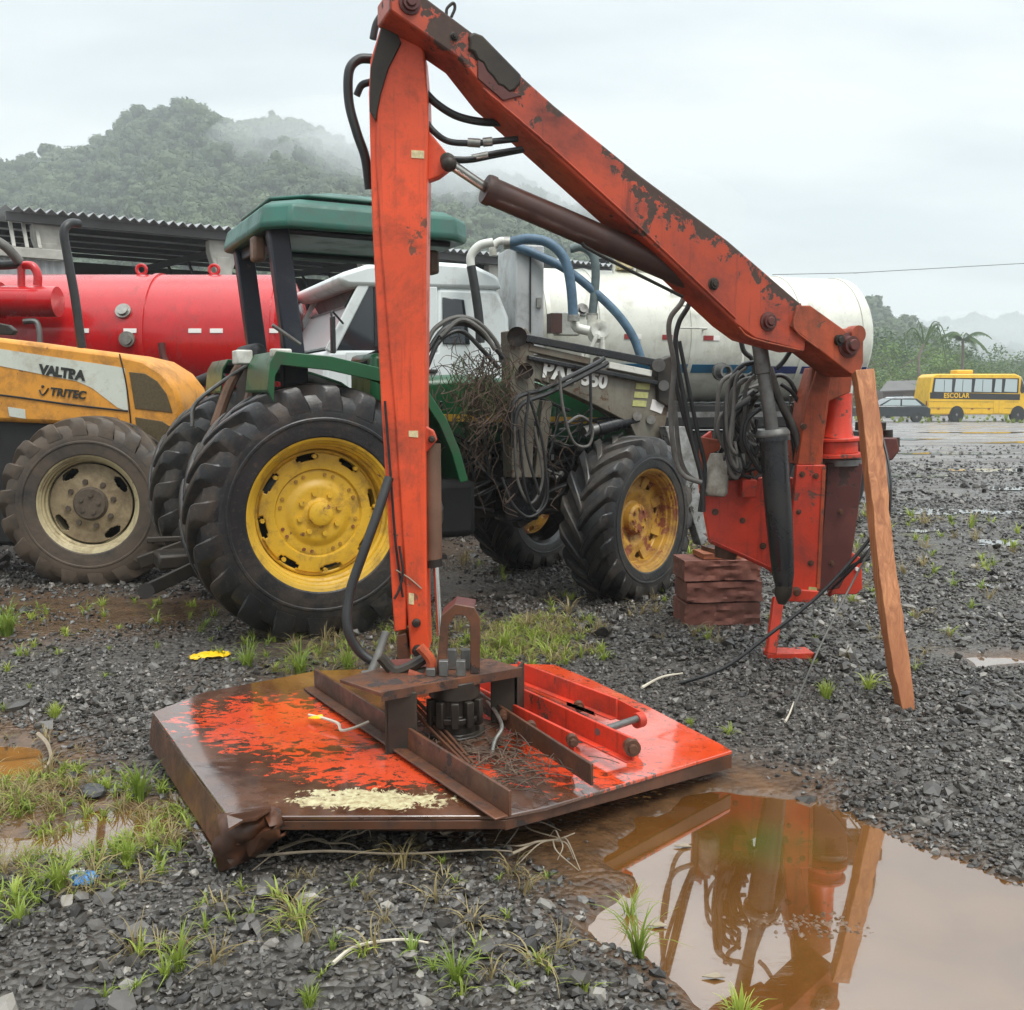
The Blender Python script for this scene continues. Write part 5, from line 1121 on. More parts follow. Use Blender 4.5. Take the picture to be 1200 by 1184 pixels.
    # rubber hoses on the tractor
    H = [[(497, 410), (510, 385), (535, 372), (560, 378), (582, 402), (588, 425)], [(499, 415), (520, 386), (545, 380), (568, 395), (590, 420)], [(500, 432), (515, 400), (540, 388), (565, 410), (585, 432)],
         [(516, 395), (540, 375), (565, 388), (580, 410)], [(600, 520), (603, 470), (640, 455), (695, 428), (708, 420)], [(603, 525), (608, 478), (645, 460), (700, 432), (712, 425)],
         [(603, 500), (606, 560), (622, 590), (636, 560), (626, 500)], [(608, 500), (615, 570), (628, 600), (640, 575), (636, 520), (622, 470)], [(588, 560), (600, 590), (620, 606), (640, 590), (642, 560)],
         [(655, 435), (660, 480), (672, 518), (690, 522), (694, 500), (680, 488), (665, 496)], [(692, 440), (692, 500), (686, 512)], [(620, 460), (616, 520), (632, 580)]]
    for i, p in enumerate(H): tube('hydraulic_hose', p, .016 if i < 4 else .018 if i < 6 else .011, M['hose'] if i % 3 else M['hose_grey'], .70 + .015 * i)
    # small fittings clutter around the engine
    rr = random.Random(4); mb = MB()
    for k in range(70):
        u, v = rr.uniform(600, 735), rr.uniform(490, 560); c = T(u, v, rr.uniform(.28, .45)); s = rr.uniform(.012, .035)
        if rr.random() < .5: mb.cyl(c, c + Vector((rr.uniform(-.08, .08), rr.uniform(-.04, .04), rr.uniform(-.05, .05))), s * .7, n=7)
        else: mb.box(c, (s * 2, s, s * 1.5), rr.uniform(0, 3))
    mb.build('engine_fittings', M['grey_steel'], t, kind='stuff')
    mb = MB()
    for k in range(26):
        p = [T(rr.uniform(505, 720), rr.uniform(470, 600), rr.uniform(.25, .5)) for _ in range(4)]; p.sort(key=lambda q: q.x); mb.tube(p, rr.uniform(.006, .013), 5)
    mb.build('wiring_and_pipes', M['hose'], t, kind='stuff')
    return t, T
GT, TT = green_tractor()

# dry vines hanging over the middle of the tractor
def vines():
    rr = random.Random(12)
    for nm, mat, n, rad, lb in (('dry_vine', M['vine'], 130, .0026, 'brown tangle of dry vines hanging over the tractor below the grey tower'), ('mossy_vine', M['vine_green'], 45, .003, 'olive green vine stems among the brown tangle on the tractor')):
        mb = MB()
        for k in range(n):
            u, v = rr.gauss(562, 27), rr.uniform(410, 480); K = rr.uniform(.45, .85); pts = []; L = rr.choice((5, 6, 7, 9, 15)); du = rr.gauss(0, 5)
            if nm == 'mossy_vine': u = rr.gauss(560, 14); v = rr.uniform(430, 470); L = rr.uniform(4, 8)
            for q in range(int(L)):
                pts.append((u, v)); u += rr.gauss(du * .4 + (588 - u) * .05, 9); v += rr.uniform(2, 20) if rr.random() < .75 else -rr.uniform(4, 18); K += rr.gauss(0, .03)
                if v > 655: break
            if len(pts) < 3: continue
            W = ROOTM[GT.name]; mb.tube([W @ TT(a, b, K + .02 * math.sin(a)) for a, b in pts], rr.uniform(.6, 1.5) * rad, 4, 3)
        o = mb.build(nm, mat, None, kind='stuff'); o['label'] = lb
vines()

# ================================================================== BOOM MOWER
def boom_mower():
    rr0 = random.Random(77)
    base = Vector((1.3, 5.4, 0)); t = thing('boom_mower', 'big red articulated boom mower with its rusty cutting deck lying on the gravel', 'mower', base)
    def plate(name, pts, y, th, mat, par=None, bev=.006): return MB().prism([PY(u, v, y) for u, v in pts], (0, th, 0)).build(name, mat, par or t, world=True, bevel=bev)
    def tube(name, pts, r, mat, y=None, par=None, n=10, yo=0): return MB().tube([PY(p[0], p[1], (p[2] if len(p) > 2 else y) + yo) for p in pts], r, n).build(name, mat, par or t, world=True)
    def pin(name, u, v, y, r, ln, mat, par=None, hexa=True, d=(0, 1, 0)):
        c = PY(u, v, y); d = Vector(d); mb = MB().lathe(c - d * ln, c + d * .05, [(0, r * .55), (.25, r * .62), (.3, r), (.7, r), (.75, r * 1.25), (1, r * 1.25)], 20)
        return mb.build(name, mat, par or t, world=True)
    # ---- dipper arm (vertical): main box and a set-back left strip
    y = 4.32
    arm = plate('dipper_arm', [(452, 12), (470, 16), (497, 60), (501, 110), (502, 150), (500, 260), (498, 480), (500, 690), (502, 766), (481, 768), (476, 700), (462, 480), (447, 300), (440, 180), (441, 80)], y, .20, M['arm_red'], bev=.008)
    plate('arm_side_strip', [(432, 110), (434, 70), (452, 12), (443, 80), (442, 180), (449, 300), (464, 480), (477, 690), (476, 738), (462, 741), (459, 690), (447, 480), (436, 260)], y + .012, .17, M['arm_red'], arm)
    plate('worn_cover_plate', [(433, 130), (434, 80), (452, 12), (458, 20), (470, 50), (455, 80), (446, 110), (440, 142)], y - .012, .02, M['dark_steel'], arm, .003)
    tube('arm_seam', [(451, 470), (458, 560), (464, 640), (472, 700)], .006, M['black'], y - .002, arm, 6)
    plate('upper_lug', [(498, 148), (512, 165), (529, 186), (526, 198), (514, 207), (498, 213)], y + .05, .07, M['arm_red'], arm)
    pin('lug_pin', 524, 188, y + .04, .030, .04, M['dark_steel'], arm)
    plate('lower_lug', [(496, 498), (508, 505), (512, 516), (498, 532)], y + .05, .05, M['arm_red'], arm)
    pin('lug_pin', 506, 515, y + .04, .016, .02, M['dark_steel'], arm)
    plate('worn_label', [(482, 176), (497, 177), (497, 186), (482, 185)], y - .003, .004, M['label_cream'], arm, 0)
    plate('worn_label', [(479, 505), (490, 505), (490, 513), (479, 512)], y - .003, .004, M['label_cream'], arm, 0)
    plate('worn_label', [(479, 695), (485, 696), (485, 709), (479, 708)], y - .003, .004, M['label_cream'], arm, 0)
    pin('arm_bolt', 488, 730, y, .020, .035, M['dark_steel'], arm); pin('hinge_pin', 490, 762, y, .026, .05, M['dark_steel'], arm)
    tube('tie_wire', [(464, 668), (480, 678), (494, 690)], .0035, M['twig'], y - .006, arm, 5)
    tube('thin_hose', [(468, 640), (472, 670), (468, 690), (462, 702)], .006, M['hose'], y - .01, arm, 6)
    plate('hinge_block', [(464, 745), (476, 742), (480, 770), (474, 792), (466, 788)], y + .02, .12, M['rust_steel'], arm)
    # ---- tilt cylinder beside the arm
    c = MB().cyl(PY(506, 520, y + .1), PY(508, 660, y + .08), .040, n=24).build('tilt_cylinder', M['barrel_tan'], t, world=True)
    MB().cyl(PY(507, 655, y + .08), PY(508, 664, y + .08), .044, n=24).build('gland', M['dark_steel'], c, world=True)
    MB().cyl(PY(511, 660, y + .08), PY(516, 745, y + .04), .014, n=14).build('rod', M['rod'], c, world=True)
    # ---- main boom: box section in its own vertical plane, running away to the right
    b0, b1 = Vector((-.45, 4.16, 0)), Vector((1.85, 5.12, 0)); bd = (b1 - b0).normalized(); bn = Vector((bd.y, -bd.x, 0)); BW = .20
    def B(u, v, k=0): return PP(u, v, b0 + bn * k, bn)
    def bplate(name, pts, k, th, mat, par=None, bev=.006): return MB().prism([B(u, v, k) for u, v in pts], -bn * th).build(name, mat, par or t, world=True, bevel=bev)
    boom = bplate('main_boom', [(457, -14), (472, -18), (500, -2), (560, 43), (650, 124), (751, 206), (853, 282), (934, 352), (950, 366), (943, 412), (885, 397), (862, 380), (751, 275), (650, 183), (575, 115), (540, 70), (457, 12)], 0, BW, M['boom_red'], bev=.008)
    bplate('end_bracket', [(927, 383), (935, 358), (950, 358), (996, 391), (1001, 384), (1008, 384), (1012, 396), (1012, 425), (1006, 442), (996, 438), (960, 410)], .014, BW + .03, M['mast_red'], boom)
    mb = MB(); c = B(1005, 392, .02); mb.lathe(c + bn * .01, c - bn * .05, [(0, .045), (1, .045)], 20); mb.build('lifting_ring', M['mast_red'], boom, world=True)
    for u, v, r_, k in ((992, 405, .048, .05), (980, 399, .028, .03), (900, 377, .035, .02), (836, 333, .022, .01), (480, 4, .034, .02), (532, 43, .014, .004)):
        c = B(u, v, 0); MB().lathe(c + bn * (k + .012), c - bn * .01, [(0, r_ * .5), (.12, r_ * .62), (.2, r_ * .62), (.2, r_ * .95), (.55, r_), (.6, r_ * 1.35), (1, r_ * 1.35)], 22).build('pivot_pin', M['maroon'] if r_ > .03 else M['dark_steel'], boom, world=True)
    bplate('wear_pad', [(549, 42), (556, 37), (566, 41), (612, 88), (611, 97), (604, 106), (597, 109), (590, 102), (584, 100), (577, 90), (571, 84), (566, 74), (559, 70), (556, 62), (549, 58), (551, 50)], .012, BW + .024, M['dark_steel'], boom, .01)
    bplate('inner_stiffener', [(560, 62), (598, 106), (612, 112), (590, 118), (560, 92)], .008, .01, M['maroon'], boom, .003)
    MB().tube([B(523, 18, -.05), B(524, 10, -.05), B(531, 4, -.05), B(533, 10, -.05), B(529, 20, -.05)], .007, 6).build('hook', M['dark_steel'], boom, world=True)
    # ---- lift cylinder under the boom
    k = -.10
    p0, p1 = B(568, 221, k - .02), B(826, 332, k); dcy = (p1 - p0).normalized()
    c = MB().lathe(p0, p1, [(0, .04), (.0, .062), (.012, .066), (.03, .066), (.03, .060), (1, .064)], 30).build('lift_cylinder', M['barrel_brown'], t, world=True)
    MB().cyl(B(524, 190, k + .06), p0 + dcy * .03, .022, n=16).build('rod', M['rod'], c, world=True)
    MB().ball(B(526, 192, k + .06), .034, 14, 8).build('rod_eye', M['dark_steel'], c, world=True)
    MB().tube([B(682, 285, k + .04), B(690, 292, k + .04), B(740, 318, k + .05), B(788, 342, k + .05), B(800, 348, k + .05)], .008, 6).build('feed_pipe', M['hose'], c, world=True)
    MB().box(B(686, 288, k + .05), (.07, .04, .03), .3).build('port_block', M['dark_steel'], c, world=True, bevel=.005) if False else None
    # ---- second cylinder: grey rod into a black barrel in front of the mast
    yb = 5.12
    c = MB().lathe(PY(906, 512, yb), PY(919, 690, yb - .05), [(0, .065), (0, .088), (.03, .088), (.03, .072), (.55, .069), (.9, .056), (1, .042)], 30).build('mast_cylinder', M['barrel_black'], t, world=True)
    MB().lathe(PY(889, 396, yb + .02), PY(906, 514, yb), [(0, .040), (.35, .040), (.36, .034), (1, .034)], 24).build('rod', M['grey_steel'], c, world=True)
    MB().lathe(PY(919, 686, yb - .05), PY(916, 708, yb - .05), [(0, .045), (.5, .045), (1, .02)], 18).build('rod_eye', M['dark_steel'], c, world=True)
    MB().lathe(PY(905, 503, yb), PY(906, 514, yb), [(0, .05), (0, .074), (.45, .088), (.7, .088), (1, .08)], 30).build('ram_flange', M['grey_steel'], c, world=True)
    wb = [B(u, v, .004) for u, v in ((566, 104), (650, 176), (751, 268), (862, 373))]; MB().tube([wb[0].lerp(wb[1], q / 14) + Vector((0, 0, rr0.uniform(-.002, .002))) for q in range(15)] + [wb[1].lerp(wb[2], q / 14) for q in range(1, 15)] + [wb[2].lerp(wb[3], q / 14) for q in range(1, 15)], .005, 6, 2).build('weld_bead', M['boom_red'], boom, world=True)
    for pts in (((938, 356), (930, 384), (958, 408)), ((866, 384), (882, 397), (940, 411))): MB().tube([B(u, v, .016 if pts[0][0] > 900 else .004) for u, v in pts], .005, 6, 3).build('weld_bead', M['mast_red'], boom, world=True)
    # ---- mast and slew base
    ym = 5.30
    mast = plate('mast', [(955, 405), (1000, 432), (997, 460), (972, 470), (965, 520), (960, 700), (921, 698), (924, 640), (934, 545), (945, 480)], ym, .05, M['mast_red'])
    plate('mast_face', [(934, 545), (968, 545), (966, 600), (957, 702), (921, 702), (926, 630)], ym - .03, .03, M['frame_red'], mast)
    plate('mast_side_plate', [(958, 430), (975, 440), (966, 500), (955, 545), (934, 545), (946, 470)], ym - .02, .24, M['mast_red'], mast)
    c0, c1 = PY(986, 436, ym + .16), PY(979, 513, ym + .16)
    MB().lathe(c0, c1, [(0, .055), (.3, .062), (.32, .070), (.75, .078), (.95, .095), (1, .10)], 32).build('slew_post', M['frame_red'], mast, world=True)
    MB().lathe(c0.lerp(c1, .2), c0.lerp(c1, .38), [(0, .067), (1, .069)], 32).build('painted_collar', M['whitepart'], mast, world=True)
    for v0, v1, r_ in ((513, 517, .145), (517, 531, .12), (531, 536, .15)):
        MB().lathe(PY(979, v0, ym + .16), PY(979, v1, ym + .16), [(0, r_), (1, r_)], 40).build('slew_flange', M['frame_red'], mast, world=True, bevel=.004)
    MB().lathe(PY(985, 538, ym + .2), PY(985, 545, ym + .2), [(0, .12), (1, .12)], 32).build('bearing_ring', M['grey_steel'], mast, world=True)
    plate('maroon_plate', [(970, 543), (1012, 543), (1006, 600), (996, 668), (984, 690), (957, 694), (966, 600)], ym + .10, .16, M['maroon'])
    plate('lower_lobe', [(972, 700), (982, 672), (1000, 648), (1010, 655), (1011, 690), (1004, 697), (978, 697)], ym + .2, .05, M['frame_red'])
    pin('lobe_hole', 1004, 667, ym + .2, .020, .012, M['reflect_w'])
    plate('bottom_rim', [(924, 690), (960, 693), (954, 707), (922, 705)], ym - .05, .18, M['frame_red'])
    pin('bottom_bolt', 934, 694, ym - .05, .026, .02, M['rust_steel'])
    fr = plate('base_plate', [(820, 570), (824, 512), (834, 505), (840, 560), (866, 552), (886, 560), (905, 570), (908, 662), (902, 669), (868, 652), (832, 637)], ym + .12, .05, M['frame_red'])
    plate('base_back_plate', [(830, 560), (930, 560), (925, 690), (900, 668), (832, 636)], ym + .40, .05, M['frame_red'], fr)
    plate('base_floor', [(832, 632), (904, 664), (930, 660), (935, 630)], ym + .17, .24, M['maroon'], fr)
    plate('upright_channel', [(822, 512), (845, 516), (844, 528), (832, 532), (828, 580), (822, 580)], ym + .10, .08, M['mast_red'], fr)
    MB().box(PY(876, 572, ym + .06), (.08, .1, .10)).build('stop_block', M['frame_red'], fr, world=True, bevel=.008)
    MB().lathe(PY(842, 532, ym + .05), PY(838, 582, ym + .02), [(0, .045), (.3, .062), (.9, .066), (1, .05)], 24).build('oil_canister', M['dirtywhite'], fr, world=True, bevel=.005)
    MB().lathe(PY(852, 640, ym + .2), PY(850, 654, ym + .2), [(0, .07), (1, .06)], 18).build('base_foot', M['rust_steel'], fr, world=True)
    MB().prism([PY(u, v, ym + .32) for u, v in ((1008, 512), (1052, 513), (1055, 528), (1046, 540), (1008, 540))], (0, .18, 0)).build('motor_bracket', M['maroon'], t, world=True, bevel=.01)
    for u, v in ((1040, 511), (1048, 520)): MB().cyl(PY(u, v + 4, ym + .36), PY(u, v - 7, ym + .36), .03, n=12).build('motor_bolt', M['dark_steel'], t, world=True)
    MB().box(PY(1020, 500, ym + .5), (.14, .12, .05)).build('motor_cap', M['dark_steel'], t, world=True)
    for u, v, yy, q in ((940, 556, ym - .03, .012), (956, 558, ym - .03, .012), (936, 600, ym - .03, .010), (950, 660, ym - .03, .012), (942, 500, ym - .02, .012), (838, 600, ym + .12, .014), (870, 610, ym + .12, .012), (894, 640, ym + .12, .014), (880, 575, ym + .12, .010), (985, 600, ym + .1, .012), (975, 660, ym + .1, .012)):
        MB().lathe(PY(u, v, yy) - Vector((0, .014, 0)), PY(u, v, yy) + Vector((0, .01, 0)), [(0, q * .7), (.4, q * .8), (.4, q * 1.4), (1, q * 1.5)], 10).build('bolt_head', M['rust_steel'], mast, world=True)
    plate('worn_label', [(948, 688), (958, 689), (957, 694), (947, 693)], ym - .035, .004, M['label_yellow'], mast, 0)
    MB().prism([PY(u, v, ym - .036) for u, v in ((964, 548), (968, 548), (961, 690), (957, 690))], (0, .012, 0)).build('edge_stiffener', M['mast_red'], mast, world=True)
    MB().tube([PY(u, v, ym + .115) for u, v in ((834, 634), (868, 649), (902, 665))], .006, 6).build('weld_bead', M['frame_red'], mast, world=True)
    MB().prism([PY(u, v, ym + .11) for u, v in ((860, 556), (870, 540), (888, 545), (892, 560))], (0, .10, 0)).build('gusset', M['mast_red'], mast, world=True, bevel=.004)
    for k_, (u, v) in enumerate(((852, 548), (862, 552), (872, 550))): MB().cyl(PY(u, v, ym + .0), PY(u - 2, v - 18, ym + .02), .014, n=10).build('hose_coupling', M['fitting'], t, world=True)
    # parking leg
    lg = MB().bar(PY(912, 700, ym - .05), PY(903, 766, ym - .1), .055, .05, up=(0, 1, 0)).build('parking_leg', M['frame_red'], t, world=True, bevel=.006)
    g = PZ(922, 768, .03); MB().box((g.x, g.y, .035), (.27, .13, .05), .08).build('foot_plate', M['frame_red'], lg, world=True, bevel=.006)
    # ---- hoses
    hs = [([(450, 14, 4.5), (441, 28, 4.5), (437, 46, 4.5)], .016), ([(436, 69, 4.50), (420, 70, 4.48), (409, 84, 4.46), (409, 120, 4.46), (418, 155, 4.46), (428, 185, 4.47), (433, 222, 4.5)], .021), ([(436, 96, 4.52), (424, 100, 4.52), (418, 112, 4.52)], .016),
          ([(498, 108, 4.4), (512, 122, 4.4), (535, 136, 4.42), (565, 143, 4.45), (600, 144, 4.5)], .017), ([(498, 140, 4.4), (508, 154, 4.38), (526, 166, 4.4), (555, 168, 4.4), (578, 166, 4.4), (606, 163, 4.45)], .014), ([(530, 186, 4.34), (552, 186, 4.36), (575, 180, 4.4), (612, 174, 4.45)], .010),
          ([(528, 190, 4.34), (552, 189, 4.38), (578, 184, 4.42), (614, 177, 4.47)], .008)]
    for p, r_ in hs: tube('hydraulic_hose', p, r_, M['hose'])
    for (u, v), (u2, v2), yy in (((548, 167), (563, 168), 4.40), ((566, 167), (577, 166), 4.4), ((553, 185), (572, 181), 4.37)):
        MB().cyl(PY(u, v, yy), PY(u2, v2, yy), .019 if yy == 4.4 else .013, n=12).build('hose_fitting', M['fitting'], t, world=True)
    tube('supply_hose', [(456, 560, 4.3), (443, 600, 4.24), (425, 650, 4.18), (410, 695, 4.14), (407, 735, 4.1), (420, 762, 4.1), (440, 778, 4.1)], .021, M['hose'])
    tube('supply_hose', [(452, 742, 4.2), (444, 765, 4.12), (436, 785, 4.06), (430, 800, 4.0)], .018, M['hose_grey'])
    tube('supply_hose', [(425, 790, 4.0), (440, 790, 3.98), (455, 794, 3.9), (462, 800, 3.85)], .016, M['hose_grey'])
    # bundle falling from the boom to the mast base
    hh = [([(806, 338), (798, 356), (786, 372), (784, 392), (790, 430), (786, 480), (790, 530), (800, 556), (822, 566)], .014), ([(812, 342), (806, 360), (795, 380), (792, 410), (802, 470), (812, 520), (822, 560), (824, 600)], .014),
          ([(788, 420), (794, 460), (808, 510), (820, 545)], .012), ([(796, 400), (806, 450), (818, 510), (826, 550), (820, 600)], .012), ([(790, 470), (798, 540), (815, 563), (836, 560), (852, 540), (858, 510)], .013),
          ([(868, 398), (872, 412), (882, 422), (884, 440)], .014), ([(926, 412), (918, 424), (910, 432)], .013), ([(888, 424), (868, 430), (856, 450), (850, 490), (852, 530), (858, 560)], .014),
          ([(885, 442), (866, 450), (860, 480), (858, 520), (862, 555)], .013), ([(888, 460), (868, 465), (858, 478), (852, 500)], .013), ([(893, 455), (912, 440), (928, 450), (938, 480)], .013),
          ([(890, 475), (872, 478), (860, 500), (856, 530), (848, 580), (838, 620), (830, 634)], .013), ([(902, 430), (915, 470), (930, 500), (938, 530)], .018), ([(904, 440), (920, 485), (930, 520), (932, 545)], .014),
          ([(898, 418), (908, 460), (925, 500), (932, 530)], .013), ([(915, 450), (928, 460), (940, 480), (942, 500)], .012), ([(892, 510), (876, 512), (864, 524), (860, 540)], .012), ([(894, 520), (878, 528), (872, 545), (880, 556), (892, 552)], .012),
          ([(868, 530), (870, 555), (880, 560)], .011), ([(890, 548), (874, 552), (864, 560), (848, 561)], .012), ([(880, 480), (876, 500), (874, 530), (878, 545)], .012), ([(868, 490), (868, 515), (866, 540)], .012), ([(887, 492), (884, 515), (884, 545)], .012)]
    for i, (p, r_) in enumerate(hh): tube('hydraulic_hose', p, r_, M['hose'] if i % 4 else M['hose_grey'], 5.20 + (i % 6) * .05, yo=-.05 if i < 5 else .12 if i > 8 else .0)
    rr = random.Random(31)
    for k_ in range(16):                    # loose loops hanging left of the ram
        u0, v0 = rr.uniform(866, 892), rr.uniform(430, 480); u1, v1 = rr.uniform(846, 892), rr.uniform(520, 562); bx = rr.uniform(12, 34); yy = rr.uniform(5.16, 5.5)
        tube('hydraulic_hose', [(u0, v0), (u0 - bx * .8, v0 + 14), (u0 - bx, (v0 + v1) / 2), (u1 - bx * .5, v1 - 14), (u1, v1), (u1 + rr.uniform(-4, 10), v1 - rr.uniform(4, 16))], rr.uniform(.009, .013), M['hose'] if rr.random() < .5 else M['hose_grey'], yy)
    rr = random.Random(3); mb = MB()
    for k_ in range(22):
        a0 = rr.uniform(2.2, 4.2); r0 = rr.uniform(22, 46); cu, cv = rr.uniform(886, 902), rr.uniform(482, 505); pts = [PY(cu + math.cos(a) * r0 * .8, cv - math.sin(a) * r0 * 1.15, 5.42 + rr.uniform(-.05, .2)) for a in np.linspace(a0 - 1.1, a0 + 1.1, 6)]
        mb.tube(pts, rr.uniform(.009, .013), 6)
    for k_ in range(12):
        u = rr.uniform(925, 955); mb.tube([PY(u, rr.uniform(455, 475), 5.6), PY(u + rr.uniform(-5, 8), 500, 5.65), PY(u + rr.uniform(-8, 8), 535, 5.6)], rr.uniform(.008, .012), 6)
    mb.build('hose_bundle', M['hose_grey'], t, world=True, kind='stuff')
    mb = MB()
    for k_ in range(30): mb.box(PY(rr.uniform(850, 900), rr.uniform(515, 562), 5.5 + rr.uniform(-.05, .1)), (rr.uniform(.02, .06), .04, rr.uniform(.02, .06)), rr.uniform(0, 3))
    mb.build('valve_bank', M['grey_steel'], t, world=True, bevel=.003)
    # cables from the mast over the post to the ground
    tube('trailing_cable', [(1026, 500, 5.15), (1037, 540, 4.95), (1040, 580, 4.85), (1028, 618, 4.85), (1000, 655, 4.85), (955, 702, 4.85), (900, 745, 4.85), (850, 782, 4.85), (800, 800, 4.9), (770, 806, 4.97)], .009, M['hose'])
    tube('trailing_cable', [(1030, 498, 5.1), (1042, 550, 4.95), (1042, 600, 4.9), (1030, 630, 4.95), (1000, 665, 5.0), (975, 690, 5.1)], .008, M['hose'])
    tube('trailing_cable', [(1022, 640, 4.9), (990, 700, 4.75), (960, 760, 4.6), (930, 830, 4.5)], .005, M['hose_grey'])
    tube('trailing_cable', [(1020, 655, 5.2), (1000, 662, 5.25), (985, 676, 5.3)], .008, M['hose'])
    # ---- cutting deck
    dk = thing('x', '', '') if False else None
    Zt = {'A': PZ(178, 835, .22), 'B': PZ(268, 957, .21), 'C': PZ(592, 956, .19), 'C2': PZ(640, 946, .18), 'D': PZ(858, 880, .12), 'D2': PZ(845, 872, .13), 'E': PZ(760, 828, .17), 'E1': PZ(690, 795, .19), 'E2': PZ(650, 779, .21), 'E3': PZ(612, 778, .22), 'F': PZ(370, 786, .24), 'F2': PZ(236, 812, .23)}
    order = ['A', 'B', 'C', 'C2', 'D', 'D2', 'E', 'E1', 'E2', 'E3', 'F', 'F2']; top = [Zt[k] for k in order]
    cen = sum(top, Vector()) / len(top); n = len(top); th = Vector((0, 0, -.014)); vs = [cen] + top; fs = [(0, 1 + i, 1 + (i + 1) % n) for i in range(n)]
    vs2 = vs + [v + th for v in vs]; m_ = n + 1; fs2 = fs + [(m_, m_ + 1 + (i + 1) % n, m_ + 1 + i) for i in range(n)] + [(1 + i, 1 + (i + 1) % n, m_ + 1 + (i + 1) % n, m_ + 1 + i) for i in range(n)]
    deck = fix_normals(MB().add(vs2, fs2).build('deck', M['deck'], t, world=True, smooth=25, bevel=.003))
    def skirt(name, a, b, h0, h1, out, par=deck, mat='rust_steel', th_=.012, inset=.0):
        a, b = Vector(a), Vector(b); d = (b - a).normalized(); o = Vector((d.y, -d.x, 0)) * th_
        P = [a + Vector((0, 0, -.016)), b + Vector((0, 0, -.016)), b + Vector((0, 0, -h1)) + o * out, a + Vector((0, 0, -h0)) + o * out]
        return fix_normals(MB().hexa([P[3] - o, P[2] - o, P[2], P[3], P[0] - o, P[1] - o, P[1], P[0]]).build(name, M[mat], par, world=True, bevel=.002))
    A_, B_, C_, D_ = Zt['A'], Zt['B'], Zt['C'], Zt['D']
    skirt('side_skirt', A_, B_.lerp(A_, .04), .13, .15, 1.5)
    skirt('front_lip', B_.lerp(C_, .03), C_, .045, .045, 0); skirt('front_lip', C_, D_, .05, .07, 0)
    skirt('rear_lip', Zt['F2'], Zt['F'], .06, .06, 0); skirt('rear_lip', Zt['D2'], Zt['E'], .06, .06, 0); skirt('rear_lip', Zt['E'], Zt['E1'], .06, .06, 0)
    # crumpled corner
    rr = random.Random(9); vs = []; nu, nv = 9, 7
    for j in range(nv):
        for i in range(nu):
            u = i / (nu - 1); v = j / (nv - 1); p = B_ + (C_ - B_).normalized() * (u * .20 - .02) + Vector((0, 0, .006)); dn = (A_ - B_).normalized()
            p = p + Vector((-.01, -.02, 0)) * math.sin(v * 3) * 1.6 + Vector((0, 0, -.19 * v * (1 - .75 * u))) + Vector((rr.uniform(-.012, .012), rr.uniform(-.022, .022), rr.uniform(-.016, .016)))
            if v == 0: p = p + dn * .03
            vs.append(p)
    fs = [(j * nu + i, j * nu + i + 1, (j + 1) * nu + i + 1, (j + 1) * nu + i) for j in range(nv - 1) for i in range(nu - 1)]
    o = MB().add(vs, fs).build('crumpled_corner', M['rust_steel'], deck, world=True, smooth=60); s_ = o.modifiers.new('solid', 'SOLIDIFY'); s_.thickness = .008
    vs = [PZ(236, 958, .222), PZ(266, 958, .214), PZ(314, 942, .222), PZ(318, 950, .226), PZ(300, 962, .228), PZ(285, 964, .226), PZ(268, 974, .22)]
    MB().prism(vs[1:], (0, 0, .008)).build('bent_flap', M['deck'], deck, world=True)
    # skid runner under the left edge
    a, b, c, d = PZ(203, 934, .035), PZ(252, 962, .05), PZ(262, 985, .03), PZ(246, 1010, .015)
    MB().prism([PZ(196, 930, .03), PZ(222, 930, .05), PZ(262, 975, .05), PZ(247, 1010, .02)], (0, 0, -.012)).build('skid_runner', M['deck'], deck, world=True, bevel=.003)
    # lower chute plate under the front edge
    MB().prism([PZ(400, 966, .14), PZ(588, 966, .14), PZ(560, 975, .07), PZ(440, 974, .09)], (0, .05, .008)).build('chute_plate', M['rust_steel'], deck, world=True)
    MB().box((cen.x, cen.y, .10), (.9, .7, .16), .4).build('blade_housing', M['chassis'], deck, world=True, bevel=.02)
    # deck rails (angle irons)
    def rail(name, p, q, h, mat, th_=.012, foot=.05, z=.225):
        a, b = PZ(*p, z), PZ(*q, z - .02); d = (b - a).normalized(); s = Vector((d.y, -d.x, 0)); mb = MB(); u = Vector((0, 0, h))
        mb.hexa([a, b, b + s * -th_, a + s * -th_, a + u, b + u, b + u + s * -th_, a + u + s * -th_])
        if foot: f = Vector((0, 0, .008)); mb.hexa([a + s * foot, b + s * foot, b + s * .001, a + s * .001, a + s * foot + f, b + s * foot + f, b + s * .001 + f, a + s * .001 + f])
        return fix_normals(mb.build(name, mat, deck, world=True, bevel=.003))
    rail('left_rail' if False else 'deck_rail', (368, 806), (596, 958), .085, M['rust_steel']); rail('deck_rail', (520, 805), (692, 921), .075, M['rust_steel'], foot=0)
    rl = rail('red_channel', (560, 806), (741, 893), .085, M['frame_red'], foot=.03); rail('red_channel', (552, 822), (672, 884), .075, M['frame_red'], foot=.03)
    r3 = rail('red_channel', (606, 797), (722, 843), .085, M['frame_red'], foot=.03)
    a, b = PZ(722, 843, .2), PZ(752, 852, .2); MB().prism([a, b, b + Vector((0, 0, .06)), a + Vector((0, 0, .085))], (0, .012, 0)).build('channel_end', M['frame_red'], deck, world=True)
    MB().tube([PZ(700, 858, .26), PZ(748, 842, .26)], .014, 10, smooth=False).build('cross_pin', M['grey_steel'], deck, world=True); MB().lathe(PZ(745, 845, .25), PZ(752, 843, .25), [(0, .03), (1, .03)], 14).build('pin_eye', M['frame_red'], deck, world=True)
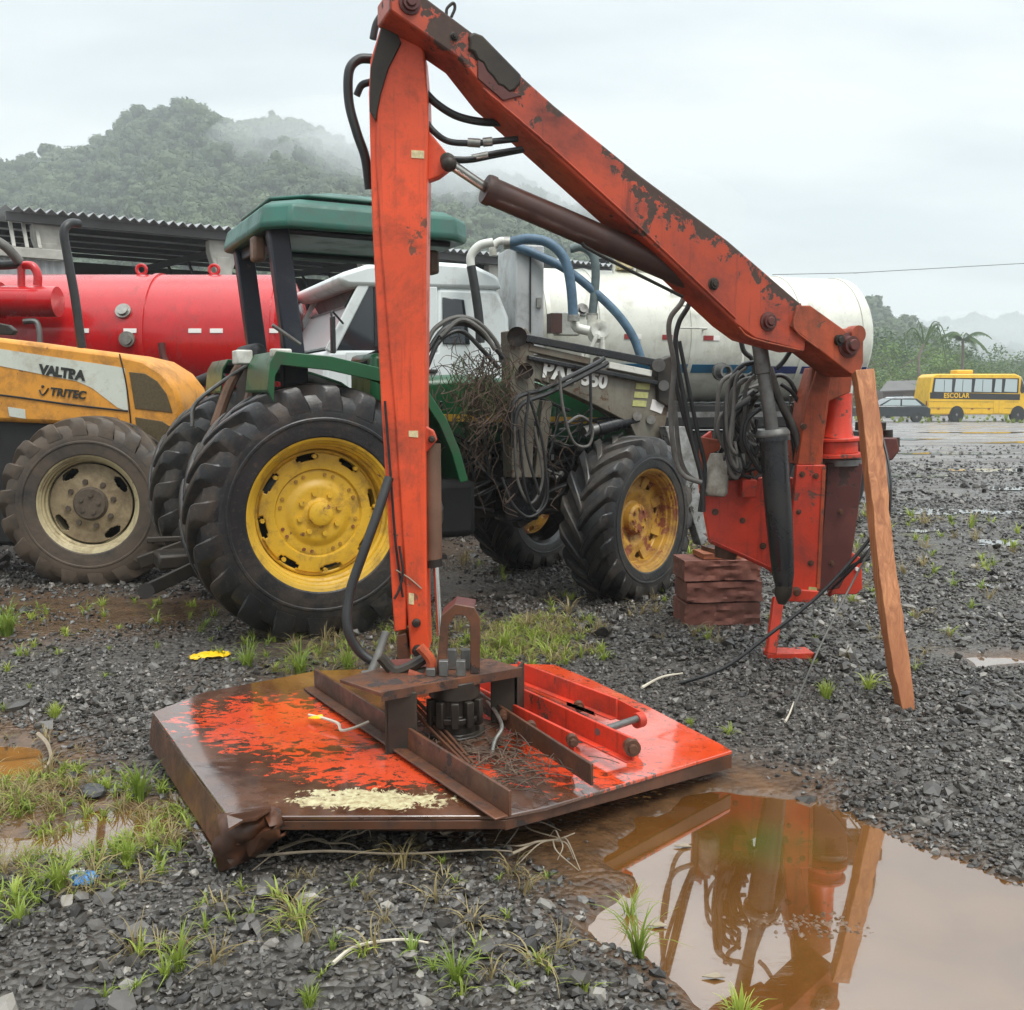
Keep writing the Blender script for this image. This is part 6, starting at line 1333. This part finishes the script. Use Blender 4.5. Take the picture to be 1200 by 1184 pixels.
    for u, v, z, r_ in ((678, 828, .27, .020), (740, 876, .26, .03), (670, 868, .26, .022), (622, 852, .27, .02), (590, 838, .27, .018)):
        c = PZ(u, v, z); MB().lathe(c + Vector((.005, -.028, .0)), c + Vector((0, .02, 0)), [(0, r_ * .5), (.3, r_ * .6), (.3, r_), (1, r_)], 14).build('rail_bolt', M['rust_steel'], deck, world=True)
    MB().prism([PZ(u, v, .285) + Vector((0, -.01, 0)) for u, v in ((664, 822), (696, 834), (697, 838), (664, 826))], (0, .008, 0)).build('adjusting_slot', M['black'], deck, world=True)
    # portal frame with motor
    zt = .45; P = [PZ(398, 796, zt), PZ(447, 812, zt), PZ(612, 783, zt), PZ(575, 772, zt), PZ(486, 772, zt)]
    br = MB().prism(P, (0, 0, -.016)).build('bracket_plate', M['rust_steel'], t, world=True, bevel=.003)
    MB().prism([P[1] + Vector((0, -.002, .002)), P[2] + Vector((0, -.002, .002)), P[2] + Vector((0, -.002, -.032)), P[1] + Vector((0, -.002, -.032))], (0, .014, 0)).build('plate_lip', M['rust_steel'], br, world=True)
    def leg(u0, u1, v1, y_, w):
        p, q = PZ(u0, v1, .2), PZ(u1, v1, .2); yy = p.y; return MB().prism([PY(u0, v1, yy), PY(u1, v1 - 3, yy), Vector((PY(u1, v1, yy).x, yy, zt - .018)), Vector((PY(u0, v1, yy).x - .0, yy, zt - .018))], (0, w, 0)).build('bracket_leg', M['dark_steel'], br, world=True, bevel=.004)
    leg(453, 489, 884, 0, .012); leg(575, 607, 852, 0, .012)
    a = PZ(455, 884, .2); MB().prism([a, a + Vector((.01, .13, 0)), a + Vector((.01, .13, .23)), a + Vector((0, 0, .23))], (-.01, 0, 0)).build('leg_web', M['dark_steel'], br, world=True)
    a = PZ(606, 852, .2); MB().prism([a, a + Vector((.03, .13, 0)), a + Vector((.03, .13, .23)), a + Vector((0, 0, .23))], (-.01, 0, 0)).build('leg_web', M['dark_steel'], br, world=True)
    c = PZ(533, 862, .20); mt = MB().lathe(c, (c.x, c.y, zt - .02), [(0, .12), (.12, .12), (.12, .095), (.32, .095), (.32, .108), (.42, .108), (.42, .085), (.7, .085), (.7, .1), (1, .1)], 12).build('hydraulic_motor', M['dark_steel'], br, world=True, bevel=.004)
    for q in range(5):
        a = -2.6 + q * .55; MB().box((c.x + math.cos(a) * .1, c.y + math.sin(a) * .1, .31), (.03, .03, .1), a).build('motor_rib', M['dark_steel'], mt, world=True, bevel=.004)
    MB().lathe((c.x, c.y, .20), (c.x, c.y, .215), [(0, .2), (1, .19)], 32).build('motor_flange', M['rust_steel'], mt, world=True)
    # inverted U fork standing on the plate
    fy = PZ(528, 790, zt).y
    for o_ in (0, .16):
        MB().prism([PY(u, v, fy + o_) for u, v in ((511, 790), (517, 722), (533, 708), (556, 712), (563, 726), (562, 790), (551, 790), (551, 730), (545, 722), (534, 721), (526, 732), (523, 790))], (0, .014, 0)).build('fork_plate', M['rust_steel'], br, world=True, bevel=.003)
    MB().prism([PY(u, v, fy + .014) for u, v in ((517, 722), (533, 708), (534, 711), (519, 725))], (0, .146, 0)).build('fork_cap', M['maroon'], br, world=True); MB().prism([PY(u, v, fy + .014) for u, v in ((533, 708), (556, 712), (556, 715), (534, 711))], (0, .146, 0)).build('fork_cap', M['maroon'], br, world=True)
    for u, v, z in ((520, 778, .06), (530, 772, .08), (540, 776, .06), (546, 768, .08), (505, 782, .03)):
        c = PY(u, v, fy - .02 if z < .07 else fy + .07); MB().box((c.x, c.y, zt + z * .5), (.035, .03, z)).build('spacer_block', M['grey_steel'], br, world=True, bevel=.003)
    MB().tube([PY(492, 758, fy), PY(505, 775, fy), PY(500, 795, fy), PY(478, 790, fy)], .02, 8).build('knuckle', M['mast_red'], br, world=True)
    for pts in ([(446, 770), (462, 786), (480, 782), (500, 770)], [(470, 800), (490, 790), (510, 786)]): MB().tube([PY(a, b, fy + .03) for a, b in pts], .022, 8).build('pivot_tube', M['dark_steel'], br, world=True)
    MB().box(PY(478, 788, fy + .1), (.16, .16, .07), .2).build('pivot_block', M['maroon'], br, world=True, bevel=.01)
    tube('chain', [(557, 808, 4.0), (572, 822, 3.85), (588, 850, 3.6), (580, 868, 3.5), (576, 885, 3.4)], .008, M['fitting'], par=deck)
    for k_ in range(3): MB().tube([PZ(470 + k_ * 6, 815, .38), PZ(500 + k_ * 8, 850, .26), PZ(545 + k_ * 5, 895, .215)], .007, 5).build('wire_strand', M['rust_steel'], deck, world=True)
    return t, deck
BM, DECK = boom_mower()

# clippings and mud lying on the deck
mb = MB(); rr = random.Random(8)
for k in range(420):
    a = rr.random(); b = rr.gauss(0, 1); c = PZ(500 + 130 * a + b * 22, 830 + 88 * a - b * 6 + rr.uniform(-12, 12), .218)
    d = Vector((rr.gauss(0, 1), rr.gauss(0, 1), rr.gauss(0, .15))).normalized() * rr.uniform(.01, .06); mb.tube([c, c + d + Vector((0, 0, .006)), c + d * 2], rr.uniform(.001, .003), 3, 2)
o = mb.build('dead_clippings', M['vine'], kind='stuff'); o['label'] = 'dead brown clippings caught between the deck rails'
o = MB().tube([PZ(362, 838, .23), PZ(380, 842, .24), (PZ(396, 848, .235)), PZ(400, 856, .235), PZ(415, 853, .24), PZ(432, 846, .25)], .006, 6).build('curved_stick', M['palestick']); tag(o, 'bent pale stick lying on the orange paint of the deck', 'stick')
c = PZ(370, 842, .235); o = MB().prism([c + Vector(p) for p in ((-.03, 0, 0), (0, -.02, .004), (.035, -.005, 0), (.02, .025, .006), (-.015, .02, 0))], (0, 0, .003)).build('yellow_leaf', M['yellowcloth']); tag(o, 'small yellow leaf beside the bent stick on the deck', 'leaf')

# ================================================================== POST, BLOCKS, LITTER
def jag_block(c, d, rz, seed, amp=.006, n=7):
    rr = random.Random(seed); mb = MB(); mt = Matrix.Rotation(rz, 3, 'Z'); nx, ny, nz = 26, 12, 8; idx = {}; vs = []
    def V(i, j, k):
        if (i, j, k) not in idx:
            idx[(i, j, k)] = len(vs); p = Vector(((i / nx - .5) * d[0], (j / ny - .5) * d[1], (k / nz - .5) * d[2])); e = amp * (1.0 if j in (0, ny) or i in (0, nx) else .3)
            q = Vector((p.x * 14 + seed, p.y * 14, p.z * 30)); nv = noise.noise_vector(q) + noise.noise_vector(q * 2.7) * .5; p += Vector((nv.x * e * 1.2, nv.y * e * 2.6, nv.z * e * .6)) + Vector((0, rr.gauss(0, e * .25), 0)); vs.append(Vector(c) + mt @ p)
        return idx[(i, j, k)]
    fs = []
    for i in range(nx):
        for j in range(ny):
            fs += [(V(i, j, 0), V(i, j + 1, 0), V(i + 1, j + 1, 0), V(i + 1, j, 0)), (V(i, j, nz), V(i + 1, j, nz), V(i + 1, j + 1, nz), V(i, j + 1, nz))]
    for i in range(nx):
        for k in range(nz): fs += [(V(i, 0, k), V(i + 1, 0, k), V(i + 1, 0, k + 1), V(i, 0, k + 1)), (V(i, ny, k), V(i, ny, k + 1), V(i + 1, ny, k + 1), V(i + 1, ny, k))]
    for j in range(ny):
        for k in range(nz): fs += [(V(0, j, k), V(0, j, k + 1), V(0, j + 1, k + 1), V(0, j + 1, k)), (V(nx, j, k), V(nx, j + 1, k), V(nx, j + 1, k + 1), V(nx, j, k + 1))]
    return mb.add(vs, fs)
bc = PZ(840, 738, .0); bc = Vector((bc.x + .02, bc.y + .14, 0))
for k, (h, dx, lb) in enumerate(((.165, 0, 'lowest red-brown stone block under the mast base, standing on the gravel'), (.135, .01, 'middle red-brown stone block in the stack under the mast base'), (.135, -.005, 'top red-brown stone block of the stack, right below the orange board'))):
    z = [0.01, .18, .32][k]; o = jag_block((bc.x + dx, bc.y, z + h / 2), (.50, .28, h - .008), .10 + dx, k + 3).build('stone_block', M['block'], smooth=30); tag(o, lb, 'block', 'stacked stone blocks')
o = jag_block((bc.x + .0, bc.y, .475), (.26, .22, .035), .15, 9, .002).build('wooden_board', M['brickwood'], smooth=30); tag(o, 'small orange-brown board on top of the stone blocks', 'board')
o = jag_block((bc.x + .02, bc.y, .508), (.18, .2, .025), .3, 10, .002).build('wooden_board', M['rust_steel'], smooth=30); tag(o, 'thin dark board wedged under the red mast base', 'board')

def post():
    p0, p1 = PZ(1062, 836, 0), PY(1008, 436, 5.02); d = (p1 - p0); n = 26; rr = random.Random(2); ax = d.normalized(); a = ax.cross(Vector((0, 1, 0))).normalized(); b = ax.cross(a).normalized(); vs = []
    for i in range(n + 1):
        q = i / n; w = .040 + .004 * q - (.014 * max(0, .1 - q) * 10); h = .045; off = a * .012 * math.sin(q * 5) + Vector((0, 0, 0))
        for x, y in ((-1, -1), (.1, -1.12), (1, -1), (1, 1), (-1, 1)): vs.append(p0 + d * q + off + a * (x * w + rr.gauss(0, .002)) + b * (y * h + rr.gauss(0, .002)) - Vector((0, 0, .02 if i == 0 else 0)))
    m_ = 5; fs = [(i * m_ + k, i * m_ + (k + 1) % m_, (i + 1) * m_ + (k + 1) % m_, (i + 1) * m_ + k) for i in range(n) for k in range(m_)] + [(4, 3, 2, 1, 0), tuple(n * m_ + k for k in range(m_))]
    o = fix_normals(MB().add(vs, fs).build('wooden_post', M['wood'], smooth=25, bevel=.003)); tag(o, 'rough orange wooden post leaning up against the end of the boom', 'post')
post()
def crumple(name, u, v, sx, sy, sz, mat, seed, label, cat, rz=0):
    rr = random.Random(seed); g = G(u, v); mb = MB(); n = 14; vs = []
    for j in range(n):
        for i in range(n):
            x, y = i / (n - 1) - .5, j / (n - 1) - .5; f = max(0, 1 - (2 * math.hypot(x, y)) ** 3 * .6); jx = rr.uniform(-.03, .03)
            p = Vector(((x + jx) * sx, (y + rr.uniform(-.03, .03)) * sy, sz * (f * .5 + rr.random() * .5))); vs.append(g + Matrix.Rotation(rz, 3, 'Z') @ p)
    o = MB().add(vs, [(j * n + i, j * n + i + 1, (j + 1) * n + i + 1, (j + 1) * n + i) for j in range(n - 1) for i in range(n - 1) if math.hypot(i / 6.5 - 1, j / 6.5 - 1) < 1.15]).build(name, mat, smooth=70)
    s = o.modifiers.new('solid', 'SOLIDIFY'); s.thickness = .003; return tag(o, label, cat)
crumple('yellow_rag', 246, 770, .22, .12, .035, M['yellowcloth'], 3, 'crumpled yellow rag on the gravel behind the left of the deck', 'rag', .5)
crumple('blue_wrapper', 98, 1035, .075, .07, .04, M['blueplastic'], 4, 'scrunched blue wrapper at lower left among the grass', 'litter')
crumple('white_wrapper', 86, 1030, .06, .07, .035, M['whiteplastic'], 5, 'white crumpled plastic touching the blue wrapper', 'litter')
def rock(u, v, s, label, mat, seed, group=None):
    o = rockproto(seed, mat, .3, 2); COL.objects.link(o); o.name = 'loose_rock'; g = G(u, v); o.location = (g.x, g.y, g.z + s * .18); o.scale = (s, s * .8, s * .55); o.rotation_euler = (.1, .15, seed); tag(o, label, 'rock', group)
rock(108, 932, .11, 'dark angular rock on the straw left of the deck skirt', M['rock'], 50)
rock(126, 1022, .08, 'grey rock just right of the blue wrapper', M['rock'], 51)
for k, (u, v, s) in enumerate(((1118, 1062, .03), (1142, 1064, .045), (1126, 1078, .035), (1120, 1108, .035), (1145, 1108, .03), (1134, 1070, .022))): rock(u, v, s, ('leftmost of the upper puddle stones', 'largest stone poking out of the puddle water', 'stone just below the leftmost puddle stone', 'left one of the two lowest puddle stones', 'right one of the two lowest puddle stones', 'tiny stone between the upper puddle stones')[k], M['rock'], 60 + k, 'stones in the puddle')
def stick(name, pts, r, mat, label, cat='stick'):
    o = MB().tube([G(u, v) + Vector((0, 0, .012 + (w[0] if w else 0))) for u, v, *w in pts], lambda q: r * (1 - .5 * q), 6).build(name, mat); return tag(o, label, cat)
stick('white_stick', [(390, 1136), (412, 1118), (440, 1110), (475, 1107), (502, 1110)], .006, M['palestick'], 'curved whitish stick on the gravel near the bottom of the picture')
stick('pale_stick', [(920, 852), (925, 842), (930, 832, .02)], .006, M['palestick'], 'short pale stick standing in the gravel right of the deck tip')
stick('pale_branch', [(752, 812, .01), (775, 800, .01), (800, 796, .01)], .008, M['palestick'], 'pale stick end at the foot of the trailing cable')
stick('long_twig', [(300, 1015, .02), (380, 1013, .03), (470, 1012, .02), (560, 1010, .03), (600, 1008, .02)], .005, M['twig'], 'long straight twig lying in front of the deck')
def branch(u, v, du, label, seed, nb=7, L=110):
    rr = random.Random(seed); mb = MB(); g = [(u + du * q + rr.gauss(0, 3), v + rr.gauss(0, 4) - 4 * q) for q in range(6)]
    mb.tube([G(*p) + Vector((0, 0, .03)) for p in g], lambda q: .006 * (1 - .6 * q), 5)
    for k in range(nb):
        a = rr.choice(g); e = (a[0] + rr.uniform(-L, L) * .5, a[1] + rr.uniform(-10, 34)); m_ = ((a[0] + e[0]) / 2 + rr.gauss(0, 6), (a[1] + e[1]) / 2 + rr.gauss(0, 4))
        mb.tube([G(*a) + Vector((0, 0, .03)), G(*m_) + Vector((0, 0, .04)), G(*e) + Vector((0, 0, .01))], lambda q: .0035 * (1 - .6 * q), 4)
    tag(mb.build('fallen_branch', M['twig']), label, 'branch')
branch(600, 1005, 14, 'forked dead branch under the front corner of the deck', 3); branch(330, 1010, 18, 'thin dead branch in the shade under the crumpled deck corner', 5, 6); branch(520, 985, 22, 'dead twigs in the shadow beneath the deck middle', 7, 8)
stick('bent_root', [(45, 868, .03), (56, 880, .03), (60, 895, .02), (52, 906, .01)], .010, M['twig'], 'curved dark root at the far edge of the left muddy pool')
for k, (u, v) in enumerate(((800, 992), (836, 1145), (770, 1085))):
    g = PZ(u, v, 0); o = MB().prism([g + Vector(p) for p in ((-.03, 0, 0), (0, -.012, .003), (.03, -.004, 0), (.01, .012, .004))], (0, 0, .003)).build('floating_leaf', M['twig']); tag(o, ('pale dead leaf floating on the brown shallows near the deck', 'dead leaf floating between the hose reflections', 'dead leaf beside the left grass tuft in the puddle')[k], 'leaf')

# ================================================================== GRASS
def tuft_mesh(seed, n, h, spread, mat, wid=.0035, droop=.5):
    rr = random.Random(seed); vs = []; fs = []
    for k in range(n):
        a = rr.uniform(0, 6.28); b = Vector((math.cos(a), math.sin(a), 0)); p = b * rr.uniform(0, spread * .35); L = h * rr.uniform(.45, 1.1); lean = rr.uniform(.15, 1) * droop; side = Vector((-b.y, b.x, 0)); w = wid * rr.uniform(.7, 1.4); o = len(vs); S = 5
        tw = rr.gauss(0, .35)
        for q in range(S + 1):
            s = q / S; c = p + (b + side * tw * s) * (L * lean * s * s * 1.1) + Vector((0, 0, L * (s - lean * .75 * s * s * s))); ww = w * (1 - s ** 1.8) + .0003
            vs += [c - side * ww, c + side * ww]
        fs += [(o + 2 * q, o + 2 * q + 1, o + 2 * q + 3, o + 2 * q + 2) for q in range(S)]
    me = bpy.data.meshes.new('grass_tuft'); me.from_pydata([tuple(v) for v in vs], [], fs); me.materials.append(mat); me.shade_smooth(); return me
TM = [tuft_mesh(1, 46, .17, .06, M['grass']), tuft_mesh(2, 70, .13, .10, M['grass']), tuft_mesh(3, 30, .20, .05, M['grass'], .003, .7), tuft_mesh(4, 60, .22, .09, M['grass'], .004, .8), tuft_mesh(5, 26, .12, .08, M['grass'], .003, 1)]
TUFTS = [(8, 745, 3, 1.2, 'green grass tuft at the left picture edge behind the gravel bank'), (65, 842, 1, .7, 'small leafy tuft in the middle of the left gravel bank'), (165, 935, 0, 1.15, 'bright upright tuft beside the left deck skirt'),
 (70, 1040, 3, .75, 'sprawling yellow-green tuft left of the blue wrapper'), (22, 1078, 4, .9, 'low tuft in the lower left corner'), (150, 1010, 1, .75, 'loose tuft between the wrapper and the skid runner'), (255, 1015, 2, .55, 'thin tuft right under the crumpled deck corner'),
 (208, 1140, 2, .75, 'tuft below left, nearest the bottom left edge'), (350, 1085, 4, 1.0, 'spreading tuft on the gravel under the deck front edge'), (363, 1180, 1, .5, 'cut-off tuft at the bottom edge left of centre'), (535, 1150, 3, .62, 'tall tuft at the bottom right of the white curved stick'),
 (632, 1128, 4, .5, 'small faint tuft near the puddle margin'), (748, 1118, 2, 1.0, 'slender tuft standing in the left end of the puddle'), (868, 1180, 1, .8, 'tuft in the puddle at the bottom edge'), (738, 1062, 2, .7, 'sparse blades leaning over the puddle edge'),
 (290, 782, 3, .9, 'long-bladed tuft just behind the rear left of the deck'), (352, 790, 3, 1.05, 'dense tuft in front of the rear tractor wheel'), (408, 788, 3, .95, 'tuft by the black supply hose at the arm foot'), (590, 765, 3, 1.0, 'bright tuft seen through and right of the steel fork'), (640, 770, 4, 1.3, 'low grass patch behind the deck back edge'),
 (968, 820, 1, .9, 'yellow-green tuft between the parking foot and the wooden post'), (1018, 808, 4, 1.2, 'sparse dry tuft close to the wooden post foot'), (808, 852, 1, .42, 'little green tuft beside the right deck edge'), (855, 862, 4, .6, 'faint tuft just above the right deck tip'), (708, 775, 4, .9, 'thin grass tuft left of the stone blocks'), (905, 752, 4, .7, 'small weeds beside the red parking foot'), (120, 710, 4, .7, 'low weeds behind the yellow tractor wheel'), (75, 742, 1, .4, 'tiny green weed on the far left gravel')]
for i, (u, v, k, s, lb) in enumerate(TUFTS):
    o = bpy.data.objects.new('grass_tuft', TM[k]); COL.objects.link(o); g = G(u, v); o.location = (g.x, g.y, g.z - .005); sc_ = s * max(1.0, g.y / 5.5); o.scale = (sc_,) * 3; o.rotation_euler = (0, 0, i * 1.7); tag(o, lb, 'grass tuft', 'grass tufts growing in the gravel')
def scatter_grass():
    protos = [bpy.data.objects.new('tuftlet', tuft_mesh(20 + i, 12, .085, .05, M['grass'], .0028, .9)) for i in range(4)]
    straw = [bpy.data.objects.new('strawlet', tuft_mesh(40 + i, 16, .12, .10, M['straw'], .0018, 1.25)) for i in range(4)]
    def region(P, n, jit=0):
        P = np.array(P); mn, mx = P.min(0), P.max(0); x = RNG.uniform(mn[0], mx[0], n * 3); y = RNG.uniform(mn[1], mx[1], n * 3); k = polysd(x, y, P) + npnoise(x, y, 3, 2, 8) * .12 > 0; return x[k][:n], y[k][:n]
    R1 = gp([(-60, 920), (100, 900), (210, 930), (230, 1000), (180, 1050), (-60, 1090)]); R2 = gp([(230, 770), (430, 730), (700, 735), (720, 780), (600, 800), (350, 800)]); R3 = gp([(540, 660), (1020, 600), (1200, 620), (1100, 830), (700, 760)])
    R4 = gp([(560, 740), (660, 735), (680, 790), (560, 780)]); R5 = gp([(-100, 720), (330, 700), (240, 780), (-60, 860)]); R6 = gp([(250, 1010), (650, 1010), (700, 1184), (100, 1184)])
    def put(name, regs, protos, s0, s1, lb):
        xs, ys = [], []
        for P, n in regs: x, y = region(P, n); xs.append(x); ys.append(y)
        x, y = np.concatenate(xs), np.concatenate(ys); h = level(x, y); k = h > -.03; x, y, h = x[k], y[k], h[k]; n = len(x); s = RNG.uniform(s0, s1, n) * np.maximum(1, y / 5.0)
        o = instancer(name, np.stack([x, y, h], 1), np.stack([RNG.normal(0, .12, n), RNG.normal(0, .12, n), RNG.uniform(0, 6.3, n)], 1), np.stack([s, s, s * RNG.uniform(.6, 1.1, n)], 1), protos); o['label'] = lb
    put('grass', [(R1, 260), (R2, 170), (R3, 130), (R4, 130), (R5, 50), (R6, 30)], protos, .5, 1.15, 'thin green blades coming up through the gravel')
    put('straw', [(R1, 90), (R2, 110), (R3, 90), (R4, 60), (MUD2, 70), (R6, 30)], straw, .5, 1.2, 'flattened dry straw and dead grass on the mud')
scatter_grass()
# far weeds along the yard edge under the bus
n = 420; x = RNG.uniform(20, 60, n); y = RNG.uniform(54.5, 75, n); s = RNG.uniform(1, 3, n)
o = instancer('far_grass', np.stack([x, y, np.zeros(n)], 1), np.stack([np.zeros(n)] * 2 + [RNG.uniform(0, 6, n)], 1), np.stack([s] * 3, 1), [bpy.data.objects.new('weed', TM[1])]); o['label'] = 'weeds along the far yard edge by the bus'
